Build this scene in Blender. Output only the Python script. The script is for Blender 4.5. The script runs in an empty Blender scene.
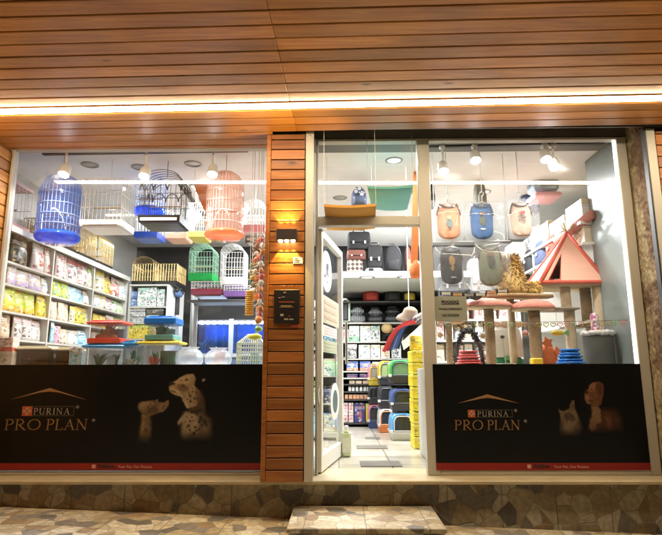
import bpy, bmesh, math, random
from mathutils import Vector, Matrix
random.seed(7)
R = math.radians
SC = bpy.context.scene
COL = SC.collection

# ------------------------------------------------------------------ camera
CAM_Z = 0.80
FPX = 548.0
TILT, YAW, ROLL = R(10.65), R(0.75), R(-0.15)
ROT = Matrix.Rotation(YAW, 3, 'Z') @ Matrix.Rotation(R(90) + TILT, 3, 'X') @ Matrix.Rotation(ROLL, 3, 'Z')
EYE = Vector((0, 0, CAM_Z))


def ray(px, py):
    return ROT @ Vector(((px - 331.0) / FPX, -(py - 267.5) / FPX, -1.0))


def atY(px, py, Y):
    d = ray(px, py)
    return EYE + d * ((Y - EYE.y) / d.y)


def atX(px, py, X):
    d = ray(px, py)
    return EYE + d * ((X - EYE.x) / d.x)


def atZ(px, py, Z):
    d = ray(px, py)
    return EYE + d * ((Z - EYE.z) / d.z)


# ------------------------------------------------------------------ materials
MATS = {}


def nodes_of(m):
    m.use_nodes = True
    return m.node_tree.nodes, m.node_tree.links


def M(name, col, rough=0.5, var=0.14, scale=9.0, bump=0.0, metal=0.0, spec=0.5, coat=0.0, alpha=None, trans=0.0, ior=1.45, isl=0.0):
    """Plain surface: base colour broken up by noise, roughness too, a little bump."""
    if name in MATS:
        return MATS[name]
    m = bpy.data.materials.new(name)
    n, l = nodes_of(m)
    b = n['Principled BSDF']
    tc = n.new('ShaderNodeTexCoord')
    nz = n.new('ShaderNodeTexNoise')
    nz.inputs['Scale'].default_value = scale
    nz.inputs['Detail'].default_value = 5
    l.new(tc.outputs['Object'], nz.inputs['Vector'])
    mx = n.new('ShaderNodeMix'); mx.data_type = 'RGBA'
    mx.inputs[6].default_value = (*[max(0, c * (1 - var)) for c in col], 1)
    mx.inputs[7].default_value = (*[min(1, c * (1 + var)) for c in col], 1)
    l.new(nz.outputs['Fac'], mx.inputs[0])
    out = mx.outputs[2]
    if isl:
        g = n.new('ShaderNodeNewGeometry')
        hs = n.new('ShaderNodeHueSaturation')
        mr = n.new('ShaderNodeMapRange')
        mr.inputs[3].default_value = 1 - isl; mr.inputs[4].default_value = 1 + isl
        l.new(g.outputs['Random Per Island'], mr.inputs[0])
        l.new(mr.outputs[0], hs.inputs['Value']); l.new(out, hs.inputs['Color'])
        out = hs.outputs[0]
    l.new(out, b.inputs['Base Color'])
    mr = n.new('ShaderNodeMapRange')
    mr.inputs[3].default_value = max(0.02, rough - 0.1); mr.inputs[4].default_value = min(1, rough + 0.1)
    l.new(nz.outputs['Fac'], mr.inputs[0]); l.new(mr.outputs[0], b.inputs['Roughness'])
    b.inputs['Metallic'].default_value = metal
    b.inputs['Specular IOR Level'].default_value = spec
    b.inputs['Coat Weight'].default_value = coat
    b.inputs['Transmission Weight'].default_value = trans
    b.inputs['IOR'].default_value = ior
    if alpha is not None:
        b.inputs['Alpha'].default_value = alpha
    if bump:
        bp = n.new('ShaderNodeBump'); bp.inputs['Strength'].default_value = bump
        bp.inputs['Distance'].default_value = 0.01
        n2 = n.new('ShaderNodeTexNoise'); n2.inputs['Scale'].default_value = scale * 6
        l.new(tc.outputs['Object'], n2.inputs['Vector'])
        l.new(n2.outputs['Fac'], bp.inputs['Height']); l.new(bp.outputs[0], b.inputs['Normal'])
    MATS[name] = m
    return m


def emit(name, col, strength):
    if name in MATS:
        return MATS[name]
    m = bpy.data.materials.new(name)
    n, l = nodes_of(m)
    n.remove(n['Principled BSDF'])
    e = n.new('ShaderNodeEmission')
    e.inputs[0].default_value = (*col, 1); e.inputs[1].default_value = strength
    l.new(e.outputs[0], n['Material Output'].inputs[0])
    MATS[name] = m
    return m


def glass(name, tint=(1, 1, 1), refl=0.06, rough=0.0, ior=1.5, haze=0.0, hazecol=(.8, .8, .8)):
    """Thin clear sheet: straight-through light with a fresnel mirror (and, for plastic, a little milky body)."""
    if name in MATS:
        return MATS[name]
    m = bpy.data.materials.new(name)
    n, l = nodes_of(m)
    n.remove(n['Principled BSDF'])
    t = n.new('ShaderNodeBsdfTransparent'); t.inputs[0].default_value = (*tint, 1)
    g = n.new('ShaderNodeBsdfGlossy'); g.inputs['Roughness'].default_value = rough
    g.inputs[0].default_value = (1, 1, 1, 1)
    lw = n.new('ShaderNodeFresnel')
    # the sheet does not bend light, so both of its faces reflect alike
    gm = n.new('ShaderNodeNewGeometry'); mi_ = n.new('ShaderNodeMix'); mi_.data_type = 'FLOAT'
    mi_.inputs[2].default_value = ior; mi_.inputs[3].default_value = 1 / ior
    l.new(gm.outputs['Backfacing'], mi_.inputs[0]); l.new(mi_.outputs[0], lw.inputs[0])
    s = n.new('ShaderNodeMixShader')
    l.new(lw.outputs[0], s.inputs[0])
    base = t.outputs[0]
    if haze:
        d = n.new('ShaderNodeBsdfDiffuse'); d.inputs[0].default_value = (*hazecol, 1)
        tr = n.new('ShaderNodeBsdfTranslucent'); tr.inputs[0].default_value = (*hazecol, 1)
        a = n.new('ShaderNodeMixShader'); a.inputs[0].default_value = 0.5
        l.new(d.outputs[0], a.inputs[1]); l.new(tr.outputs[0], a.inputs[2])
        s2 = n.new('ShaderNodeMixShader'); s2.inputs[0].default_value = haze
        l.new(base, s2.inputs[1]); l.new(a.outputs[0], s2.inputs[2])
        base = s2.outputs[0]
    l.new(base, s.inputs[1]); l.new(g.outputs[0], s.inputs[2])
    l.new(s.outputs[0], n['Material Output'].inputs[0])
    MATS[name] = m
    return m


# ------------------------------------------------------------------ mesh builder
WLOC = {}          # world location of each thing (all unrotated unless copied later)


class MB:
    def __init__(self):
        self.v = []; self.f = []; self.m = []; self.s = []
        self.mi = 0; self.sm = False

    def add(self, vs, fs):
        o = len(self.v)
        self.v += [Vector(p) for p in vs]
        for f in fs:
            self.f.append([o + i for i in f]); self.m.append(self.mi); self.s.append(self.sm)
        return self

    def box(self, x0, y0, z0, x1, y1, z1):
        x0, x1 = min(x0, x1), max(x0, x1); y0, y1 = min(y0, y1), max(y0, y1); z0, z1 = min(z0, z1), max(z0, z1)
        return self.add([(x0, y0, z0), (x1, y0, z0), (x1, y1, z0), (x0, y1, z0), (x0, y0, z1), (x1, y0, z1), (x1, y1, z1), (x0, y1, z1)],
                        [(0, 3, 2, 1), (4, 5, 6, 7), (0, 1, 5, 4), (1, 2, 6, 5), (2, 3, 7, 6), (3, 0, 4, 7)])

    def rbox(self, c, sx, sy, sz, mat):
        """box centred on c, rotated by a 3x3 matrix"""
        c = Vector(c)
        vs = [c + mat @ Vector((a * sx / 2, b * sy / 2, d * sz / 2)) for d in (-1, 1) for (a, b) in ((-1, -1), (1, -1), (1, 1), (-1, 1))]
        return self.add(vs, [(0, 3, 2, 1), (4, 5, 6, 7), (0, 1, 5, 4), (1, 2, 6, 5), (2, 3, 7, 6), (3, 0, 4, 7)])

    def bevbox(self, x0, y0, z0, x1, y1, z1, b=0.01):
        """box with chamfered vertical and horizontal edges"""
        x0, x1 = min(x0, x1), max(x0, x1); y0, y1 = min(y0, y1), max(y0, y1); z0, z1 = min(z0, z1), max(z0, z1)
        b = min(b, (x1 - x0) * .4, (y1 - y0) * .4, (z1 - z0) * .4)
        rings = []
        for z, i in ((z0, b), (z0 + b, 0), (z1 - b, 0), (z1, b)):
            a0, a1, c0, c1 = x0 + i, x1 - i, y0 + i, y1 - i
            rings.append([(a0 + b, c0, z), (a1 - b, c0, z), (a1, c0 + b, z), (a1, c1 - b, z), (a1 - b, c1, z), (a0 + b, c1, z), (a0, c1 - b, z), (a0, c0 + b, z)])
        return self.loft(rings, True, True)

    def loft(self, rings, cap0=True, cap1=True, closed=True):
        o = len(self.v); n = len(rings[0])
        vs = [p for r in rings for p in r]
        fs = []
        for k in range(len(rings) - 1):
            for i in range(n if closed else n - 1):
                j = (i + 1) % n
                fs.append((k * n + i, k * n + j, (k + 1) * n + j, (k + 1) * n + i))
        if cap0: fs.append(tuple(reversed(range(n))))
        if cap1: fs.append(tuple((len(rings) - 1) * n + i for i in range(n)))
        return self.add(vs, fs)

    def tube(self, pts, r, seg=8, cap=True, rr=None, closed=False):
        pts = [Vector(p) for p in pts]
        n = len(pts)
        rings = []
        up = None
        for i in range(n):
            if closed:
                t = pts[(i + 1) % n] - pts[i - 1]
            else:
                t = pts[min(i + 1, n - 1)] - pts[max(i - 1, 0)]
            if t.length < 1e-9: t = Vector((0, 0, 1))
            t.normalize()
            if up is None:
                up = Vector((0, 0, 1)) if abs(t.z) < .9 else Vector((0, 1, 0))
            a = t.cross(up)
            if a.length < 1e-6:
                a = t.cross(Vector((1, 0, 0)))
            a.normalize(); b = a.cross(t).normalized(); up = b
            q = rr[i] if rr else r
            rings.append([pts[i] + (a * math.cos(k * 2 * math.pi / seg) + b * math.sin(k * 2 * math.pi / seg)) * q for k in range(seg)])
        if closed:
            rings.append(rings[0]); return self.loft(rings, False, False)
        return self.loft(rings, cap, cap)

    def lathe(self, prof, c, seg=20, axis=None, sx=1.0, sy=1.0, cap=True):
        """profile [(r, h)] turned about an axis through c"""
        c = Vector(c)
        mt = Matrix.Identity(3) if axis is None else Vector((0, 0, 1)).rotation_difference(Vector(axis)).to_matrix()
        rings = []
        for r, h in prof:
            r = max(r, 1e-4)
            rings.append([c + mt @ Vector((r * sx * math.cos(k * 2 * math.pi / seg), r * sy * math.sin(k * 2 * math.pi / seg), h)) for k in range(seg)])
        return self.loft(rings, cap, cap)

    def ball(self, c, rx, ry=None, rz=None, seg=14, rings=8):
        ry = rx if ry is None else ry; rz = rx if rz is None else rz
        prof = []
        c = Vector(c); rs = []
        for i in range(rings + 1):
            a = -math.pi / 2 + math.pi * i / rings
            q = max(math.cos(a), 1e-3)
            rs.append([c + Vector((rx * q * math.cos(k * 2 * math.pi / seg), ry * q * math.sin(k * 2 * math.pi / seg), rz * math.sin(a))) for k in range(seg)])
        return self.loft(rs, True, True)

    def prism(self, poly, axis, d0, d1):
        """2D polygon extruded along an axis ('X','Y','Z') from d0 to d1; poly in the two other coordinates"""
        def p(a, b, d):
            return (d, a, b) if axis == 'X' else (a, d, b) if axis == 'Y' else (a, b, d)
        n = len(poly)
        vs = [p(a, b, d0) for a, b in poly] + [p(a, b, d1) for a, b in poly]
        fs = [tuple(range(n)), tuple(reversed(range(n, 2 * n)))] + [(i, n + i, n + (i + 1) % n, (i + 1) % n) for i in range(n)]
        return self.add(vs, fs)

    def build(self, name, mats, parent=None, world=True):
        me = bpy.data.meshes.new(name)
        off = WLOC.get(parent.name, Vector((0, 0, 0))) if (parent is not None and world) else Vector((0, 0, 0))
        me.from_pydata([tuple(p - off) for p in self.v], [], self.f)
        if not isinstance(mats, (list, tuple)): mats = [mats]
        for mt in mats: me.materials.append(mt)
        me.polygons.foreach_set('material_index', self.m)
        me.polygons.foreach_set('use_smooth', self.s)
        bm = bmesh.new(); bm.from_mesh(me)
        bmesh.ops.recalc_face_normals(bm, faces=bm.faces[:]); bm.to_mesh(me); bm.free()
        me.update()
        o = bpy.data.objects.new(name, me); COL.objects.link(o)
        if parent is not None:
            o.parent = parent
            WLOC[o.name] = off.copy()
        return o


def tag(o, label, cat, group=None, kind=None):
    o['label'] = label; o['category'] = cat
    if group: o['group'] = group
    if kind: o['kind'] = kind
    return o


def thing(name, label, cat, loc=(0, 0, 0), group=None):
    o = bpy.data.objects.new(name, None); COL.objects.link(o)
    o.location = loc; o.empty_display_size = .1
    WLOC[o.name] = Vector(loc)
    return tag(o, label, cat, group)


def struct(o, label=None):
    o['kind'] = 'structure'
    if label: o['label'] = label
    return o


def solo(mb, name, mats, label, cat, base, group=None):
    """A thing that is one mesh: origin at its base."""
    base = Vector(base)
    for i in range(len(mb.v)): mb.v[i] = mb.v[i] - base
    o = mb.build(name, mats); o.location = base
    return tag(o, label, cat, group)


def copy_tree(o, loc=None, label=None, group=None, rotz=None):
    c = o.copy(); COL.objects.link(c)
    if loc is not None: c.location = loc
    if rotz is not None: c.rotation_euler = (0, 0, rotz)
    if label: c['label'] = label
    if group: c['group'] = group
    for ch in list(o.children):
        d = copy_tree(ch); d.parent = c
    return c


def text_mesh(body, size, depth=0.001, align='CENTER', bold=0.0, shear=0.0):
    cu = bpy.data.curves.new('lettering', 'FONT')
    cu.body = body; cu.size = size; cu.extrude = depth; cu.align_x = align; cu.align_y = 'CENTER'
    cu.offset = bold; cu.shear = shear; cu.resolution_u = 3
    ob = bpy.data.objects.new('lettering', cu); COL.objects.link(ob)
    bpy.context.view_layer.update()
    dg = bpy.context.evaluated_depsgraph_get()
    me = bpy.data.meshes.new_from_object(ob.evaluated_get(dg))
    bpy.data.objects.remove(ob); bpy.data.curves.remove(cu)
    return me


def text(body, c, size, mat, parent, name='lettering', width=None, rot=None, depth=0.0015, bold=0.0, align='CENTER', shear=0.0):
    """lettering facing -Y (or rotated by a 3x3 matrix), centred on world point c, optionally fitted to a width"""
    me = text_mesh(body, size, depth, align, bold, shear)
    xs = [v.co.x for v in me.vertices]
    k = 1.0
    if width and xs: k = width / (max(xs) - min(xs))
    rm = Matrix.Rotation(R(90), 3, 'X') if rot is None else rot
    off = WLOC.get(parent.name, Vector((0, 0, 0)))
    for v in me.vertices:
        v.co = rm @ Vector((v.co.x * k, v.co.y, v.co.z)) + Vector(c) - off
    me.materials.clear(); me.materials.append(mat)
    o = bpy.data.objects.new(name, me); COL.objects.link(o)
    o.parent = parent; WLOC[o.name] = off.copy()
    return o


ORD = ['first', 'second', 'third', 'fourth', 'fifth', 'sixth', 'seventh', 'eighth', 'ninth', 'tenth', 'eleventh', 'twelfth']
# ------------------------------------------------------------------ materials of the place
def wood_mat(name, dark, light, along='X', rough=0.36):
    m = bpy.data.materials.new(name)
    n, l = nodes_of(m); b = n['Principled BSDF']
    tc = n.new('ShaderNodeTexCoord')
    geo = n.new('ShaderNodeNewGeometry')
    # every board gets its own piece of grain
    off = n.new('ShaderNodeVectorMath'); off.operation = 'SCALE'
    off.inputs[0].default_value = (3.1, 7.7, 5.3)
    l.new(geo.outputs['Random Per Island'], off.inputs['Scale'])
    off2 = n.new('ShaderNodeVectorMath'); off2.operation = 'SCALE'; off2.inputs['Scale'].default_value = 9.0
    l.new(off.outputs[0], off2.inputs[0])
    ad = n.new('ShaderNodeVectorMath'); ad.operation = 'ADD'
    l.new(tc.outputs['Object'], ad.inputs[0]); l.new(off2.outputs[0], ad.inputs[1])
    mp = n.new('ShaderNodeMapping')
    mp.inputs['Scale'].default_value = (.7, 11, 11) if along == 'X' else (11, .7, 11)
    l.new(ad.outputs[0], mp.inputs['Vector'])
    g1 = n.new('ShaderNodeTexNoise'); g1.inputs['Scale'].default_value = 3.2; g1.inputs['Detail'].default_value = 7
    g1.inputs['Distortion'].default_value = 0.9
    l.new(mp.outputs[0], g1.inputs['Vector'])
    g2 = n.new('ShaderNodeTexNoise'); g2.inputs['Scale'].default_value = 1.3; g2.inputs['Detail'].default_value = 3
    l.new(ad.outputs[0], g2.inputs['Vector'])
    rmp = n.new('ShaderNodeValToRGB')
    rmp.color_ramp.elements[0].position = .25; rmp.color_ramp.elements[0].color = (*dark, 1)
    rmp.color_ramp.elements[1].position = .72; rmp.color_ramp.elements[1].color = (*light, 1)
    l.new(g1.outputs['Fac'], rmp.inputs[0])
    hs = n.new('ShaderNodeHueSaturation')
    mr = n.new('ShaderNodeMapRange'); mr.inputs[3].default_value = .74; mr.inputs[4].default_value = 1.22
    l.new(geo.outputs['Random Per Island'], mr.inputs[0])
    l.new(mr.outputs[0], hs.inputs['Value']); l.new(rmp.outputs[0], hs.inputs['Color'])
    mr2 = n.new('ShaderNodeMapRange'); mr2.inputs[1].default_value = .3; mr2.inputs[2].default_value = .7
    mr2.inputs[3].default_value = .7; mr2.inputs[4].default_value = 1.2
    l.new(g2.outputs['Fac'], mr2.inputs[0])
    mu = n.new('ShaderNodeMix'); mu.data_type = 'RGBA'; mu.blend_type = 'MULTIPLY'; mu.inputs[0].default_value = 1
    l.new(hs.outputs[0], mu.inputs[6]); l.new(mr2.outputs[0], mu.inputs[7])
    # knots
    mpk = n.new('ShaderNodeMapping')
    mpk.inputs['Scale'].default_value = (1.0, 2.4, 2.4) if along == 'X' else (2.4, 1.0, 2.4)
    l.new(ad.outputs[0], mpk.inputs['Vector'])
    vo = n.new('ShaderNodeTexVoronoi'); vo.inputs['Scale'].default_value = 1.7
    l.new(mpk.outputs[0], vo.inputs['Vector'])
    kr = n.new('ShaderNodeMapRange'); kr.inputs[1].default_value = .035; kr.inputs[2].default_value = .085
    kr.inputs[3].default_value = .28; kr.inputs[4].default_value = 1
    l.new(vo.outputs['Distance'], kr.inputs[0])
    mk = n.new('ShaderNodeMix'); mk.data_type = 'RGBA'; mk.blend_type = 'MULTIPLY'; mk.inputs[0].default_value = 1
    l.new(mu.outputs[2], mk.inputs[6]); l.new(kr.outputs[0], mk.inputs[7])
    l.new(mk.outputs[2], b.inputs['Base Color'])
    b.inputs['Roughness'].default_value = rough
    rr = n.new('ShaderNodeMapRange'); rr.inputs[3].default_value = rough - .1; rr.inputs[4].default_value = rough + .18
    l.new(g1.outputs['Fac'], rr.inputs[0]); l.new(rr.outputs[0], b.inputs['Roughness'])
    bp = n.new('ShaderNodeBump'); bp.inputs['Strength'].default_value = .25; bp.inputs['Distance'].default_value = .004
    l.new(g1.outputs['Fac'], bp.inputs['Height']); l.new(bp.outputs[0], b.inputs['Normal'])
    MATS[name] = m
    return m


WOOD = wood_mat('varnished_pine', (.38, .145, .032), (.66, .315, .072))
WOOD_Y = wood_mat('varnished_pine_return', (.38, .145, .032), (.66, .315, .072), 'Y')
WOOD_P = wood_mat('stained_pine_boards', (.26, .074, .015), (.50, .195, .040), 'X', .42)


def stone_mat(name, scale, joint, bright=1.0):
    """Broken-stone paving tiles: angular chips of cream, tan, brown and grey stone in pale grout, laid in square tiles."""
    m = bpy.data.materials.new(name)
    n, l = nodes_of(m); b = n['Principled BSDF']
    tc = n.new('ShaderNodeTexCoord')
    dn = n.new('ShaderNodeTexNoise'); dn.inputs['Scale'].default_value = 2.2
    l.new(tc.outputs['Object'], dn.inputs['Vector'])
    dm = n.new('ShaderNodeVectorMath'); dm.operation = 'MULTIPLY_ADD'
    dm.inputs[1].default_value = (.13, .13, .13)
    l.new(dn.outputs['Color'], dm.inputs[0]); l.new(tc.outputs['Object'], dm.inputs[2])
    v1 = n.new('ShaderNodeTexVoronoi'); v1.inputs['Scale'].default_value = scale
    v2 = n.new('ShaderNodeTexVoronoi'); v2.inputs['Scale'].default_value = scale; v2.feature = 'DISTANCE_TO_EDGE'
    for v in (v1, v2): l.new(dm.outputs[0], v.inputs['Vector'])
    sep = n.new('ShaderNodeSeparateColor'); l.new(v1.outputs['Color'], sep.inputs[0])
    rp = n.new('ShaderNodeValToRGB'); rp.color_ramp.interpolation = 'CONSTANT'
    pal = [(0, (.54, .47, .33)), (.2, (.42, .34, .21)), (.36, (.60, .55, .42)), (.52, (.33, .24, .14)), (.64, (.25, .225, .185)), (.76, (.50, .43, .28)), (.88, (.165, .15, .125))]
    e = rp.color_ramp.elements
    while len(e) < len(pal): e.new(.5)
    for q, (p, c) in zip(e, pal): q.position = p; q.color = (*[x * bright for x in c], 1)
    l.new(sep.outputs[0], rp.inputs[0])
    nz = n.new('ShaderNodeTexNoise'); nz.inputs['Scale'].default_value = 26; nz.inputs['Detail'].default_value = 8
    l.new(tc.outputs['Object'], nz.inputs['Vector'])
    mr = n.new('ShaderNodeMapRange'); mr.inputs[1].default_value = .3; mr.inputs[2].default_value = .7; mr.inputs[3].default_value = .7; mr.inputs[4].default_value = 1.25
    l.new(nz.outputs['Fac'], mr.inputs[0])
    mu = n.new('ShaderNodeMix'); mu.data_type = 'RGBA'; mu.blend_type = 'MULTIPLY'; mu.inputs[0].default_value = 1
    l.new(rp.outputs[0], mu.inputs[6]); l.new(mr.outputs[0], mu.inputs[7])
    gr = n.new('ShaderNodeMapRange'); gr.inputs[1].default_value = .006; gr.inputs[2].default_value = .026
    l.new(v2.outputs['Distance'], gr.inputs[0])
    mg = n.new('ShaderNodeMix'); mg.data_type = 'RGBA'
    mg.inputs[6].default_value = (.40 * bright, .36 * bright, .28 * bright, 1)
    l.new(gr.outputs[0], mg.inputs[0]); l.new(mu.outputs[2], mg.inputs[7])
    # square tile joints
    sx = n.new('ShaderNodeSeparateXYZ'); l.new(tc.outputs['Object'], sx.inputs[0])
    prev = None
    for ax in joint:
        w = n.new('ShaderNodeMath'); w.operation = 'PINGPONG'; w.inputs[1].default_value = .2
        l.new(sx.outputs[ax], w.inputs[0])
        c = n.new('ShaderNodeMapRange'); c.inputs[1].default_value = .0015; c.inputs[2].default_value = .004
        l.new(w.outputs[0], c.inputs[0])
        if prev is None: prev = c.outputs[0]
        else:
            mi = n.new('ShaderNodeMath'); mi.operation = 'MINIMUM'; l.new(prev, mi.inputs[0]); l.new(c.outputs[0], mi.inputs[1]); prev = mi.outputs[0]
    mj = n.new('ShaderNodeMix'); mj.data_type = 'RGBA'; mj.inputs[6].default_value = (.17 * bright, .15 * bright, .115 * bright, 1)
    l.new(prev, mj.inputs[0]); l.new(mg.outputs[2], mj.inputs[7])
    l.new(mj.outputs[2], b.inputs['Base Color'])
    r2 = n.new('ShaderNodeMapRange'); r2.inputs[3].default_value = .35; r2.inputs[4].default_value = .75
    l.new(nz.outputs['Fac'], r2.inputs[0]); l.new(r2.outputs[0], b.inputs['Roughness'])
    bp = n.new('ShaderNodeBump'); bp.inputs['Strength'].default_value = .6; bp.inputs['Distance'].default_value = .010
    mh = n.new('ShaderNodeMath'); mh.operation = 'MULTIPLY_ADD'; mh.inputs[1].default_value = .35
    l.new(nz.outputs['Fac'], mh.inputs[0]); l.new(gr.outputs[0], mh.inputs[2])
    l.new(mh.outputs[0], bp.inputs['Height']); l.new(bp.outputs[0], b.inputs['Normal'])
    MATS[name] = m
    return m


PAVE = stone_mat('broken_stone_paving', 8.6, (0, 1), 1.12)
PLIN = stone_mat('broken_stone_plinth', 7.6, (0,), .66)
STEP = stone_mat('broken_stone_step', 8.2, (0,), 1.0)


def plaster_mat(name):
    m = bpy.data.materials.new(name)
    n, l = nodes_of(m); b = n['Principled BSDF']
    tc = n.new('ShaderNodeTexCoord')
    a = n.new('ShaderNodeTexNoise'); a.inputs['Scale'].default_value = 5; a.inputs['Detail'].default_value = 9; a.inputs['Distortion'].default_value = .3
    c = n.new('ShaderNodeTexNoise'); c.inputs['Scale'].default_value = 26; c.inputs['Detail'].default_value = 8
    l.new(tc.outputs['Object'], a.inputs[0]); l.new(tc.outputs['Object'], c.inputs[0])
    # the facing coat survives beside the window frame and has fallen off towards the street
    sp = n.new('ShaderNodeSeparateXYZ'); l.new(tc.outputs['Object'], sp.inputs[0])
    ed = n.new('ShaderNodeMapRange'); ed.inputs[1].default_value = -.30; ed.inputs[2].default_value = .04; ed.inputs[3].default_value = -.16; ed.inputs[4].default_value = .2
    l.new(sp.outputs[1], ed.inputs[0])
    sm = n.new('ShaderNodeMath'); l.new(a.outputs['Fac'], sm.inputs[0]); l.new(ed.outputs[0], sm.inputs[1])
    rp = n.new('ShaderNodeValToRGB')
    pal = [(0, (.10, .062, .036)), (.40, (.17, .105, .06)), (.50, (.24, .16, .09)), (.54, (.38, .30, .17)), (.8, (.46, .38, .23))]
    e = rp.color_ramp.elements
    while len(e) < len(pal): e.new(.5)
    for q, (p, k) in zip(e, pal): q.position = p; q.color = (*k, 1)
    l.new(sm.outputs[0], rp.inputs[0])
    mr = n.new('ShaderNodeMapRange'); mr.inputs[1].default_value = .3; mr.inputs[2].default_value = .7; mr.inputs[3].default_value = .55; mr.inputs[4].default_value = 1.25
    l.new(c.outputs['Fac'], mr.inputs[0])
    mu = n.new('ShaderNodeMix'); mu.data_type = 'RGBA'; mu.blend_type = 'MULTIPLY'; mu.inputs[0].default_value = 1
    l.new(rp.outputs[0], mu.inputs[6]); l.new(mr.outputs[0], mu.inputs[7])
    l.new(mu.outputs[2], b.inputs['Base Color']); b.inputs['Roughness'].default_value = .92
    bp = n.new('ShaderNodeBump'); bp.inputs['Strength'].default_value = 1; bp.inputs['Distance'].default_value = .02
    l.new(c.outputs['Fac'], bp.inputs['Height']); l.new(bp.outputs[0], b.inputs['Normal'])
    MATS[name] = m
    return m


ROUGH = plaster_mat('crumbling_plaster')
ALU = M('cream_aluminium', (.56, .535, .46), .42, .06, 3, .05)
ALUW = M('white_door_frame', (.70, .69, .64), .4, .05, 3, .03)
SILL = M('limestone_sill', (.56, .47, .29), .45, .22, 7, .15)
DARK = M('dark_steel', (.055, .055, .055), .5, .3, 6, .1)
BLACK = M('black_plastic', (.018, .018, .02), .45, .3, 8)
VINYL = M('black_vinyl_print', (.0075, .0075, .0078), .32, .2, 1.2, .10, 0, .32)
REDV = M('red_vinyl_print', (.32, .022, .017), .4, .12, 4)
WHITE = M('white_paint', (.78, .77, .73), .55, .05, 4)
CEIL = M('ceiling_paint', (.82, .81, .78), .8, .05, 2, .05)
GLASS = glass('window_glass', haze=.012, hazecol=(.6, .58, .5), ior=1.42)
# smears and dust: the milky share rises in wiped streaks
n, l = nodes_of(GLASS)
hz_node = [q for q in n if q.type == 'MIX_SHADER' and abs(q.inputs[0].default_value - .012) < 1e-4 and not q.inputs[0].is_linked][0]
tc = n.new('ShaderNodeTexCoord'); mp = n.new('ShaderNodeMapping'); mp.inputs['Rotation'].default_value = (0, R(28), 0); mp.inputs['Scale'].default_value = (1.2, 1, 4.5)
sn = n.new('ShaderNodeTexNoise'); sn.inputs['Scale'].default_value = 1.6; sn.inputs['Detail'].default_value = 6; sn.inputs['Distortion'].default_value = 1.2
l.new(tc.outputs['Object'], mp.inputs[0]); l.new(mp.outputs[0], sn.inputs[0])
sr = n.new('ShaderNodeMapRange'); sr.inputs[1].default_value = .48; sr.inputs[2].default_value = .78; sr.inputs[3].default_value = .004; sr.inputs[4].default_value = .055
l.new(sn.outputs['Fac'], sr.inputs[0]); l.new(sr.outputs[0], hz_node.inputs[0])

F, PF = 4.5, 4.19
SOFFIT = 2.70
xL = atY(14.0, 152, F).x
xR = atY(625.0, 150, F).x
pl0, pl1 = atY(271.5, 140, PF).x, atY(305.0, 140, PF).x
rail0, rail1 = pl1 + .006, atY(314.0, 140, PF).x
dj = atY(315.5, 300, F).x                    # hinge side of the door opening
mul0, mul1 = atY(421.5, 300, F).x, atY(434.0, 300, F).x

# ------------------------------------------------------------------ pavement
pts = [(0, 507), (290, 517.5), (440, 526), (662, 535)]
PY = 4.31
q = [atY(a, c, PY) for a, c in pts]
mx_ = sum(p.x for p in q) / 4; mz_ = sum(p.z for p in q) / 4
SL = sum((p.x - mx_) * (p.z - mz_) for p in q) / sum((p.x - mx_) ** 2 for p in q)


def gz(x):
    return mz_ + SL * (x - mx_)


mb = MB()
mb.add([(-18, -16, gz(-18)), (18, -16, gz(18)), (18, PY + 4, gz(18)), (-18, PY + 4, gz(-18))], [(0, 1, 2, 3)])
struct(mb.build('pavement', PAVE), 'sloping pavement of broken stone tiles in front of the shop')

# ------------------------------------------------------------------ shop building
BLD = thing('shop_building', 'pet shop front with plank canopy, wooden pillar and stone plinth', 'building', (0, F, 0))
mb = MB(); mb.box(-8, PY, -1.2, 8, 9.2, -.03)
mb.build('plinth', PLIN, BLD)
sy = atZ(331, 481, 0).y
mb = MB(); mb.bevbox(-8, sy, -.028, 8, F + .3, 0, .006)
mb.build('sill', SILL, BLD)

# canopy boards (real boards with gaps, laid a touch out of square with the front)
CANF = .55
mb = MB()
bw, gap = .1265, .0095
rz = Matrix.Rotation(R(-1.4), 3, 'Z')
jx = atZ(281, 40, SOFFIT).x
y = 4.64
PIV = Vector((0, 4.2, 0))


def plank(s0, y0, s1, y1, dz):
    o = len(mb.v)
    mb.bevbox(s0, y0, SOFFIT + dz, s1, y1, SOFFIT + .016 + dz, .004)
    for i in range(o, len(mb.v)):
        v = mb.v[i]; p = rz @ (v - PIV) + PIV; p.z = v.z; p.y = min(p.y, F - .034); mb.v[i] = p


while y > CANF:
    y0, y1 = y - bw + gap, y
    dz = random.uniform(-.0015, .0015)
    if y1 < 4.18:
        plank(-7.5, y0, jx - .0002, y1, dz); plank(jx + .0002, y0, 7.5, y1, dz + .0008)
    elif y0 < 4.13:
        plank(-7.5, y0, jx - .0002, y1, dz); plank(jx + .0002, y0, 7.5, 4.17, dz)
    else:
        plank(-7.5, y0, pl0 + .01, min(y1, 4.6), dz)
    y -= bw
mb.build('canopy_soffit', WOOD, BLD)
mb = MB(); mb.box(-7.6, CANF, SOFFIT + .03, pl1, F - .034, SOFFIT + .25); mb.box(pl1, CANF, SOFFIT + .03, 7.6, 4.14, SOFFIT + .25)
mb.box(-7.6, CANF - .03, SOFFIT - .03, 7.6, CANF - .002, SOFFIT + .35)
mb.build('canopy_roof', DARK, BLD)

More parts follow.
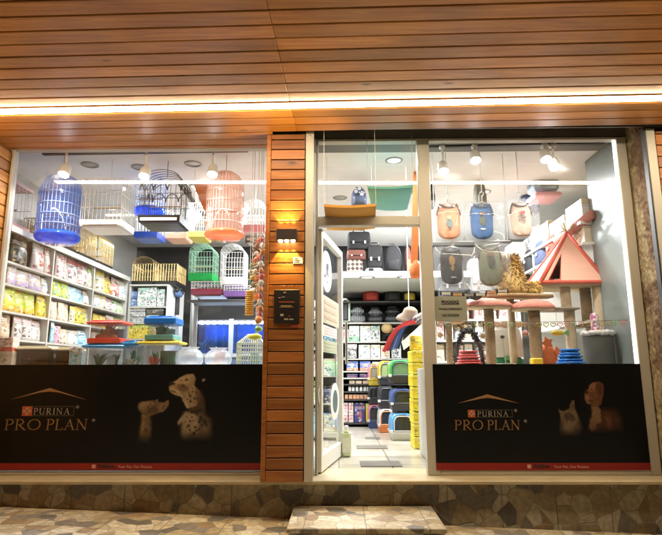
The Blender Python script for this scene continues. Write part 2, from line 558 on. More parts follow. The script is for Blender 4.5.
# wooden pillar between window and door: stacked boards with shadow gaps and a corner strip
PT = SOFFIT - .003
mb = MB()
z = .0
k = 0
bh = .0855
while z < PT:
    mb.bevbox(pl0, PF, z + .004, pl1, PF + .02, min(z + bh - .004, PT), .003)
    z += bh
c0 = atY(268.5, 140, PF).x
PIL = mb.build('pillar_boards', WOOD_P, BLD)
mb = MB(); mb.bevbox(c0 - .012, PF - .004, .002, pl0 - .002, PF + .05, PT, .004)
mb.build('corner_strip', WOOD_P, PIL)
mb = MB(); mb.box(c0, PF + .021, .001, pl1, F + .02, PT + .02)
mb.build('pillar_core', DARK, PIL)

# boarded return wall beyond the first window, boarded wall beyond the door side
mb = MB()
z = .0
while z < PT:
    mb.bevbox(xL - .03, 2.6, z + .004, xL - .008, F + .02, min(z + .0955, PT), .003); z += .0995
mb.build('return_wall_boards', WOOD_Y, BLD)
mb = MB(); mb.box(xL - .3, 2.62, .001, xL - .032, F + .07, PT + .01); mb.box(-8, F - .2, .001, xL - .31, F + .3, PT + .01)
mb.build('return_wall', DARK, BLD)
tr0, tr1 = atY(647.5, 150, PF).x, atY(657.0, 150, PF).x
mb = MB()
z = 0
while z < PT:
    mb.bevbox(tr1 + .002, PF, z + .004, 8, PF + .02, min(z + .0915, PT), .003); z += .0955
mb.build('side_wall_boards', WOOD_P, BLD)
mb = MB(); mb.box(tr1 + .002, PF + .022, .001, 8, F + .4, 3.1)
mb.build('side_wall', DARK, BLD)
# shutter rails, one each side of the door-side opening, and the empty shutter slot above
for a, c in ((rail0, rail1), (tr0 + .003, tr1)):
    mb = MB()
    mb.bevbox(a, PF + .004, .001, c, PF + .035, PT + .03, .004)
    mb.box(a + .004, PF + .036, .002, a + .012, PF + .07, PT + .03)
    mb.box(c - .012, PF + .036, .002, c - .004, PF + .07, PT + .03)
    mb.build('shutter_rail', ALU, BLD)
mb = MB(); mb.box(rail0, PF + .072, .001, rail1 - .01, F + .03, 3.0)
mb.build('dark_jamb', DARK, BLD)
mb = MB()
mb.box(pl1, 4.17, 2.98, 3.2, F + .3, 3.1)                    # roof of the slot
mb.box(pl1, F - .02, 2.786, 3.2, F + .3, 2.979)              # wall above the frames
mb.tube([(pl1, 4.33, 2.88), (3.0, 4.33, 2.88)], .055, 14)     # shutter axle
mb.box(pl1, 4.20, 2.742, 3.0, 4.215, 2.90)
mb.build('shutter_slot', M('dusty_steel', (.15, .135, .11), .55, .4, 5, .2), BLD)
# rough reveal at the end of the door-side front: broken plaster over brick
mb = MB()
NY, NZ = 14, 90
vs = []
for j in range(NZ + 1):
    for i in range(NY + 1):
        y_ = PF + .03 + (F + .05 - PF - .03) * i / NY
        vs.append((xR + .010 + random.uniform(-.006, .006) + (.012 if i < 5 and random.random() < .4 else 0), y_, .001 + 2.97 * j / NZ))
fs = [(j * (NY + 1) + i, j * (NY + 1) + i + 1, (j + 1) * (NY + 1) + i + 1, (j + 1) * (NY + 1) + i) for j in range(NZ) for i in range(NY)]
mb.add(vs, fs)
mb.build('crumbling_reveal', ROUGH, BLD)
mb = MB(); mb.box(tr0 - .012, PF + .002, .001, tr0 + .002, PF + .05, PT + .02)
mb.build('dark_seam', DARK, BLD)


# ------------------------------------------------------------------ shop windows and door front
def bars(parent, name, mat, rects, y0, y1):
    mb = MB()
    for (x0, z0, x1, z1) in rects: mb.bevbox(x0, y0, z0, x1, y1, z1, .004)
    return mb.build(name, mat, parent)


def pane(parent, x0, z0, x1, z1, y):
    mb = MB(); mb.box(x0, y, z0, x1, y + .006, z1)
    return mb.build('pane', GLASS, parent)


W1 = thing('shop_window', 'wide display window of birdcages beside the wooden pillar', 'window', (xL, F, 0))
wt = SOFFIT + .022
fr = .026
wr = c0 + .02
# a frame of four mitred bars butted end to end
bars(W1, 'frame', ALU, [(xL, .0, xL + fr, wt), (xL + fr + .001, .0, wr, .024), (xL + fr + .001, wt - .026, wr, wt)], F - .03, F + .04)
pane(W1, xL + fr, .02, wr, wt - .02, F)

ft = 2.776                                                     # top of the door-side frames
W2 = thing('shop_window', 'display window of dog clothes and cat trees beside the shop door', 'window', (mul1, F, 0))
iR = atY(615.5, 150, F).x
bars(W2, 'frame', ALU, [(iR, 0, xR, ft), (mul1 + .001, 0, iR - .001, .04), (mul1 + .001, ft - .022, iR - .001, ft)], F - .03, F + .04)
mb = MB(); mb.box(iR - .014, F - .012, .05, iR - .002, F + .02, ft - .025)
mb.build('light_bar', emit('side_light_bar', (1, .97, .9), 2.6), W2)
pane(W2, mul1 + .001, .035, iR - .003, ft - .018, F)

DF = thing('door_surround', 'cream aluminium door surround with transom light over the open door', 'door surround', (dj, F, 0))
tz0, tz1 = atY(370, 226, F).z, atY(370, 217, F).z
bars(DF, 'frame', ALU, [(dj, 0, dj + .022, ft), (mul0, 0, mul1, ft), (dj + .023, tz0, mul0 - .001, tz1), (dj + .023, ft - .022, mul0 - .001, ft)], F - .031, F + .05)
pane(DF, dj + .023, tz1, mul0 - .001, ft - .018, F + .005)

# open door leaf, hinged on the pillar side and swung into the shop
hx = dj + .028
ex = atY(341.0, 350, F + .98).x
dl = Vector((ex - hx, .98, 0)); DLEN = dl.length; dl.normalize()
dn_ = Vector((dl.y, -dl.x, 0))
RD = Matrix((dl, -dn_, Vector((0, 0, 1)))).transposed()       # local x along the leaf, y through it
DOOR = thing('glass_door', 'white framed glass shop door standing open with round stickers', 'door', (hx, F + .03, .0))
DH = tz0 - .012
DO = Vector((hx, F + .03, 0))


def dbox(mb, a, b, z0, z1, t=.022):
    c = DO + dl * ((a + b) / 2); c.z = (z0 + z1) / 2
    mb.rbox(c, b - a, t * 2, z1 - z0, RD)


mb = MB()
dbox(mb, 0, .06, .012, DH); dbox(mb, DLEN - .06, DLEN, .012, DH)
dbox(mb, .061, DLEN - .061, .012, .13); dbox(mb, .061, DLEN - .061, DH - .06, DH)
mb.build('frame', ALUW, DOOR)
mb = MB(); dbox(mb, .055, DLEN - .055, .125, DH - .055, .003)
mb.build('pane', glass('door_glass', ior=1.16), DOOR)
mb = MB(); dbox(mb, 0, DLEN, .001, .011, .01)
mb.build('sweep_seal', BLACK, DOOR)
mb = MB()
hp = DO + dl * (DLEN - .03) - dn_ * -.05
for hz in (.92, 1.22):
    mb.tube([DO + dl * (DLEN - .03) + dn_ * .02 + Vector((0, 0, hz)), DO + dl * (DLEN - .03) + dn_ * .06 + Vector((0, 0, hz))], .009, 8)
mb.tube([DO + dl * (DLEN - .03) + dn_ * .06 + Vector((0, 0, .86)), DO + dl * (DLEN - .03) + dn_ * .06 + Vector((0, 0, 1.28))], .013, 10)
mb.build('handle', M('steel_handle', (.6, .6, .6), .3, .05, 5, 0, 1.0), DOOR)


def on_door(u, z, out=.006):
    p = DO + dl * u + dn_ * out; p.z = z; return p


def door_uz(px, py):
    """where the line of sight through a pixel meets the leaf: (distance from the hinge, height)"""
    d = ray(px, py)
    n_ = dn_
    t = (DO - EYE).dot(n_) / d.dot(n_)
    p = EYE + d * t
    return (p - DO).dot(dl), p.z


def sticker(poly, mat, parent, name, out=.006, th=.0012):
    mb = MB()
    a = [on_door(u, z, out) for u, z in poly]; b_ = [on_door(u, z, out + th) for u, z in poly]
    n = len(a)
    mb.add(a + b_, [tuple(range(n)), tuple(reversed(range(n, 2 * n)))] + [(i, (i + 1) % n, n + (i + 1) % n, n + i) for i in range(n)])
    return mb.build(name, mat, parent)


def oval(c, ru, rz_, n=28):
    return [(c[0] + ru * math.cos(2 * math.pi * i / n), c[1] + rz_ * math.sin(2 * math.pi * i / n)) for i in range(n)]


STW = M('white_sticker', (.78, .76, .74), .45, .04, 6)
INK = M('dark_ink', (.03, .03, .035), .5, .2, 8)
def door_sign(px0, py0, px1, py1, label, colours, kind='oval'):
    (u0, z0), (u1, z1) = door_uz(px0, (py0 + py1) / 2), door_uz(px1, (py0 + py1) / 2)
    uc = (u0 + u1) / 2
    pxm = (px0 + px1) / 2
    _, za = door_uz(pxm, py0); _, zb = door_uz(pxm, py1)
    ru, rz_ = abs(u1 - u0) / 2, abs(za - zb) / 2
    zc = (za + zb) / 2
    t = thing('door_sticker', label, 'sticker', on_door(uc, zb))
    if kind == 'oval': sticker(oval((uc, zc), ru, rz_), STW, t, 'backing')
    else: sticker([(uc - ru, zc - rz_), (uc + ru, zc - rz_), (uc + ru, zc + rz_), (uc - ru, zc + rz_)], colours[0], t, 'backing')
    return t, uc, zc, ru, rz_


# white oval sticker with a dark walking cat above a paw print
t, uc, zc, ru, rz_ = door_sign(321, 251, 331, 292, 'white oval sticker high on the glass door with dark animal shapes', None)
sticker([(uc + ru * a, zc + rz_ * b_) for a, b_ in ((-.1, .32), (.05, .42), (.28, .38), (.3, .2), (.2, .05), (.32, -.2), (.2, -.28), (.08, -.1), (-.02, -.25), (-.12, -.12))], INK, t, 'print', .008)
sticker(oval((uc - .35 * ru, zc - .28 * rz_), ru * .22, rz_ * .09, 10), INK, t, 'print', .008)
sticker(oval((uc + .12 * ru, zc - .5 * rz_), ru * .18, rz_ * .07, 10), INK, t, 'print', .008)
t, uc, zc, ru, rz_ = door_sign(330, 383, 338.5, 420, 'white oval sticker low on the glass door near its free edge', None)
sticker(oval((uc, zc), ru * .55, rz_ * .62), M('sticker_teal', (.10, .14, .15), .5), t, 'print', .008)
t, uc, zc, ru, rz_ = door_sign(317.5, 383, 322.5, 406, 'pale blue oval sticker low on the glass door near its hinges', None)
sticker(oval((uc, zc), ru * .6, rz_ * .5), M('sticker_blue', (.12, .28, .5), .5), t, 'print', .008)
PK = M('card_pink', (.8, .42, .42), .5, .1); CRM = M('card_cream', (.50, .45, .34), .5, .1)
for (a, b_, c_, d_, lab, c1, c2) in (
        (321.5, 299, 338, 325, 'cream picture poster with red bars behind the door glass', CRM, M('card_red', (.46, .36, .24), .5, .3, 40)),
        (322, 327, 336, 337, 'white card with red dotted print on the door glass', STW, M('card_red2', (.70, .45, .42), .5, .2, 40)),
        (322, 341, 336, 353, 'pale green card low on the door glass', M('card_green', (.40, .48, .34), .5, .1), CRM)):
    t, uc, zc, ru, rz_ = door_sign(a, b_, c_, d_, lab, [c1], 'rect')
    for k in range(3):
        zz = zc + rz_ * (.55 - .55 * k)
        sticker([(uc - ru * .75, zz - rz_ * .12), (uc + ru * .7, zz - rz_ * .12), (uc + ru * .7, zz + rz_ * .12), (uc - ru * .75, zz + rz_ * .12)], c2, t, 'print', .008)
# ------------------------------------------------------------------ advertising panels under the windows
PYP = F - .034
GOLD = M('bronze_print', (.33, .185, .08), .4, .22, 5)
GREYT = M('grey_print', (.42, .38, .32), .45, .1, 5)
CHK = M('red_checker_print', (.50, .10, .04), .45, .15, 5)
PINKT = M('pale_print_on_red', (.75, .42, .35), .5, .1, 5)


def pp(px, py, out=0.0):
    p = atY(px, py, PYP); return Vector((p.x, PYP - out, p.z))


def picture_mat(name, light, dark, zfade, zfull, scale=22):
    """a printed photograph: fur tones that the print itself fades to black at its foot"""
    m = bpy.data.materials.new(name)
    n, l = nodes_of(m); b = n['Principled BSDF']
    tc = n.new('ShaderNodeTexCoord'); sp = n.new('ShaderNodeSeparateXYZ'); l.new(tc.outputs['Object'], sp.inputs[0])
    nz = n.new('ShaderNodeTexNoise'); nz.inputs['Scale'].default_value = scale; nz.inputs['Detail'].default_value = 5
    l.new(tc.outputs['Object'], nz.inputs[0])
    r = n.new('ShaderNodeMapRange'); r.inputs[1].default_value = .35; r.inputs[2].default_value = .65
    l.new(nz.outputs['Fac'], r.inputs[0])
    mx = n.new('ShaderNodeMix'); mx.data_type = 'RGBA'; mx.inputs[6].default_value = (*dark, 1); mx.inputs[7].default_value = (*light, 1)
    l.new(r.outputs[0], mx.inputs[0])
    f = n.new('ShaderNodeMapRange'); f.inputs[1].default_value = zfade; f.inputs[2].default_value = zfull
    l.new(sp.outputs['Z'], f.inputs[0])
    m2 = n.new('ShaderNodeMix'); m2.data_type = 'RGBA'; m2.inputs[6].default_value = (.0075, .0075, .0078, 1)
    l.new(f.outputs[0], m2.inputs[0]); l.new(mx.outputs[2], m2.inputs[7])
    l.new(m2.outputs[2], b.inputs['Base Color']); b.inputs['Roughness'].default_value = .4
    return m


SER = .02
def L_(ch):
    """serif capitals as strokes (x, y, thickness) in a unit-high cell; returns strokes and advance width"""
    T, t = .115, .05
    s = []
    def st(*p): s.append(list(p))
    def serif(x, y, w=.15): s.append([(x - w, y, SER * 2), (x + w, y, SER * 2)])
    def arc(cx, cy, rx, ry, a0, a1, w0, w1, n=12):
        pts = []
        for i in range(n + 1):
            a = R(a0 + (a1 - a0) * i / n)
            k = abs(math.cos(a))
            pts.append((cx + rx * math.cos(a), cy + ry * math.sin(a), w0 + (w1 - w0) * k))
        s.append(pts)
    if ch in 'PR':
        st((.16, 0, T), (.16, 1, T)); serif(.16, .02, .14); serif(.10, .98, .10)
        arc(.30, .74, .27, .245, -90, 90, t, T); st((.16, .985, t), (.31, .985, t)); st((.16, .495, t), (.31, .495, t))
        if ch == 'R':
            st((.30, .49, T), (.70, .02, T)); serif(.72, .02, .09)
            return s, .80
        return s, .64
    if ch == 'O':
        arc(.46, .5, .405, .475, 0, 360, t, T, 28); return s, .92
    if ch == 'L':
        st((.16, 0, T), (.16, 1, T)); serif(.16, .98, .14); st((.04, .025, t), (.56, .025, t)); st((.56, .01, t), (.60, .22, t)); return s, .64
    if ch == 'A':
        st((.12, .02, t), (.44, 1, t)); st((.40, 1, T), (.74, .02, T)); st((.24, .36, t), (.62, .36, t)); serif(.10, .02, .12); serif(.75, .02, .13); return s, .86
    if ch == 'N':
        st((.15, 0, t), (.15, 1, t)); st((.13, .99, T), (.75, .03, T)); st((.76, 0, t), (.76, 1, t)); serif(.15, .02, .12); serif(.76, .98, .12); serif(.10, .98, .09); return s, .92
    if ch == 'U':
        st((.15, 1, T), (.15, .34, T)); arc(.42, .34, .27, .31, 180, 360, t, T, 12); st((.69, .34, t), (.69, 1, t)); serif(.15, .98, .13); serif(.69, .98, .11); return s, .84
    if ch == 'I':
        st((.16, 0, T), (.16, 1, T)); serif(.16, .02, .14); serif(.16, .98, .14); return s, .32
    return s, .34


def serif_word(word, x0, x1, z0, z1, y, mat, parent, name, slant=0.0, track=.10):
    glyphs = [L_(c) for c in word]
    total = sum(w + track for _, w in glyphs) - track
    sx = (x1 - x0) / total; sz = z1 - z0
    o = None
    cx = 0
    k = 0
    mb = MB()
    for strokes, w in glyphs:
        for stt in strokes:
            yy = y - .0004 * (k % 7); k += 1
            lft, rgt = [], []
            for i, (a, b, th) in enumerate(stt):
                p0 = stt[max(i - 1, 0)]; p1 = stt[min(i + 1, len(stt) - 1)]
                dx, dz = (p1[0] - p0[0]) * sx, (p1[1] - p0[1]) * sz
                ln = math.hypot(dx, dz) or 1
                nx, nz_ = -dz / ln, dx / ln
                h = th * sz * .5
                X, Z = x0 + (cx + a) * sx + slant * b * sz, z0 + b * sz
                lft.append((X + nx * h, Z + nz_ * h)); rgt.append((X - nx * h, Z - nz_ * h))
            n = len(lft)
            vs = [(a, yy, b) for a, b in lft] + [(a, yy, b) for a, b in rgt] + [(a, y + .0006, b) for a, b in lft] + [(a, y + .0006, b) for a, b in rgt]
            fs = []
            for i in range(n - 1):
                fs += [(i, i + 1, n + i + 1, n + i), (2 * n + i, 3 * n + i, 3 * n + i + 1, 2 * n + i + 1), (i, 2 * n + i, 2 * n + i + 1, i + 1), (n + i, n + i + 1, 3 * n + i + 1, 3 * n + i)]
            fs += [(0, n, 3 * n, 2 * n), (n - 1, 3 * n - 1, 4 * n - 1, 2 * n - 1)]
            mb.add(vs, fs)
        cx += w + track
    return mb.build(name, mat, parent)


def flat(poly_px, out, mat, parent, name, th=.0008):
    mb = MB()
    P_ = [pp(a, b) for a, b in poly_px]
    mb.prism([(p.x, p.z) for p in P_], 'Y', PYP - out, PYP - out + th)
    return mb.build(name, mat, parent)


def panel(label, x0, x1, ytop, yred, ybot, chev, chk, pur, pro, foot, dim=1.0):
    a, b = pp(x0, ytop), pp(x1, ybot)
    xa, xb, zt, zb = a.x, b.x, a.z, b.z
    zr = pp((x0 + x1) / 2, yred).z
    t = thing('advertising_panel', label, 'poster', (xa, PYP, zb))
    mb = MB(); mb.box(xa, PYP, zr, xb, PYP + .003, zt); mb.build('print', VINYL, t)
    mb = MB(); mb.box(xa, PYP, zb, xb, PYP + .003, zr - .0002); mb.build('red_band', REDV, t)
    (cx0, cy0), (cxa, cya), (cx1, cy1) = chev
    flat([(cx0, cy0), (cxa, cya), (cx1, cy1), (cxa + (cx1 - cxa) * .25, cya + 4.6), (cxa, cya + 3.6), (cxa - (cxa - cx0) * .25, cya + 4.6)], .0015, GOLD, t, 'roof_emblem')
    A, B = pp(chk[0], chk[1]), pp(chk[2], chk[3])
    mb = MB(); mb.box(A.x, PYP - .001, B.z, B.x, PYP - .0001, A.z)
    ck = mb.build('checker_emblem', CHK, t)
    mb = MB()
    w, h = (B.x - A.x), (A.z - B.z)
    e = .1
    for i in range(3):
        for j in range(3):
            if (i + j) % 2 == 1:
                mb.box(A.x + w * (e + (1 - 2 * e) * i / 3), PYP - .0018, B.z + h * (e + (1 - 2 * e) * j / 3), A.x + w * (e + (1 - 2 * e) * (i + 1) / 3), PYP - .0012, B.z + h * (e + (1 - 2 * e) * (j + 1) / 3))
    mb.build('checks', M('checker_pale', (.50, .34, .22), .45), ck)
    C, D = pp(pur[0], pur[1]), pp(pur[2], pur[3])
    serif_word('PURINA', C.x, D.x, D.z, C.z, PYP - .001, GREYT, t, 'lettering', .03, .16)
    # thin box round the name
    mb = MB()
    o0, o1 = B.x + .004, D.x + .03
    for (p0, q0, p1, q1) in ((o0, A.z - .004, o1, A.z), (o0, B.z, o1, B.z + .004), (o1, B.z, o1 + .004, A.z)):
        mb.box(p0, PYP - .0009, q0, p1, PYP - .0002, q1)
    mb.build('name_border', M('border_print', (.10, .085, .06), .5), t)
    C, D = pp(pro[0], pro[1]), pp(pro[2], pro[3])
    wd = D.x - C.x
    serif_word('PRO', C.x, C.x + wd * .43, D.z, C.z, PYP - .001, GOLD, t, 'lettering', .05, .06)
    serif_word('PLAN', C.x + wd * .49, D.x - .01, D.z, C.z, PYP - .001, GOLD, t, 'lettering', .05, .05)
    for (u, v) in ((D.x + .035, C.z - .01), (o1 + .03, A.z - .008)):
        text('\u00ae', (u, PYP - .001, v), .032, GREYT, t)
    # small line on the red band
    fx, fy = foot
    p = pp(fx, fy)
    text('PURINA', (p.x + .09, PYP - .001, p.z), .036, INK, t, width=.125, bold=.0012)
    text('Your Pet, Our Passion.', (p.x + .32, PYP - .001, p.z - .003), .028, PINKT, t, width=.27)
    mb = MB(); mb.box(p.x - .02, PYP - .0012, p.z - .014, p.x + .008, PYP - .0002, p.z + .014)
    mb.build('checker_emblem', PINKT, t)
    return t


P1 = panel('black pet food poster with gold lettering, a kitten and a spotted dog', -14, 263, 365, 463.3, 470.2,
           ((10, 399.8), (50, 388), (87, 400)), (22.6, 406.4, 31.8, 416), (33.8, 408.2, 69.5, 414.6), (4.8, 419.3, 88.5, 430), (94.5, 466.6))
P2 = panel('black pet food poster with gold lettering, a pale cat and a brown dog', 432.6, 651, 364.3, 463.0, 470.3,
           ((457.5, 403.5), (487.4, 394.3), (519.5, 403.5)), (467.7, 409.8, 475.4, 417.5), (477.0, 411.3, 508.3, 416.6), (453.8, 420.2, 521.5, 430), (530, 466.6))

# printed photographs of the animals: soft-edged picture areas laid out on a fine grid of print dots
import numpy as np


def poly_mask(X, Y, poly, feather):
    """1 inside the outline, falling smoothly to 0 across the feather outside and inside it"""
    d2 = np.full(X.shape, 1e9); inside = np.zeros(X.shape, bool)
    n = len(poly)
    for i in range(n):
        ax, ay = poly[i]; bx, by = poly[(i + 1) % n]
        ex, ey = bx - ax, by - ay
        t = np.clip(((X - ax) * ex + (Y - ay) * ey) / (ex * ex + ey * ey + 1e-9), 0, 1)
        d2 = np.minimum(d2, (X - ax - t * ex) ** 2 + (Y - ay - t * ey) ** 2)
        c = ((ay > Y) != (by > Y)) & (X < ex * (Y - ay) / (ey + 1e-12) + ax)
        inside ^= c
    sd = np.where(inside, 1, -1) * np.sqrt(d2)
    m = np.clip(.5 + sd / (2 * feather), 0, 1)
    return m * m * (3 - 2 * m)


def soft_noise(N, cell, seed):
    r = np.random.RandomState(seed); k = N // cell + 3
    g = r.rand(k, k); u = np.arange(N) / cell; i = u.astype(int); f = u - i; f = f * f * (3 - 2 * f)
    a = g[i][:, i] * (1 - f)[None, :] + g[i][:, i + 1] * f[None, :]
    b = g[i + 1][:, i] * (1 - f)[None, :] + g[i + 1][:, i + 1] * f[None, :]
    return a * (1 - f)[:, None] + b * f[:, None]


PHOTO = bpy.data.materials.new('printed_photograph')
n, l = nodes_of(PHOTO)
ca_ = n.new('ShaderNodeVertexColor'); ca_.layer_name = 'print'
l.new(ca_.outputs[0], n['Principled BSDF'].inputs['Base Color']); n['Principled BSDF'].inputs['Roughness'].default_value = .34
n['Principled BSDF'].inputs['Specular IOR Level'].default_value = .32
BLK = np.array([.0075, .0075, .0078])


def picture(parent, ox, oy, k, box, layers, seed):
    """paint layers (outline, colour, feather, opacity, fur) over black; outlines in picture units, k units to a photo pixel"""
    N = 190
    xs = np.linspace(box[0], box[1], N); ys = np.linspace(box[2], box[3], N)
    X, Y = np.meshgrid(xs, ys)
    img = np.ones((N, N, 3)) * BLK
    fur = .62 * soft_noise(N, 5, seed) + .38 * soft_noise(N, 2, seed + 1)
    big = soft_noise(N, 22, seed + 2)
    wob = (soft_noise(N, 7, seed + 3) - .5) * 6
    for poly, colr, fe, op, fu in layers:
        m = poly_mask(X + wob, Y + wob.T, poly, fe) * op
        tone = 1 + fu * (fur - .5) * 1.5 + fu * (big - .5) * .7
        img = img * (1 - m[..., None]) + m[..., None] * (np.array(colr) * tone[..., None])
    ed = np.minimum(np.minimum(X - box[0], box[1] - X), np.minimum(Y - box[2], box[3] - Y)) / 18
    ed = np.clip(ed, 0, 1)[..., None]
    img = np.clip(img * ed + BLK * (1 - ed), .004, .9)
    off = WLOC[parent.name]
    c00, c11 = pp(ox + box[0] / k, oy + box[2] / k), pp(ox + box[1] / k, oy + box[3] / k)
    vs = []
    for j in range(N):
        for i in range(N):
            vs.append((c00.x + (c11.x - c00.x) * i / (N - 1) - off.x, PYP - .0009 - off.y, c00.z + (c11.z - c00.z) * j / (N - 1) - off.z))
    q = len(vs)
    # the film is cut round the figures: no print where the picture is plain black
    lit = np.abs(img - BLK).max(axis=2) > .0012
    keep = lit[:-1, :-1] | lit[1:, :-1] | lit[:-1, 1:] | lit[1:, 1:]
    fs = [(j * N + i, (j + 1) * N + i, (j + 1) * N + i + 1, j * N + i + 1) for j in range(N - 1) for i in range(N - 1) if keep[j, i]]
    me = bpy.data.meshes.new('picture'); me.from_pydata(vs, [], fs); me.materials.append(PHOTO)
    at = me.color_attributes.new('print', 'FLOAT_COLOR', 'POINT')
    flat_ = np.ones((N * N, 4), dtype=np.float32); flat_[:, :3] = img.reshape(-1, 3)
    at.data.foreach_set('color', flat_.ravel())
    o = bpy.data.objects.new('picture', me); COL.objects.link(o); o.parent = parent; WLOC[o.name] = off.copy()
    return o


def dab(x, y, rx, ry=None, n_=9, sd=0):
    rs = random.Random(sd + int(x * 7 + y)); ry = ry or rx
    return [(x + rx * (1 + rs.uniform(-.3, .3)) * math.cos(2 * math.pi * i / n_), y + ry * (1 + rs.uniform(-.3, .3)) * math.sin(2 * math.pi * i / n_)) for i in range(n_)]


D = (.030, .020, .013)
SH = (.12, .078, .042)
lay = [
    # spotted dog: shoulder and chest lit from the street side, lost in the dark behind
    ([(330, 300), (385, 272), (440, 292), (492, 340), (500, 420), (490, 470), (330, 470), (322, 380)], (.17, .125, .075), 26, .9, .3),
    ([(335, 292), (372, 280), (410, 300), (425, 350), (415, 420), (335, 430), (325, 360)], (.34, .265, .165), 16, .9, .3),
    ([(345, 292), (318, 312), (292, 352), (298, 370), (322, 352), (345, 330)], (.33, .26, .17), 6, .9, .3),
    ([(328, 372), (345, 365), (360, 440), (340, 470), (322, 440)], (.30, .235, .15), 14, .7, .3),
    ([(350, 225), (420, 150), (452, 190), (462, 290), (420, 300), (362, 290)], (.085, .055, .032), 14, .9, .3),
    # head
    ([(228, 95), (240, 84), (262, 78), (285, 60), (318, 40), (345, 30), (372, 29), (388, 45), (391, 78), (386, 102), (398, 122), (420, 142), (430, 178), (420, 212), (404, 246), (378, 254), (348, 262), (330, 232), (318, 205), (300, 182), (270, 172), (244, 158), (230, 138), (226, 115)], (.30, .215, .12), 5, 1, .45),
    ([(262, 80), (300, 56), (345, 36), (372, 34), (384, 50), (380, 80), (345, 88), (300, 92), (270, 96)], (.46, .345, .205), 9, .8, .4),
    ([(232, 118), (262, 124), (296, 150), (320, 190), (300, 180), (268, 170), (244, 156)], (.47, .36, .22), 7, .8, .3),
    ([(318, 205), (350, 180), (362, 230), (346, 256), (332, 232)], (.42, .32, .20), 9, .75, .3),
    ([(284, 102), (318, 96), (352, 118), (350, 146), (318, 150), (288, 138), (272, 118)], SH, 11, .85, .4),
    ([(356, 36), (382, 34), (392, 60), (388, 100), (368, 112), (352, 90), (362, 64)], (.24, .17, .10), 7, .7, .5),
    ([(395, 125), (428, 145), (436, 180), (426, 216), (406, 224), (398, 180)], (.10, .058, .035), 12, .8, .4),
    (dab(243, 94, 18, 13), D, 5, 1, 0), (dab(231, 105, 6, 8), (.02, .014, .01), 4, 1, 0),
    ([(236, 134), (262, 142), (280, 160), (262, 156), (240, 146)], (.07, .045, .028), 4, .8, 0),
    (dab(337, 66, 13, 9), (.05, .03, .018), 5, .9, 0), (dab(334, 63, 4, 3), (.3, .24, .16), 2, .7, 0),
    ([(345, 262), (366, 272), (400, 276), (442, 262), (446, 280), (402, 292), (366, 290), (350, 282)], (.03, .02, .014), 5, .9, 0),
    (dab(362, 290, 6, 10), (.26, .22, .15), 3, .7, 0),
    ([(332, 238), (346, 258), (360, 262), (352, 246), (340, 228)], (.5, .4, .27), 4, .6, .2),
    ([(436, 70), (444, 62), (454, 66), (450, 80), (440, 82)], (.30, .25, .17), 4, .9, .3),
]
for (a, b, q) in ((362, 178, 9), (380, 150, 6), (365, 215, 9), (345, 200, 5), (392, 195, 7), (405, 160, 6), (352, 160, 5), (375, 128, 5), (412, 195, 7), (440, 328, 14), (462, 350, 15), (430, 352, 9), (475, 372, 9), (405, 385, 9), (370, 350, 7), (382, 320, 6), (398, 425, 12), (412, 408, 8), (365, 378, 8), (345, 318, 5), (412, 300, 8), (372, 405, 6), (445, 372, 9), (392, 345, 5), (300, 72, 4), (318, 110, 6), (352, 388, 5), (340, 350, 4), (430, 400, 7)):
    lay.append((dab(a, b, q, q * 1.2), D, 4, .9, .2))
lay += [
    # kitten in profile, chin up
    ([(66, 290), (110, 300), (118, 345), (122, 430), (118, 500), (58, 500), (56, 420), (66, 340)], (.17, .115, .062), 18, .85, .5),
    ([(66, 300), (84, 305), (80, 400), (62, 440), (64, 350)], (.25, .18, .10), 9, .7, .4),
    ([(36, 250), (42, 228), (60, 214), (98, 208), (140, 213), (160, 220), (190, 224), (196, 250), (190, 284), (160, 292), (128, 308), (96, 312), (66, 300), (46, 280)], (.16, .105, .058), 7, .95, .5),
    ([(38, 248), (46, 226), (64, 218), (100, 216), (96, 250), (66, 268), (48, 266)], (.27, .19, .11), 8, .8, .4),
    ([(168, 250), (196, 224), (226, 205), (232, 220), (222, 252), (196, 282), (168, 286)], (.24, .165, .10), 6, .9, .4),
    ([(180, 256), (204, 236), (218, 226), (206, 252), (186, 274)], (.10, .06, .036), 6, .8, .3),
    ([(146, 214), (150, 202), (158, 202), (162, 222)], (.26, .2, .13), 4, .8, .2),
    ([(92, 230), (112, 224), (134, 227), (130, 236), (108, 236)], (.34, .28, .17), 4, .85, .2), (dab(112, 231, 7, 4), D, 3, .9, 0),
    ([(100, 262), (150, 250), (170, 280), (130, 296), (96, 290)], (.075, .046, .027), 12, .7, .4),
    (dab(92, 405, 14, 16), (.06, .038, .022), 9, .6, .3),
    # the print sinks into black at its foot
    ([(0, 452), (535, 430), (535, 600), (0, 600)], tuple(BLK), 52, 1, 0),
]
picture(P1, 135, 370, 6.6875, (0, 535, 0, 560), lay, 5)
C1, C2 = (.185, .125, .075), (.075, .045, .028)
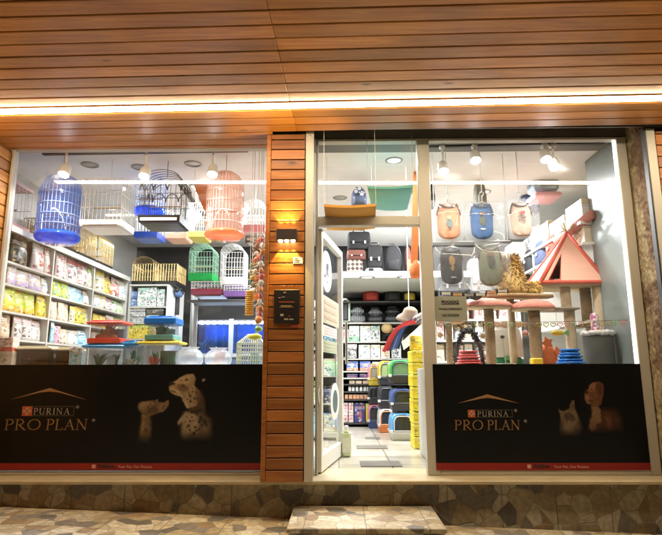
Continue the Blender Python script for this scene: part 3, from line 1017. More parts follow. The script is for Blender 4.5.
lay2 = [
    ([(62, 330), (190, 310), (205, 380), (190, 450), (60, 450), (52, 400)], (.13, .088, .05), 24, .9, .4),
    ([(85, 340), (140, 350), (150, 430), (90, 440), (72, 390)], (.20, .145, .09), 16, .8, .3),
    ([(45, 246), (60, 258), (78, 266), (112, 250), (134, 240), (140, 212), (158, 186), (174, 190), (174, 240), (190, 290), (192, 335), (165, 360), (110, 366), (76, 348), (58, 320), (56, 285)], C1, 7, .9, .5),
    ([(85, 285), (112, 272), (128, 272), (162, 288), (166, 322), (135, 352), (96, 330)], C2, 10, .9, .3),
    (dab(101, 296, 8, 6), (.02, .014, .01), 4, .9, 0), (dab(147, 296, 8, 6), (.02, .014, .01), 4, .9, 0), (dab(122, 322, 8, 6), (.16, .07, .05), 4, .8, 0),
    ([(112, 330), (138, 328), (142, 346), (122, 354), (106, 344)], (.22, .16, .10), 6, .7, .2),
    ([(146, 236), (156, 206), (166, 206), (166, 244)], C2, 5, .8, .2),
    # brown dog turned to the cat, ear hanging
    ([(300, 300), (400, 250), (490, 262), (520, 320), (518, 392), (430, 410), (300, 410), (272, 398)], (.075, .032, .018), 30, .9, .4),
    ([(305, 225), (350, 222), (372, 250), (366, 300), (374, 330), (350, 350), (318, 346), (300, 318)], (.21, .12, .066), 10, .9, .3),
    ([(284, 318), (310, 306), (330, 340), (318, 394), (284, 404), (270, 380)], (.20, .11, .06), 10, .85, .3),
    ([(405, 300), (440, 300), (446, 390), (416, 398)], (.16, .07, .04), 14, .7, .3),
    ([(258, 132), (272, 112), (292, 106), (300, 78), (335, 56), (375, 50), (406, 64), (412, 100), (402, 150), (380, 210), (340, 228), (300, 214), (274, 208), (260, 184), (254, 156)], (.155, .064, .032), 6, .95, .45),
    ([(292, 104), (304, 80), (336, 60), (352, 66), (340, 100), (316, 124), (296, 120)], (.27, .125, .06), 9, .8, .3),
    ([(262, 150), (276, 140), (292, 160), (290, 200), (272, 204), (262, 182)], (.24, .14, .085), 7, .75, .2),
    ([(350, 72), (386, 60), (404, 86), (398, 130), (376, 156), (352, 128)], (.085, .033, .018), 8, .9, .4),
    (dab(276, 128, 13, 10), (.03, .016, .011), 5, .95, 0), (dab(318, 104, 7, 5), (.025, .014, .01), 4, .95, 0),
    ([(272, 186), (298, 178), (322, 186), (300, 196)], (.04, .02, .012), 5, .8, 0),
    ([(0, 408), (571, 380), (571, 600), (0, 600)], tuple(BLK), 46, 1, 0),
]
picture(P2, 550, 375, 7.1375, (0, 571, 0, 520), lay2, 12)

# ------------------------------------------------------------------ LED strip under the canopy
LEDC = emit('led_diffuser', (1.0, .82, .56), 42.0)
mid = atZ(331, 107, SOFFIT - .03)
led = thing('led_strip', 'long glowing white light strip under the plank canopy', 'light', (0, mid.y, SOFFIT))
mb = MB(); mb.sm = False
def rotled(mb):
    for i, v in enumerate(mb.v):
        p = rz @ (v - Vector((0, mid.y, 0))) + Vector((0, mid.y, 0)); p.z = v.z; mb.v[i] = p
mb.box(-7, mid.y - .034, SOFFIT - .008, 7, mid.y + .034, SOFFIT - .0005); rotled(mb); mb.build('channel', ALU, led)
mb = MB()
prof = [(-.03, 0), (-.03, -.008), (-.022, -.014), (.022, -.014), (.03, -.008), (.03, 0)]
for k in range(7):
    mb.prism([(mid.y + a, SOFFIT - .0085 + b) for a, b in prof], 'X', -7 + 2 * k + .003, -5 + 2 * k - .003)
rotled(mb)
mb.build('diffuser', LEDC, led)

# ------------------------------------------------------------------ things on the pillar
lx0, lx1 = atY(277, 236, PF).x, atY(297.5, 236, PF).x
lz0, lz1 = atY(287, 241.5, PF).z, atY(287, 231.0, PF).z
lm = (lx0 + lx1) / 2
lamp = thing('wall_lamp', 'dark box wall lamp shining up and down on the wooden pillar', 'lamp', (lm, PF, lz0))
mb = MB(); mb.bevbox(lx0, PF - .075, lz0, lx1, PF - .002, lz1, .004); mb.build('housing', M('lamp_housing', (.05, .035, .03), .45, .2, 6), lamp)
WARM = (1.0, .62, .16)
for k in range(3):
    cx = lx0 + (lx1 - lx0) * (.2 + .3 * k)
    mb = MB(); mb.sm = True; mb.lathe([(.001, -.016), (.010, -.014), (.018, -.006), (.018, -.001)], (cx, PF - .038, lz0), 14); mb.build('lens', emit('lamp_lens', (1, .72, .36), 22), lamp)
    mb = MB(); mb.sm = True; mb.lathe([(.018, .0005), (.018, .004), (.001, .006)], (cx, PF - .038, lz1), 14); mb.build('lens', emit('lamp_lens', (1, .72, .36), 22), lamp)


def light(name, kind, loc, energy, col=(1, 1, 1), parent=None, rot=None, **kw):
    li = bpy.data.lights.new(name, kind); li.energy = energy; li.color = col
    for k, v in kw.items(): setattr(li, k, v)
    o = bpy.data.objects.new(name, li); COL.objects.link(o)
    o.location = Vector(loc) - (WLOC[parent.name] if parent else Vector((0, 0, 0)))
    if parent: o.parent = parent
    if rot: o.rotation_euler = rot
    return o


for k in range(3):
    cx = lx0 + (lx1 - lx0) * (.2 + .3 * k)
    light('beam', 'SPOT', (cx, PF - .030, lz0 - .02), 8, WARM, lamp, (R(-2), 0, 0), spot_size=R(64), spot_blend=.12, shadow_soft_size=.006)
    light('beam', 'SPOT', (cx, PF - .030, lz1 + .01), 6, WARM, lamp, (R(182), 0, 0), spot_size=R(64), spot_blend=.12, shadow_soft_size=.006)

a, b = atY(293.2, 257.2, PF), atY(302.8, 263.6, PF)
t = thing('name_card', 'small white printed card on the pillar below the lamp', 'sign', (a.x, PF, b.z))
mb = MB(); mb.box(a.x, PF - .004, b.z, b.x, PF - .0005, a.z); mb.build('card', STW, t)
for k, w in enumerate((.5, .8, .7)):
    mb = MB(); zz = b.z + (a.z - b.z) * (.75 - .25 * k); mb.box(a.x + .012, PF - .0048, zz - .003, a.x + .012 + (b.x - a.x - .024) * w, PF - .0042, zz + .003); mb.build('print', INK, t)

a, b = atY(274.5, 290, PF), atY(299.6, 323.5, PF)
t = thing('notice_board', 'black notice board with faint print hung on the wooden pillar', 'sign', (a.x, PF, b.z))
mb = MB(); mb.bevbox(a.x, PF - .016, b.z, b.x, PF - .001, a.z, .003); mb.build('board', M('notice_black', (.02, .018, .018), .4, .3, 12), t)
W_, H_ = b.x - a.x, a.z - b.z
for (u, v, w, h, mt) in ((.18, .615, .62, .03, M('notice_red', (.35, .08, .04), .5)), (.27, .50, .42, .03, M('notice_gold', (.36, .26, .14), .5)), (.22, .47, .55, .018, M('notice_gold', (.3, .2, .1), .5)), (.25, .21, .13, .07, GREYT), (.40, .10, .16, .045, GREYT), (.60, .10, .16, .035, GREYT), (.36, .90, .10, .03, GREYT), (.30, .77, .12, .02, GREYT), (.16, .75, .10, .02, GREYT), (.55, .20, .10, .02, M('notice_red', (.35, .08, .04), .5))):
    mb = MB(); mb.box(a.x + W_ * u, PF - .0172, b.z + H_ * v, a.x + W_ * (u + w), PF - .0164, b.z + H_ * (v + h)); mb.build('print', mt, t)
mb = MB(); mb.bevbox(a.x + W_ * .66, PF - .006, b.z - .03, a.x + W_ * 1.0, PF - .001, b.z - .008, .002); mb.build('red_tab', M('notice_tab', (.6, .16, .12), .5), t)

# ------------------------------------------------------------------ step block on the pavement
sa, sb = atZ(294.2, 506, -.183), atZ(432.8, 508, -.183)
sc_, sd = atZ(447, 528.8, -.183), atZ(286, 528.8, -.183)
sx0, sx1, syf = (sa.x + sd.x) / 2, (sb.x + sc_.x) / 2, (sc_.y + sd.y) / 2
mb = MB(); g0 = min(gz(sx0), gz(sx1)) - .02
mb.bevbox(sx0 + .012, syf + .02, g0, sx1 - .012, PY - .003, -.214, .004)
STP = thing('entrance_step', 'low step of broken stone tiles in front of the shop door', 'step', ((sx0 + sx1) / 2, syf, g0))
mb.build('riser', PLIN, STP)
mb = MB(); mb.bevbox(sx0, syf, -.2135, sx1, PY - .002, -.183, .005); mb.build('tread', STEP, STP)
# ------------------------------------------------------------------ the room behind the glass
CZ = 2.80
YB = 8.75
XWL, XWR = -3.3, 3.3
FLOOR = M('cream_floor_tiles', (.46, .42, .34), .22, .10, 2.5, .02)
n, l = nodes_of(FLOOR)
bk = n.new('ShaderNodeTexBrick'); bk.offset = 0
bk.inputs['Color1'].default_value = (1, 1, 1, 1); bk.inputs['Color2'].default_value = (.9, .9, .9, 1); bk.inputs['Mortar'].default_value = (.45, .42, .38, 1)
bk.inputs['Scale'].default_value = 1; bk.inputs['Brick Width'].default_value = .45; bk.inputs['Row Height'].default_value = .45; bk.inputs['Mortar Size'].default_value = .006
tc = n.new('ShaderNodeTexCoord'); l.new(tc.outputs['Object'], bk.inputs['Vector'])
pb = n['Principled BSDF']; src = pb.inputs['Base Color'].links[0].from_socket
mm = n.new('ShaderNodeMix'); mm.data_type = 'RGBA'; mm.blend_type = 'MULTIPLY'; mm.inputs[0].default_value = 1
l.new(src, mm.inputs[6]); l.new(bk.outputs['Color'], mm.inputs[7]); l.new(mm.outputs[2], pb.inputs['Base Color'])
mb = MB(); mb.box(XWL, F + .302, -.025, XWR, YB, .0)
struct(mb.build('shop_floor', FLOOR), 'glossy cream tiled floor inside the shop')
mb = MB(); mb.box(XWL, F + .05, CZ, XWR, YB, CZ + .1)
struct(mb.build('shop_ceiling', CEIL), 'white ceiling of the shop')
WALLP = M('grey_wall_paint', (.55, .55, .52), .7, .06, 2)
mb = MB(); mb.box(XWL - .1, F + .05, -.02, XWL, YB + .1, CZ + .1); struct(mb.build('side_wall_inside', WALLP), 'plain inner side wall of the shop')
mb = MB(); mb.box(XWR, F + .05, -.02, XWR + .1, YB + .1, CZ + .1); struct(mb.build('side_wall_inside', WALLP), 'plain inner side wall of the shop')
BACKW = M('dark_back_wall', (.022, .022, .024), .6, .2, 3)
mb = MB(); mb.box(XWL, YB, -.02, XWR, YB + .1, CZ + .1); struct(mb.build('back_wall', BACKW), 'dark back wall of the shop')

# ------------------------------------------------------------------ lamps in the shop
COOL = (.93, .97, 1.0)
DL_RING = M('downlight_ring', (.34, .33, .30), .35, .1, 5, 0, .6)
DL_DARK = M('downlight_inside', (.42, .41, .38), .3, .1, 5, 0, .3)
DL_ON = emit('downlight_glow', COOL, 11)


def downlight(px, py, label, on, Z=CZ, r=.085):
    c = atZ(px, py, Z)
    t = thing('ceiling_downlight', label, 'light', (c.x, c.y, Z), 'round downlights in the ceiling')
    mb = MB(); mb.sm = True
    mb.lathe([(r, -.001), (r, -.008), (r * .80, -.014), (r * .72, -.006), (r * .72, -.002)], (c.x, c.y, Z), 24, cap=False); mb.build('rim', DL_RING, t)
    mb = MB(); mb.lathe([(r * .74, -.0025), (r * .3, -.004)], (c.x, c.y, Z), 20); mb.build('lens', DL_ON if on else DL_DARK, t)
    if on:
        light('glow', 'AREA', (c.x, c.y, Z - .02), on, COOL, t, shape='DISK', size=r * 1.3)
    return t


downlight(90, 164.5, 'unlit downlight over the blue cage', 0)
downlight(140, 167, 'unlit downlight half hidden by a track spotlight over the black cage', 0)
downlight(193, 163.5, 'unlit downlight between the black cage and the peach cage', 0)
downlight(340, 197.5, 'unlit downlight over the door seen beside the navy bag', 0)
downlight(394, 160, 'brightly lit downlight seen through the transom', 10)
downlight(340, 251.5, 'unlit downlight deep in the shop above the open door leaf', 0)
TRK = M('track_rail', (.045, .04, .035), .45, .2, 5)
SPW = M('spot_white', (.75, .72, .66), .4, .05, 5)


def rail(p0, p1, label):
    mb = MB()
    d = (p1 - p0).normalized(); s = Vector((d.y, -d.x, 0)) * .018
    z0, z1 = CZ - .03, CZ - .001
    a = [p0 - s, p0 + s, p1 + s, p1 - s]
    mb.add([(p.x, p.y, z) for z in (z0, z1) for p in a], [(0, 1, 2, 3), (4, 5, 6, 7), (0, 1, 5, 4), (1, 2, 6, 5), (2, 3, 7, 6), (3, 0, 4, 7)])
    return solo(mb, 'track_rail', TRK, label, 'rail', (p0.x, p0.y, CZ))


rail(atZ(43, 155, CZ - .03), atZ(248, 151.5, CZ - .03), 'dark lighting rail along the birdcage window')
rail(atZ(178, 183, CZ - .03), atZ(206, 219, CZ - .03), 'dark lighting rail running back into the shop')
rail(atZ(428, 148, CZ - .03), atZ(604, 144, CZ - .03), 'dark lighting rail above the dog clothes window')
SPOT_ON = emit('track_lens', (.97, .98, 1.0), 60)


def track_spot(px, py, label, aim, energy, y=None):
    """white cylinder head on a stem under the rail; px,py is where the glowing lens shows"""
    y = 4.60 if y is None else y
    c = atY(px, py, y)
    aim = Vector(aim).normalized()
    t = thing('track_spotlight', label, 'light', (c.x, y, CZ - .03), 'white spotlights on the ceiling rails')
    top = Vector((c.x, y, CZ - .03))
    body = Vector((c.x, y, c.z))
    mb = MB(); mb.sm = True
    mb.tube([top, (c.x, y, body.z + .05)], .012, 8); mb.box(c.x - .022, y - .03, CZ - .06, c.x + .022, y + .03, CZ - .031); mb.build('stem', SPW, t)
    mb = MB(); mb.sm = True
    mb.lathe([(.001, .06), (.036, .058), (.044, .045), (.052, -.04), (.050, -.045)], body, 18, -aim); mb.build('head', SPW, t)
    mb = MB(); mb.lathe([(.049, -.042), (.03, -.052), (.001, -.056)], body, 18, -aim); mb.build('lens', SPOT_ON, t)
    o = light('beam', 'SPOT', body + aim * .055, energy, (1, .98, .94), t, None, spot_size=R(150), spot_blend=.5, shadow_soft_size=.03)
    o.rotation_euler = aim.to_track_quat('-Z', 'Y').to_euler()
    return t


track_spot(65, 171, 'track spotlight lit above the blue cage', (0, -.48, -1), 44)
track_spot(145, 173, 'track spotlight lit above the black cage', (0, -.48, -1), 44)
track_spot(213, 171, 'track spotlight lit above the peach cage', (0, -.48, -1), 44)
track_spot(196, 217, 'track spotlight on the rail running back into the shop', (-.1, -.5, -1), 40, 5.75)
track_spot(443, 168, 'track spotlight lit above the orange vest', (0, -.48, -1), 33)
track_spot(475, 157, 'brightest track spotlight, above the blue vest', (0, -.48, -1), 44)
track_spot(545, 156, 'track spotlight lit above the pink vest', (0, -.48, -1), 33)
track_spot(554, 164, 'track spotlight lit nearest the grey partition', (0, -.48, -1), 33)
# fill downlights added to brighten the shop, mostly tucked behind pillar, post and goods
for (x, y, e, lab) in ((-.50, 5.6, 40, 'added fill downlight behind the pillar, nearest the glass'), (-.55, 6.9, 40, 'added fill downlight behind the pillar, deeper in the shop'), (-.62, 8.1, 30, 'added fill downlight behind the pillar, close to the dark back wall'),
                       (.92, 6.0, 45, 'added fill downlight behind the window post, nearer the glass'), (1.16, 7.4, 40, 'added fill downlight behind the window post, deeper in the shop'),
                       (1.66, 6.0, 70, 'added fill downlight behind the slim olive sack above the blue vest'), (-1.55, 5.75, 40, 'added fill downlight above the hanging cages'), (-2.25, 6.5, 35, 'added fill downlight close above the long side rack')):
    t = thing('ceiling_downlight', lab, 'light', (x, y, CZ), 'round downlights in the ceiling')
    r = .085
    mb = MB(); mb.sm = True
    mb.lathe([(r, -.001), (r, -.008), (r * .80, -.014), (r * .72, -.006), (r * .72, -.002)], (x, y, CZ), 24, cap=False); mb.build('rim', DL_RING, t)
    mb = MB(); mb.lathe([(r * .74, -.0025), (r * .3, -.004)], (x, y, CZ), 20); mb.build('lens', DL_ON, t)
    light('glow', 'AREA', (x, y, CZ - .02), e * .76, COOL, t, shape='DISK', size=.12)
# ------------------------------------------------------------------ goods: materials and makers
def pack(name, main, band, blob, rough=.35, variant=0):
    """printed packet: main colour, a band at head or foot, a picture blob, rows of small print"""
    if name in MATS: return MATS[name]
    m = bpy.data.materials.new(name)
    n, l = nodes_of(m); b = n['Principled BSDF']
    tc = n.new('ShaderNodeTexCoord'); sp = n.new('ShaderNodeSeparateXYZ'); l.new(tc.outputs['Generated'], sp.inputs[0])
    oi = n.new('ShaderNodeObjectInfo')
    nz = n.new('ShaderNodeTexNoise'); nz.noise_dimensions = '4D'; nz.inputs['Scale'].default_value = 5; nz.inputs['Detail'].default_value = 3
    l.new(tc.outputs['Generated'], nz.inputs['Vector'])
    wv = n.new('ShaderNodeMath'); wv.operation = 'MULTIPLY'; wv.inputs[1].default_value = 40
    l.new(oi.outputs['Random'], wv.inputs[0]); l.new(wv.outputs[0], nz.inputs['W'])

    def math_(op, a, b_=None, c=None):
        q = n.new('ShaderNodeMath'); q.operation = op
        for i, v in enumerate((a, b_, c)):
            if v is None: continue
            if isinstance(v, (int, float)): q.inputs[i].default_value = v
            else: l.new(v, q.inputs[i])
        return q.outputs[0]

    def mixc(f, a, c):
        q = n.new('ShaderNodeMix'); q.data_type = 'RGBA'
        l.new(f, q.inputs[0])
        for i, v in ((6, a), (7, c)):
            if isinstance(v, tuple): q.inputs[i].default_value = (*v, 1)
            else: l.new(v, q.inputs[i])
        return q.outputs[2]
    X = math_('MAXIMUM', sp.outputs[0], 0.0)
    z = sp.outputs[2]
    zn = math_('MULTIPLY_ADD', nz.outputs['Fac'], .22, z)
    if variant == 0: bandf = math_('GREATER_THAN', zn, .86)
    elif variant == 1: bandf = math_('LESS_THAN', zn, .42)
    else: bandf = math_('GREATER_THAN', math_('ABSOLUTE', math_('SUBTRACT', zn, .62)), .26)
    col = mixc(bandf, main, band)
    dx = math_('MULTIPLY', math_('SUBTRACT', sp.outputs[0], .5), 2.4)
    dz = math_('MULTIPLY', math_('SUBTRACT', z, .42 if variant != 1 else .6), 3.2)
    rr = math_('ADD', math_('MULTIPLY', dx, dx), math_('MULTIPLY', dz, dz))
    rr = math_('MULTIPLY_ADD', nz.outputs['Fac'], 1.4, rr)
    n4 = n.new('ShaderNodeTexNoise'); n4.noise_dimensions = '4D'; n4.inputs['Scale'].default_value = 11; n4.inputs['Detail'].default_value = 2
    l.new(tc.outputs['Generated'], n4.inputs['Vector']); l.new(wv.outputs[0], n4.inputs['W'])
    rr = math_('MULTIPLY_ADD', n4.outputs['Fac'], .9, math_('SUBTRACT', rr, .3))
    pic = mixc(math_('GREATER_THAN', n4.outputs['Fac'], .52), blob, tuple(min(.8, .5 * a_ + .5 * c_ + .12) for a_, c_ in zip(blob, band)))
    pic = mixc(math_('LESS_THAN', n4.outputs['Fac'], .40), pic, tuple(.6 * a_ for a_ in blob))
    col = mixc(math_('LESS_THAN', rr, 1.0), col, pic)
    # dense print: blocks of the packet's own colours, as panels, badges and bars
    mpv = n.new('ShaderNodeMapping'); mpv.inputs['Scale'].default_value = (5.6, .01, 10.5)
    l.new(tc.outputs['Generated'], mpv.inputs[0])
    cmb = n.new('ShaderNodeCombineXYZ'); l.new(wv.outputs[0], cmb.inputs[1])
    adv = n.new('ShaderNodeVectorMath'); adv.operation = 'ADD'; l.new(mpv.outputs[0], adv.inputs[0]); l.new(cmb.outputs[0], adv.inputs[1])
    vor = n.new('ShaderNodeTexVoronoi'); vor.distance = 'CHEBYCHEV'; vor.inputs['Scale'].default_value = 1.0
    l.new(adv.outputs[0], vor.inputs['Vector'])
    svc = n.new('ShaderNodeSeparateColor'); l.new(vor.outputs['Color'], svc.inputs[0])
    rpv = n.new('ShaderNodeValToRGB'); rpv.color_ramp.interpolation = 'CONSTANT'
    ee = rpv.color_ramp.elements
    lm_ = sum(main) / 3
    pal_ = [(0, band), (.3, blob), (.52, tuple(min(.85, c_ * .6 + .3) for c_ in main)), (.78, tuple(c_ * .5 for c_ in blob)), (.95, (.05, .045, .05) if lm_ > .2 else (.6, .56, .5))]
    while len(ee) < len(pal_): ee.new(.5)
    for q_, (p_, c_) in zip(ee, pal_): q_.position = p_; q_.color = (*c_, 1)
    l.new(svc.outputs[0], rpv.inputs[0])
    onf = math_('MULTIPLY', math_('GREATER_THAN', svc.outputs[1], .52), math_('LESS_THAN', math_('ABSOLUTE', math_('SUBTRACT', sp.outputs[0], .5)), .43))
    col = mixc(math_('MULTIPLY', onf, .85), col, rpv.outputs[0])
    # small print: broken dashes in a few lines
    ln = math_('GREATER_THAN', math_('SINE', math_('MULTIPLY', z, 75.0)), .72)
    zone = math_('MULTIPLY', math_('GREATER_THAN', z, .62), math_('LESS_THAN', z, .8))
    n3 = n.new('ShaderNodeTexNoise'); n3.inputs['Scale'].default_value = 26; l.new(tc.outputs['Generated'], n3.inputs['Vector'])
    dash = math_('GREATER_THAN', n3.outputs['Fac'], .46)
    txt = math_('MULTIPLY', math_('MULTIPLY', ln, zone), dash)
    lum = sum(main) / 3
    col = mixc(txt, col, (.08, .07, .07) if lum > .3 else (.7, .68, .62))
    l.new(col, b.inputs['Base Color']); b.inputs['Roughness'].default_value = rough
    bp = n.new('ShaderNodeBump'); bp.inputs['Strength'].default_value = .3; bp.inputs['Distance'].default_value = .01
    l.new(nz.outputs['Fac'], bp.inputs['Height']); l.new(bp.outputs[0], b.inputs['Normal'])
    MATS[name] = m
    return m


PK_ = {
    'darkgreen': pack('packet_dark_green', (.03, .06, .035), (.02, .025, .02), (.45, .38, .2), .35, 1),
    'straw': pack('packet_white_red', (.72, .66, .58), (.78, .76, .72), (.62, .09, .06), .35, 0),
    'lav': pack('packet_cream_lavender', (.72, .69, .66), (.46, .40, .60), (.70, .52, .34), .35, 1),
    'ygreen': pack('packet_lime', (.48, .58, .05), (.80, .46, .05), (.72, .72, .30), .35, 1),
    'yellow': pack('packet_yellow', (.78, .58, .04), (.60, .40, .03), (.30, .36, .10), .35, 0),
    'tan': pack('packet_tan', (.55, .44, .30), (.70, .62, .50), (.42, .24, .12), .4, 0),
    'clear': pack('packet_pale_grey', (.60, .57, .54), (.70, .52, .50), (.50, .44, .34), .25, 0),
    'pinktop': pack('packet_pink_top', (.70, .66, .60), (.66, .17, .20), (.36, .30, .26), .35, 0),
    'gwhite': pack('packet_green_white', (.68, .70, .60), (.36, .52, .18), (.40, .50, .30), .35, 0),
    'lime': pack('packet_lime_blue', (.56, .66, .08), (.44, .54, .06), (.20, .46, .62), .35, 0),
    'lblue': pack('packet_light_blue', (.36, .62, .74), (.66, .74, .78), (.12, .36, .58), .35, 0),
    'white': pack('packet_white', (.74, .73, .70), (.66, .56, .40), (.34, .50, .62), .35, 0),
    'cream': pack('packet_cream', (.70, .62, .48), (.62, .52, .38), (.58, .42, .26), .4, 0),
    'ybrown': pack('packet_yellow_brown', (.68, .50, .08), (.24, .13, .05), (.60, .30, .08), .35, 0),
    'redwhite': pack('packet_red_white', (.70, .62, .54), (.58, .12, .08), (.60, .22, .14), .35, 1),
    'ywhite': pack('packet_yellow_white', (.72, .68, .52), (.74, .58, .10), (.60, .50, .24), .35, 0),
    'pinkb': pack('packet_pink', (.72, .36, .42), (.72, .60, .60), (.56, .14, .2), .4, 0),
    'bluebox': pack('carton_blue', (.05, .14, .36), (.04, .09, .24), (.42, .58, .72), .4, 0),
    'whitebox': pack('carton_white_dark_picture', (.72, .71, .69), (.32, .48, .40), (.17, .19, .23), .4, 0),
    'greybox': pack('carton_grey_white', (.55, .56, .55), (.42, .43, .43), (.16, .16, .16), .4, 0),
    'ybox': pack('carton_yellow', (.70, .52, .04), (.52, .60, .12), (.40, .28, .04), .4, 0),
    'darkbox': pack('carton_dark', (.06, .055, .05), (.03, .03, .03), (.2, .17, .12), .4, 0),
    'navy': pack('carton_navy_red', (.03, .05, .17), (.03, .04, .12), (.55, .08, .07), .4, 0),
    'pinkbox': pack('carton_pink_white', (.64, .42, .40), (.70, .62, .58), (.50, .18, .18), .4, 2),
    'orangecan': pack('carton_orange', (.62, .24, .10), (.64, .40, .22), (.70, .60, .48), .4, 0),
    'peach': pack('carton_peach', (.64, .48, .34), (.66, .58, .48), (.50, .34, .22), .4, 0),
    'bluepack': pack('carton_blue_orange', (.08, .17, .50), (.62, .28, .14), (.62, .66, .72), .4, 1),
    'greenw': pack('carton_white_green', (.70, .71, .68), (.20, .46, .26), (.60, .62, .60), .4, 1),
    'litter': pack('carton_yellow_litter', (.74, .58, .02), (.78, .66, .05), (.60, .46, .02), .4, 2),
    'bw': pack('carton_black_white', (.10, .10, .10), (.55, .54, .5), (.68, .66, .62), .4, 0),
}


def pouch_mesh(mb, w, h, d):
    """soft packet standing on its base, front to -Y: fat below, pinched flat at the sealed head"""
    mb.sm = True
    nx, nz = 6, 7
    def pt(i, j, s):
        u = -1 + 2 * i / nx; v = j / nz
        t = d * .5 * max(.04, (1 - v ** 2.4)) * (1 - abs(u) ** 3.2 * .82) * (.88 + .12 * math.sin(3 * v))
        return (u * w / 2 * (1 - .05 * math.sin(math.pi * v)), s * t, v * h)
    rings = []
    for j in range(nz + 1):
        rings.append([pt(i, j, -1) for i in range(nx + 1)] + [pt(i, j, 1) for i in range(nx, -1, -1)])
    return mb.loft(rings, True, True)


PROTO = {}


def put(kind, w, h, d, mat, loc, rotz, name, label, cat, group):
    """one packet or carton of its own; same-sized ones share a mesh"""
    key = (kind, round(w, 2), round(h, 2), round(d, 2), mat.name)
    if key not in PROTO:
        mb = MB()
        W2_, H2_, D2_ = key[1], max(key[2], .03), max(key[3], .03)
        if kind == 'pouch': pouch_mesh(mb, W2_, H2_, D2_)
        else: mb.bevbox(-W2_ / 2, -D2_ / 2, 0, W2_ / 2, D2_ / 2, H2_, .004)
        o = mb.build(name, mat); PROTO[key] = o.data
    else:
        o = bpy.data.objects.new(name, PROTO[key]); COL.objects.link(o)
    o.location = loc; o.rotation_euler = (0, 0, rotz)
    return tag(o, label, cat, group)


rnd = random.Random(11)
SHELF = M('shelf_white', (.50, .49, .44), .5, .06, 4)
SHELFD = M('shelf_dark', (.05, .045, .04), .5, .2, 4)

# ------------------------------------------------------------------ long side rack behind the birdcage window
XS = atY(4.0, 300, 4.66).x
ZT = [atX(11, 226, XS).z, atX(7, 260, XS).z, atX(4.5, 282.5, XS).z, atX(3, 310, XS).z, atX(3, 338, XS).z]
ups = [4.63] + [atX(p, 290, XS).y for p in (51, 93, 127)]
RACK = thing('shelf_rack', 'long pale side rack of pet food packets behind the birdcage window', 'shelf', (XS, ups[0], 0))
for y in ups:
    mb = MB(); mb.box(XS - .42, y - .012, .002, XS + .004, y + .012, ZT[0] - .021); mb.build('upright', SHELF, RACK)
for z in ZT[1:] + [.45, .08]:
    for a, c in zip(ups, ups[1:]):
        mb = MB(); mb.box(XS - .42, a + .013, z - .018, XS, c - .013, z); mb.build('shelf', SHELF, RACK)
mb = MB(); mb.box(XS - .5, ups[0] - .02, ZT[0] - .02, XS + .02, ups[-1] + .02, ZT[0]); mb.box(XS + .021, ups[0] - .02, ZT[0] - .05, XS + .03, ups[-1] + .02, ZT[0] + .005); mb.build('top_board', SHELF, RACK)
mb = MB(); mb.box(XS - .44, ups[0] - .01, .002, XS - .421, ups[-1] + .01, ZT[0] - .022); mb.build('back_panel', SHELF, RACK)

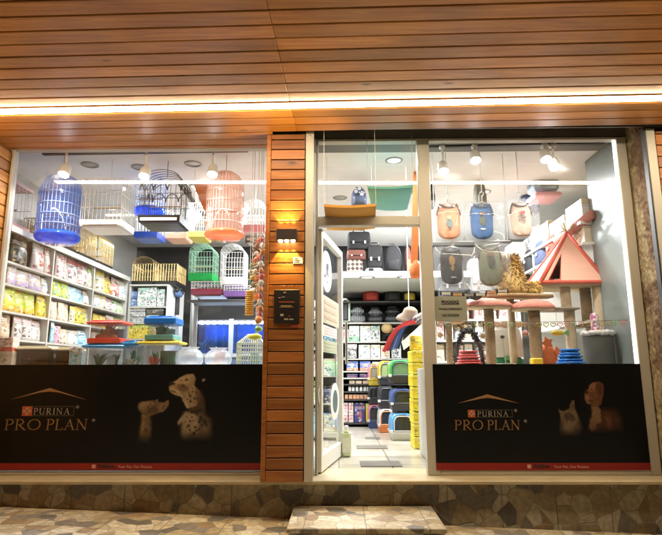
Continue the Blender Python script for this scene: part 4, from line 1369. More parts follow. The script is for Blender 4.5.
ROWW = ['top', 'second', 'third', 'fourth']
rowitems = [
    [('darkgreen', 9, 25, .95, 'dark green packet with a pale picture'), ('straw', 31, 42, .92, 'white packet with a red picture'), ('straw', 42, 51, .92, 'white packet with a red picture'),
     ('straw', 54.5, 65, .9, 'white packet with a red picture'), ('pinktop', 66.5, 76.5, .9, 'white packet with a red head'), ('pinktop', 76.5, 86.5, .88, 'white packet with a red head'), ('gwhite', 86, 92.5, .8, 'pale green packet'),
     ('ywhite', 96.5, 104, .9, 'white packet with a yellow head'), ('ybrown', 104, 112.5, .9, 'yellow and brown packet'), ('redwhite', 112.5, 119.5, .85, 'white packet with a red foot'), ('white', 119.5, 126, .85, 'plain white packet')],
    [('lav', 5.5, 13, .92, 'cream packet with a lavender foot'), ('lav', 13, 27, .92, 'wide cream packet with a lavender foot'), ('lav', 27.5, 39.5, .88, 'cream packet with a lavender foot'), ('white', 40.5, 50, .85, 'white packet'),
     ('lime', 52.5, 61, .9, 'lime packet with a blue picture'), ('lime', 61, 68.5, .9, 'lime packet with a blue picture'), ('lblue', 68.5, 76.5, .85, 'light blue packet'), ('lblue', 76.5, 83.5, .85, 'light blue packet'), ('white', 84.5, 92.5, .85, 'white packet'),
     ('white', 94.5, 100, .85, 'white packet'), ('ywhite', 100, 106.5, .9, 'white packet with a yellow head'), ('pinktop', 106.5, 113, .85, 'white packet with a red head'), ('gwhite', 113, 119.5, .85, 'pale green packet'), ('gwhite', 119.5, 126, .8, 'pale green packet')],
    [('ygreen', 2.5, 14.5, .93, 'lime packet with an orange foot'), ('ygreen', 14.5, 26, .93, 'lime packet with an orange foot'), ('ygreen', 26, 37, .93, 'lime packet with an orange foot'), ('yellow', 37.5, 47.5, .9, 'yellow packet'),
     ('cream', 52, 58, .85, 'cream packet'), ('cream', 58.5, 64, .85, 'cream packet'), ('cream', 64.5, 70, .85, 'cream packet'), ('ywhite', 70.5, 75, .8, 'thin white packet with a yellow head'), ('yellow', 75.5, 80.5, .85, 'thin yellow packet'), ('yellow', 81.5, 87, .85, 'thin yellow packet'), ('white', 87.5, 92.5, .8, 'white packet'),
     ('yellow', 95, 101, .7, 'yellow packet'), ('yellow', 101.5, 108, .7, 'yellow packet'), ('redwhite', 109, 116, .8, 'white packet with a red foot'), ('gwhite', 117, 125, .8, 'pale green packet')],
    [('tan', 4.5, 14.5, .92, 'tan packet'), ('clear', 16, 25, .9, 'pale grey see-through packet'), ('clear', 25, 34.5, .9, 'pale grey see-through packet'), ('clear', 34.5, 45.5, .88, 'pale grey see-through packet'),
     ('lblue', 52, 56, .92, 'slim light blue packet'), ('pinkb', 57, 62.5, .8, 'pink packet'), ('cream', 63.5, 71, .7, 'cream packet'), ('white', 72, 81, .7, 'white packet'), ('lblue', 82, 91, .75, 'light blue packet'),
     ('cream', 96, 104, .8, 'cream packet'), ('white', 105, 114, .8, 'white packet'), ('ywhite', 115, 125, .8, 'white packet with a yellow head')],
]
# packets stand front to the aisle (+X); label says which one along its shelf
for r_, items in enumerate(rowitems):
    zb, zt = ZT[r_ + 1], ZT[r_] - .02
    for k, (key, a, c, hf, desc) in enumerate(items):
        ya, yb = atX(a, 290, XS - .05).y, atX(c, 290, XS - .05).y
        ya = max(ya, 4.66)
        w_ = (yb - ya) * 1.07; h_ = (zt - zb) * min(.97, hf * 1.06)
        d_ = min(.16, w_ * .45)
        put('pouch', w_, h_, d_, PK_[key], (XS - d_ / 2 - .01 - rnd.uniform(0, .02), (ya + yb) / 2, zb + .001), R(90) + R(rnd.uniform(-5, 5)), 'food_packet',
            f"{desc.replace('with a ', 'with ')}, {(ORD + ['thirteenth', 'fourteenth', 'fifteenth'])[k]} from the glass on the long rack's {ROWW[r_]} shelf", 'packet', 'packets on the long side rack')

# ------------------------------------------------------------------ cross rack at the end of the long one
YC = ups[-1] + .03
cx0, cx1 = XS - .0, atY(168, 300, YC).x
cz = [atY(148, v, YC).z for v in (284.5, 306.5, 322.5, 338.5)]
CD = atX(184, 300, cx1).y - YC
CR = thing('shelf_rack', 'white cross rack of cartons behind the birdcages with a blank end panel', 'shelf', ((cx0 + cx1) / 2, YC, 0))
mb = MB(); mb.box(cx1 - .02, YC, .002, cx1, YC + CD, cz[0]); mb.build('end_panel', WHITE, CR)
mb = MB(); mb.box(cx0 + .02, YC, .002, cx0 + .04, YC + CD, cz[0] - .02); mb.build('upright', SHELF, CR)
for z in cz[1:] + [.5]:
    mb = MB(); mb.box(cx0 + .041, YC + .002, z - .018, cx1 - .021, YC + CD - .01, z); mb.build('shelf', SHELF, CR)
mb = MB(); mb.box(cx0 + .02, YC - .01, cz[0] - .019, cx1 - .021, YC + CD, cz[0]); mb.build('top_board', SHELF, CR)
mb = MB(); mb.box(cx0 + .042, YC + .4, .51, cx1 - .022, YC + .41, cz[0] - .02); mb.build('back_panel', SHELF, CR)


def carton_px(px0, py0, px1, py1, Y, key, desc, z=None, depth=.2, cat='box', group=None, kind='box', name='carton'):
    a, c = atY(px0, py0, Y), atY(px1, py1, Y)
    zb = c.z if z is None else z
    put(kind, (c.x - a.x) * .97, max(.02, a.z - zb), depth, PK_[key], ((a.x + c.x) / 2, Y + depth / 2, zb + .001), R(rnd.uniform(-2, 2)) if kind == 'box' else R(rnd.uniform(-5, 5)), name, desc, cat, group)


G_ = 'cartons on the cross rack'
# upper shelf
for (a, b_, c, d_, key, lab, z) in (
        (128.5, 298.5, 136.5, 0, 'bluebox', 'lower blue carton of two stacked on the top shelf of the cross rack', cz[1]),
        (128.5, 291, 136.5, 298.4, 'bluebox', 'upper blue carton of two stacked on the top shelf of the cross rack', None),
        (138, 288, 146.5, 0, 'whitebox', 'tall white carton beside the blue cartons on the cross rack', cz[1]),
        (147.2, 297.5, 156, 0, 'whitebox', 'lower white carton in the middle of the top shelf of the cross rack', cz[1]),
        (147.2, 287.5, 156, 297.3, 'whitebox', 'upper white carton in the middle of the top shelf of the cross rack', None),
        (157, 289.5, 164, 0, 'whitebox', 'white carton with a dark bottle picture at the end panel of the cross rack', cz[1])):
    carton_px(a, b_, c, d_ or 305, YC + .02, key, lab, z, .22, group=G_)
for i in range(3):
    for j in range(2):
        zz = cz[2] + .002 + i * .078
        a, c = atY(127.5 + 9 * j, 310, YC + .02), atY(136 + 9 * j, 310, YC + .02)
        put('box', (c.x - a.x), .075, .2, PK_['greybox'], ((a.x + c.x) / 2, YC + .12, zz), 0, 'carton', f'flat grey carton, {["bottom", "middle", "top"][i]} of the {["pile nearest", "pile second from"][j]} the long rack', 'box', G_)
carton_px(146, 315.5, 158.5, 321, YC + .02, 'whitebox', 'flat white carton under a dark one on the middle shelf of the cross rack', cz[2], .22, group=G_)
carton_px(146, 309, 164, 315.2, YC + .02, 'darkbox', 'long dark carton lying on a white one on the cross rack', None, .22, group=G_)
for k, (a, c) in enumerate(((126.8, 132.3), (132.8, 138.3), (138.8, 144.5), (145, 151), (151.5, 157))):
    carton_px(a, 324.5, c, 338, YC + .02, 'ybox', f'yellow carton, {ORD[k]} from the long rack on the lowest seen shelf of the cross rack', cz[3], .2, group=G_)
# blue toy hung on the end panel, facing the window
pt_ = atX(176, 294, cx1)
t = thing('hanging_toy', 'blue and white pet toy on the white end panel of the cross rack', 'toy', (cx1, pt_.y, pt_.z))
mb = MB(); mb.sm = True; mb.ball((cx1 + .04, pt_.y, pt_.z), .035, .16, .05); mb.build('body', M('toy_blue', (.16, .26, .5), .4), t)
for s in (-1, 1):
    mb = MB(); mb.sm = True; mb.ball((cx1 + .045, pt_.y + .13 * s, pt_.z + .035), .03, .05, .04); mb.build('knob', M('toy_black', (.03, .03, .035), .4), t)
mb = MB(); mb.tube([(cx1 + .03, pt_.y, pt_.z - .05), (cx1 + .03, pt_.y, pt_.z - .30)], .03, 8); mb.build('bar', MATS['toy_black'], t)

# ------------------------------------------------------------------ cages
def wires(mb, pts, r): mb.tube(pts, r, 4, cap=False)


def cage(name, label, c, w, d, h, wire, tray, top='flat', nb=9, r=.0024, tray_h=.06, rows=(.35, .7), hang=None, group='birdcages', flare=1.0, panel=None):
    """wire cage: c is the middle of its base; parts tray, bars, roof, (hanger)"""
    x, y, z = c
    t = thing(name, label, 'cage', c, group)
    mb = MB()
    a, b_ = w / 2, d / 2
    rings = []
    for (k, zz) in ((.86, 0), (.97, .012), (1.0, tray_h), (.97, tray_h + .001), (.94, .03)):
        rings.append([(x - a * k, y - b_ * k, z + zz), (x + a * k, y - b_ * k, z + zz), (x + a * k, y + b_ * k, z + zz), (x - a * k, y + b_ * k, z + zz)])
    mb.loft(rings, True, True); mb.build('tray', tray, t)
    z0 = z + tray_h; z1 = z + h
    i0, j0 = a * .97, b_ * .97
    mb = MB()
    nd = max(3, int(nb * d / w))
    for i in range(nb + 1):
        u = -1 + 2 * i / nb
        for s in (-1, 1): wires(mb, [(x + u * i0, y + s * j0, z0 - .01), (x + u * i0 * flare, y + s * j0 * flare, z1)], r)
    for i in range(1, nd):
        u = -1 + 2 * i / nd
        for s in (-1, 1): wires(mb, [(x + s * i0, y + u * j0, z0 - .01), (x + s * i0 * flare, y + u * j0 * flare, z1)], r)
    for f in list(rows) + [1.0]:
        zz = z0 + (z1 - z0) * f; k = 1 + (flare - 1) * f
        mb.tube([(x - i0 * k, y - j0 * k, zz), (x + i0 * k, y - j0 * k, zz), (x + i0 * k, y + j0 * k, zz), (x - i0 * k, y + j0 * k, zz)], r * 1.25, 4, closed=True)
    mb.build('bars', wire, t)
    mb = MB()
    if top == 'flat':
        for i in range(1, nb):
            u = -1 + 2 * i / nb; wires(mb, [(x + u * i0 * flare, y - j0 * flare, z1 + .002), (x + u * i0 * flare, y + j0 * flare, z1 + .002)], r)
    elif top == 'arch':
        for i in range(nd + 1):
            u = -1 + 2 * i / nd
            wires(mb, [(x + i0 * math.cos(math.pi * k / 10), y + u * j0, z1 + i0 * .75 * math.sin(math.pi * k / 10)) for k in range(11)], r)
        for k in range(1, 10):
            q = math.pi * k / 10
            wires(mb, [(x + i0 * math.cos(q), y - j0, z1 + i0 * .75 * math.sin(q)), (x + i0 * math.cos(q), y + j0, z1 + i0 * .75 * math.sin(q))], r)
    elif top == 'arcade':
        # small arches along each face, then a low domed roof
        for (u0, u1) in ((-1, -.34), (-.33, .33), (.34, 1)):
            for s in (-1, 1):
                wires(mb, [(x + i0 * ((u0 + u1) / 2 + (u1 - u0) / 2 * math.cos(math.pi * k / 8)), y + s * (j0 + .004), z0 + (z1 - z0) * .72 + (z1 - z0) * .26 * math.sin(math.pi * k / 8)) for k in range(9)], r * 1.8)
                wires(mb, [(x + s * (i0 + .004), y + j0 * ((u0 + u1) / 2 + (u1 - u0) / 2 * math.cos(math.pi * k / 8)), z0 + (z1 - z0) * .72 + (z1 - z0) * .26 * math.sin(math.pi * k / 8)) for k in range(9)], r * 1.8)
        for i in range(7):
            u = -1 + 2 * i / 6
            wires(mb, [(x + i0 * math.cos(math.pi * k / 10), y + u * j0, z1 + i0 * .6 * math.sin(math.pi * k / 10)) for k in range(11)], r * 1.3)
    elif top == 'peak':
        for i in range(nb + 1):
            u = -1 + 2 * i / nb
            for s in (-1, 1): wires(mb, [(x + u * i0, y + s * j0, z1), (x + u * i0 * .3, y, z1 + w * .36)], r)
        for i in range(1, nd):
            u = -1 + 2 * i / nd
            for s in (-1, 1): wires(mb, [(x + s * i0, y + u * j0, z1), (x + s * i0 * .3, y, z1 + w * .36)], r)
    mb.build('roof', wire, t)
    mb = MB(); mb.tube([(x - i0 * .8, y, z0 + (z1 - z0) * .4), (x + i0 * .8, y, z0 + (z1 - z0) * .4)], .006, 6); mb.build('perch', M('perch_wood', (.45, .3, .15), .6), t)
    if panel is not None:
        mb = MB(); mb.box(x - a * .86, y - b_ - .012, z + .02, x + a * .86, y - b_ - .002, z + .048); mb.build('drawer', panel, t)
    if hang:
        mb = MB(); mb.tube([(x, y, z1 + hang[0]), (x, y, hang[1])], .003, 5); mb.build('hanger', wire, t)
    return t


def round_cage(label, c, r0, h, wire, tray, tray_h=.10, nb=30, hang=None, dome=.22, veil=None):
    x, y, z = c
    t = thing('birdcage', label, 'cage', c, 'birdcages')
    mb = MB(); mb.sm = True
    mb.lathe([(.001, .0), (r0 * .80, .0), (r0 * .98, .02), (r0 * 1.06, tray_h * .55), (r0 * 1.04, tray_h), (r0 * 1.0, tray_h - .004), (r0 * .92, .03), (.001, .012)], c, 36); mb.build('tray', tray, t)
    mb = MB()
    z0, z1 = z + tray_h * .8, z + h - dome
    for k in range(nb):
        a = 2 * math.pi * k / nb; cx_, sy_ = math.cos(a), math.sin(a)
        pts = [(x + r0 * cx_, y + r0 * sy_, z0), (x + r0 * cx_, y + r0 * sy_, z1)]
        for j in range(1, 5):
            q = math.pi / 2 * j / 4
            pts.append((x + max(r0 * math.cos(q), .012) * cx_, y + max(r0 * math.cos(q), .012) * sy_, z1 + dome * math.sin(q)))
        wires(mb, pts, .0022)
    mb.build('bars', wire, t)
    mb = MB()
    for f in (.0, .2, .42, .66, .9):
        zz = z0 + (z1 - z0) * f
        mb.tube([(x + (r0 + .002) * math.cos(2 * math.pi * k / 32), y + (r0 + .002) * math.sin(2 * math.pi * k / 32), zz) for k in range(32)], .0035, 5, closed=True)
    mb.build('hoop', wire, t)
    if veil:
        mb = MB(); mb.sm = True
        mb.lathe([(r0 * .985, tray_h), (r0 * .985, h - dome), (r0 * .7, h - dome * .28), (.012, h)], c, 32, cap=False); mb.build('shell', veil, t)
    mb = MB(); mb.tube([(x - r0 * .8, y, z + h * .4), (x + r0 * .8, y, z + h * .4)], .006, 6); mb.build('perch', M('perch_wood', (.45, .3, .15), .6), t)
    if hang:
        mb = MB(); mb.tube([(x, y, z + h - .004), (x, y, hang)], .004, 6); mb.build('hanger', wire, t)
    return t


WWIRE = M('white_wire', (.74, .74, .72), .35, .04, 5)
BWIRE = M('black_wire', (.03, .03, .03), .35, .2, 5)
GWIRE = M('gold_wire', (.46, .33, .14), .3, .1, 5, 0, .8)
BLW = M('blue_wire', (.30, .46, .82), .3, .08, 5)
PCW = M('peach_wire', (.86, .66, .58), .35, .08, 5)
BLT = glass('blue_tray', (.10, .36, 1.0), haze=.62, hazecol=(.01, .20, .95))
PCT = glass('peach_tray', (1.0, .60, .40), haze=.62, hazecol=(.95, .42, .22))
PKT = M('pink_tray', (.66, .33, .30), .35, .06, 4)
WHT = M('white_tray', (.72, .72, .70), .3, .05, 4)
BKT = M('black_tray', (.02, .02, .02), .3, .2, 4)
GRT = M('green_tray', (.02, .46, .10), .25, .08, 4)
MGT = M('magenta_tray', (.30, .05, .09), .35, .08, 4)
PUT = M('purple_tray', (.20, .11, .32), .35, .08, 4)
HZB = glass('blue_clear_plastic', (.60, .72, 1.0), haze=.16, hazecol=(.15, .3, .85))
HZP = glass('peach_clear_plastic', (1.0, .86, .80), haze=.16, hazecol=(.9, .5, .42))
HZW = glass('clear_plastic', (.96, .97, .98), haze=.07)
HZG = glass('milky_plastic', (.92, .94, .94), haze=.22, hazecol=(.8, .82, .82))

# four big cages hung just behind the glass
YH = 4.86
p, p2 = atY(57, 240, YH), atY(57, 176, YH)
rr_ = (atY(78, 220, YH).x - atY(38, 220, YH).x) / 2
round_cage('tall round blue birdcage hung nearest the boarded wall', (p.x, YH, atY(57, 238, YH - rr_).z), rr_, p2.z - p.z + .04, BLW, BLT, .085, 34, CZ - .001, .17, HZB)
p, p2 = atY(224, 238, YH), atY(224, 176, YH)
rr_ = (atY(243, 220, YH).x - atY(206, 220, YH).x) / 2
round_cage('tall round peach birdcage hung beside the wooden pillar', (p.x, YH, atY(224, 235, YH - rr_).z), rr_, p2.z - p.z + .06, PCW, PCT, .07, 34, CZ - .001, .17, HZP)
a, c = atY(79, 221, 4.78), atY(121, 221, 4.78)
cage('birdcage', 'white square birdcage hung between the blue and the black cages', ((a.x + c.x) / 2, 4.78 + .17, a.z - .055), c.x - a.x, .34, .46, WWIRE, WHT, 'flat', 10, .0026, .07, (.3, .62), (0, CZ - .002), panel=WWIRE)
white_cage = [o for o in COL.objects if o.get('label', '').startswith('white square birdcage')][0]
mb = MB(); ca = white_cage.location; hw = (c.x - a.x) / 2 * .95
mb.box(ca.x - hw, ca.y + .155, ca.z + .075, ca.x + hw, ca.y + .158, ca.z + .44); mb.box(ca.x + hw - .003, ca.y - .15, ca.z + .075, ca.x + hw, ca.y + .154, ca.z + .44); mb.build('side_panel', HZG, white_cage)
a, c = atY(137.5, 217, 4.82), atY(180, 217, 4.82)
cage('birdcage', 'black birdcage with arched bars and a deep black tray', ((a.x + c.x) / 2, 4.82 + .18, a.z - .055), c.x - a.x, .36, .40, BWIRE, BKT, 'arcade', 8, .0026, .075, (.5,), (.1, CZ - .002), panel=WWIRE)
# a small round blue cage and an orange hammock hung between them, a step further in
p, p2 = atY(149, 216, 5.45), atY(149, 186, 5.45)
rr_ = (atY(164, 205, 5.45).x - atY(134, 205, 5.45).x) / 2
round_cage('small round blue birdcage hung behind the black one', (p.x, 5.45, p.z), rr_, p2.z - p.z + .12, BLW, BLT, .07, 24, CZ - .001, .12)
a, c = atY(193.5, 185, 5.25), atY(207.5, 213, 5.25)
t = thing('hanging_mat', 'orange cloth mat hung edge on beside the peach cage', 'mat', ((a.x + c.x) / 2, 5.25, c.z))
mb = MB(); mb.prism([(a.x, a.z), (c.x, a.z + .02), (c.x + .01, c.z), (a.x + (c.x - a.x) * .75, c.z + .03)], 'Y', 5.24, 5.255); mb.build('cloth', M('orange_mat', (.72, .22, .06), .7, .12, 12, .2), t)
for xx in (a.x + .01, c.x - .01):
    mb = MB(); mb.tube([(xx, 5.248, a.z), (xx, 5.248, CZ - .001)], .0025, 5); mb.build('cord', M('cord_white', (.7, .68, .62), .7), t)
# cages hung further back, by the colour of the tray
for (px0, px1, py, Y, tray, wire, top, h, lab, d) in (
        (133, 157, 238, 5.9, M('deep_blue_tray', (.02, .08, .42), .3), WWIRE, 'arch', .46, 'white wire cage with a deep blue tray hung behind the black cage', .3),
        (165, 186, 239, 6.2, M('salmon_tray', (.78, .40, .27), .4), WWIRE, 'flat', .40, 'white wire cage with a salmon tray hung far behind the black cage', .3),
        (187, 205.5, 237.5, 5.9, M('yellow_tray', (.70, .56, .10), .4), WWIRE, 'flat', .40, 'white wire cage with a yellow tray hung beside the peach cage', .3),
        (240.5, 265, 231.5, 5.6, M('rose_tray', (.74, .25, .28), .4), WWIRE, 'arch', .26, 'white wire cage with a rose tray hung close to the pillar', .3)):
    a, c = atY(px0, py, Y), atY(px1, py, Y)
    cage('birdcage', lab, ((a.x + c.x) / 2, Y + d / 2, a.z), c.x - a.x, d, h, wire, tray, top, 8, .0026, .075, (.4, .75), (.1 if top == 'arch' else 0, CZ - .002))
for (px0, px1, py, Y, tray, top, h, lab, w2) in (
        (187.5, 212, 281, 6.4, GRT, 'arch', .36, 'green domed birdcage standing on a magenta cage', GRT),
        (219, 243, 285, 6.4, WHT, 'arch', .40, 'white domed birdcage standing on a purple cage', WWIRE)):
    a, c = atY(px0, py, Y), atY(px1, py, Y)
    cage('birdcage', lab, ((a.x + c.x) / 2, Y + .18, a.z), c.x - a.x, .34, h, w2 if w2 is not GRT else M('pale_green_wire', (.30, .55, .38), .35), tray, top, 8, .0017, .10, (.3, .6))
for (px0, px1, py, Y, tray, lab) in (
        (190, 221, 295, 6.36, MGT, 'low white wire cage with a magenta tray under the green cage'),
        (223, 250, 297, 6.36, PUT, 'low white wire cage with a purple tray under the white cage')):
    a, c = atY(px0, py, Y), atY(px1, py, Y)
    hh = atY(px0, 281 if tray is MGT else 285, Y).z - a.z - .004
    cage('birdcage', lab, ((a.x + c.x) / 2, Y + .22, a.z), c.x - a.x, .42, hh, WWIRE, tray, 'flat', 9, .0026, .075, (.5,))
# bracket shelf that carries that pair
a, c = atY(190, 296.5, 6.34), atY(250, 298, 6.34)
t = thing('wall_bracket', 'dark steel frame that carries the pairs of stacked birdcages', 'bracket', ((a.x + c.x) / 2, 6.4, a.z - .05))
zb_ = min(a.z, c.z) - .012
mb = MB(); mb.box(a.x - .05, 6.38, zb_ - .03, c.x + .05, 6.40, zb_ - .002); mb.box(a.x - .05, 6.72, zb_ - .03, c.x + .05, 6.74, zb_ - .002); mb.build('rail', DARK, t)
mb = MB(); mb.box(a.x - .05, 6.741, .002, a.x - .01, 6.77, zb_ - .002); mb.box(c.x + .01, 6.741, .002, c.x + .05, 6.77, zb_ - .002); mb.build('leg', M('grey_steel', (.3, .3, .3), .4, .1, 5), t)
mb = MB(); mb.box(a.x, 6.401, zb_ - .028, c.x, 6.719, zb_ - .020); mb.build('tie', DARK, t)
# caged pairs on the long rack: pale pink cage first, then gold ones
pA, pB = atX(11.5, 226, XS), atX(36, 240, XS)
t = cage('birdcage', 'pink topped wire cage on the near end of the long rack', (XS - .22, (4.68 + 5.0) / 2, ZT[0] + .002), .36, .34, .42, WWIRE, PKT, 'flat', 7, .0026, .055, (.5,))
mb = MB(); mb.box(XS - .40, 4.67, ZT[0] + .425, XS - .04, 5.01, ZT[0] + .44); mb.build('lid', PKT, t)
yy = 5.42
for k in range(3):
    cage('birdcage', ['gold wire cage with straight bars on the long rack, nearest the glass', 'gold wire cage on the long rack, middle one of three', 'gold wire cage on the long rack, next to the cross rack'][k], (XS - .19, yy + .24, ZT[0] + .002), .36, .44, .30, GWIRE, BKT, ['flat', 'arch', 'arch'][k], 9, .004, .05, (.55,))
    yy += .50
for k, (px0, px1, ptop) in enumerate(((130.5, 152, 253), (153.5, 176, 260))):
    a, c = atY(px0, 281, YC + .04), atY(px1, 281, YC + .04)
    cage('birdcage', ['large black and gold arched cage on the cross rack', 'black and gold square cage on the end of the cross rack'][k], ((a.x + c.x) / 2, YC + .3, cz[0] + .002), c.x - a.x, .46, .30, GWIRE, BKT, ['arch', 'flat'][k], 8, .0042, .06, (.55,))
# carton strip over the cross rack
def tuft(parent, name, c, r, h, mat, n=26, seed=0):
    """plastic plant or coral: short tapering blades fanning from a foot"""
    rs = random.Random(seed); mb = MB()
    for _ in range(n):
        a = rs.uniform(0, 2 * math.pi); q = rs.uniform(.15, 1) * r; hh = h * rs.uniform(.5, 1)
        p0 = Vector(c) + Vector((rs.uniform(-.3, .3) * r, rs.uniform(-.3, .3) * r, 0))
        p1 = p0 + Vector((math.cos(a) * q * .4, math.sin(a) * q * .4, hh * .6)); p2 = p0 + Vector((math.cos(a) * q, math.sin(a) * q, hh))
        mb.tube([p0, p1, p2], .01, 5, rr=[.007, .009, .003])
    return mb.build(name, mat, parent)


# ------------------------------------------------------------------ aquaria at the back with blue light
YA = 7.6
a, c = atY(199, 322, YA), atY(262, 352, YA)
AQB = M('aquarium_backing', (.015, .055, .22), .6, .2, 3)
WATER = glass('aquarium_glass', (.75, .86, 1.0), haze=.05, hazecol=(.2, .4, .9))
LEDB = emit('aquarium_lamp', (.62, .78, 1.0), 22)
for k in range(2):
    x0 = a.x + (c.x - a.x) * (.0 if k == 0 else .53); x1 = a.x + (c.x - a.x) * (.49 if k == 0 else 1.02)
    zt_, zb_ = a.z, c.z
    t = thing('aquarium', ['blue lit aquarium against the dark wall, seen above the fishbowls', 'blue lit aquarium against the dark wall, seen beside the hanging rope toys'][k], 'aquarium', ((x0 + x1) / 2, YA, zb_))
    mb = MB(); mb.box(x0, YA + .38, zb_, x1, YA + .4, zt_); mb.build('back_pane', AQB, t)
    mb = MB(); mb.box(x0, YA, zb_, x1, YA + .006, zt_ - .03); mb.build('front_pane', WATER, t)
    mb = MB(); mb.box(x0, YA + .007, zb_ - .02, x1, YA + .379, zb_ + .03); mb.build('gravel_bed', M('blue_gravel', (.06, .10, .2), .8, .5, 60), t)
    for j in range(5):
        tuft(t, 'plant', (x0 + (x1 - x0) * (.12 + .19 * j), YA + .12 + .05 * (j % 3), zb_ + .03), .10, .16 + .05 * (j % 2), M('water_plant', (.02, .07, .06), .6, .3, 20), 18, 60 + j)
    mb = MB(); mb.box(x0 - .01, YA - .012, zt_ - .005, x1 + .01, YA + .4, zt_ + .03); mb.build('hood', DARK, t)
    n_ = 5
    for j in range(n_):
        mb = MB(); mb.sm = True; mb.ball((x0 + (x1 - x0) * (j + .5) / n_, YA - .03, zt_ - .012), .048, .02, .022, 10, 6); mb.build('lamp_lens', LEDB, t)
    light('glow', 'AREA', ((x0 + x1) / 2, YA + .2, zt_ - .012), 2.6, (.12, .32, 1.0), t, shape='RECTANGLE', size=x1 - x0 - .1, size_y=.2)
t = thing('aquarium_stand', 'pale stand under the pair of blue lit aquaria', 'stand', ((a.x + c.x) / 2, YA, 0))
mb = MB(); mb.box(a.x - .03, YA - .02, c.z - .07, c.x + .03, YA + .42, c.z - .022); mb.build('top', M('stand_pale', (.45, .5, .55), .5), t)
mb = MB(); mb.box(a.x - .01, YA, .002, c.x + .01, YA + .4, c.z - .071); mb.build('cabinet', M('stand_blue', (.10, .16, .30), .5), t)
mx0 = a.x + (c.x - a.x) * .51
mb = MB(); mb.box(mx0 - .03, YA - .02, c.z - .02, mx0 + .03, YA + .02, a.z + .04); mb.build('post', M('stand_pale', (.45, .5, .55), .5), t)
# tall dark pipe before the wall
p = atY(193.5, 320, 7.0)
mb = MB(); mb.sm = True; mb.tube([(p.x, 7.0, 0.002), (p.x, 7.0, atY(195, 288, 7.0).z)], .045, 12)
solo(mb, 'grey_post', M('grey_steel2', (.22, .23, .22), .4), 'thin grey post standing between the cross rack and the aquaria', 'post', (p.x, 7.0, 0))

# ------------------------------------------------------------------ display platforms
DECK = .815
mb = MB(); mb.bevbox(xL + .03, F + .06, .003, pl1 - .02, 5.45, DECK, .004); 
solo(mb, 'display_platform', SHELF, 'low white platform behind the poster in the birdcage window', 'platform', (xL, F, 0))
mb = MB(); mb.bevbox(mul1 + .0, F + .06, .003, iR + .05, 5.6, DECK, .004)
solo(mb, 'display_platform', SHELF, 'low white platform behind the poster in the cat tree window', 'platform', (mul1, F, 0))


def tank(label, px0, px1, py0, py1, Y, lidm, glassm, basem=None, lid_h=.05, inside=(), z=None, d=.26):
    """small plastic tank with overhanging lid: box of clear walls, coloured lid and foot, things inside"""
    a, c = atY(px0, py0, Y), atY(px1, py1, Y)
    zb = DECK + .001 if z is None else z
    x0, x1, zt = a.x, c.x, a.z
    t = thing('pet_tank', label, 'tank', ((x0 + x1) / 2, Y + d / 2, zb), 'small lidded tanks on the platform')
    o = .035
    mb = MB()
    mb.bevbox(x0, Y, zt - lid_h, x1, Y + d, zt - .012, .012); mb.bevbox(x0 + .04, Y + .03, zt - .012, x1 - .04, Y + d - .03, zt, .01); mb.build('lid', lidm, t)
    mb = MB()
    w0, w1, v0, v1 = x0 + o, x1 - o, Y + .025, Y + d - .025
    mb.box(w0, v0, zb + .02, w1, v0 + .003, zt - lid_h - .001); mb.box(w0, v1 - .003, zb + .02, w1, v1, zt - lid_h - .001)
    mb.box(w0, v0 + .004, zb + .02, w0 + .003, v1 - .004, zt - lid_h - .001); mb.box(w1 - .003, v0 + .004, zb + .02, w1, v1 - .004, zt - lid_h - .001); mb.build('walls', glassm, t)
    mb = MB(); mb.bevbox(w0 - (.02 if basem else 0), v0 - (.015 if basem else 0), zb, w1 + (.02 if basem else 0), v1, zb + (.045 if basem else .019), .006); mb.build('base', basem or glassm, t)
    return t, (w0 + .02, w1 - .02, v0 + .03, v1 - .03, zb + (.046 if basem else .02), zt - lid_h - .03)


REDL = M('red_lid', (.68, .06, .02), .3, .06, 4); BLUL = M('blue_lid', (.01, .22, .50), .3, .06, 4); BLUL2 = M('bright_blue_lid', (.01, .16, .62), .3, .06, 4); YELL = M('yellow_lid', (.78, .62, .02), .3, .06, 4)
CRML = M('cream_lid', (.66, .60, .42), .4, .1, 4)
PLG = M('plastic_leaf', (.05, .22, .05), .5, .3, 20); CRL = M('red_coral', (.55, .10, .05), .6, .3, 20); WCO = M('white_coral', (.66, .72, .62), .6, .15, 20); BRC = M('brown_bark', (.16, .09, .04), .8, .4, 20); ORS = M('orange_sand', (.60, .20, .03), .7, .2, 30)
DKB = M('dark_backdrop', (.11, .09, .06), .5, .3, 8)
YD = 4.66
t, b6 = tank('wide cream lidded terrarium with dark walls at the near end of the platform', 6, 50, 346, 364, YD, CRML, glass('smoked_wall', (.45, .42, .36), haze=.25, hazecol=(.12, .10, .07)), None, .03)
tuft(t, 'bark', ((b6[0] + b6[1]) / 2, b6[2] + .06, b6[4]), .12, .10, BRC, 24, 1)
t, b6 = tank('narrow cream lidded terrarium with dark walls beside the blue picture card', 51, 72, 347, 364, YD, CRML, MATS['smoked_wall'], None, .03)
tuft(t, 'bark', ((b6[0] + b6[1]) / 2, b6[2] + .06, b6[4]), .08, .08, BRC, 16, 2)
carton_px(-3, 352, 12, 364, YD - .04, 'cream', 'cream carton under a red one at the near end of the platform', DECK, .1, group=None)
carton_px(-3, 338, 12, 351.8, YD - .04, 'redwhite', 'red and white carton on a cream one at the near end of the platform', None, .1, group=None)
carton_px(69.5, 348, 81.5, 364, YD - .05, 'lblue', 'blue picture card standing between the terrarium and the blue lidded tank', DECK, .03, 'card', name='picture_card')
t, b6 = tank('blue lidded tank with plants under the red lidded one', 81, 122, 343.5, 364, YD, BLUL, HZW, None, .035)
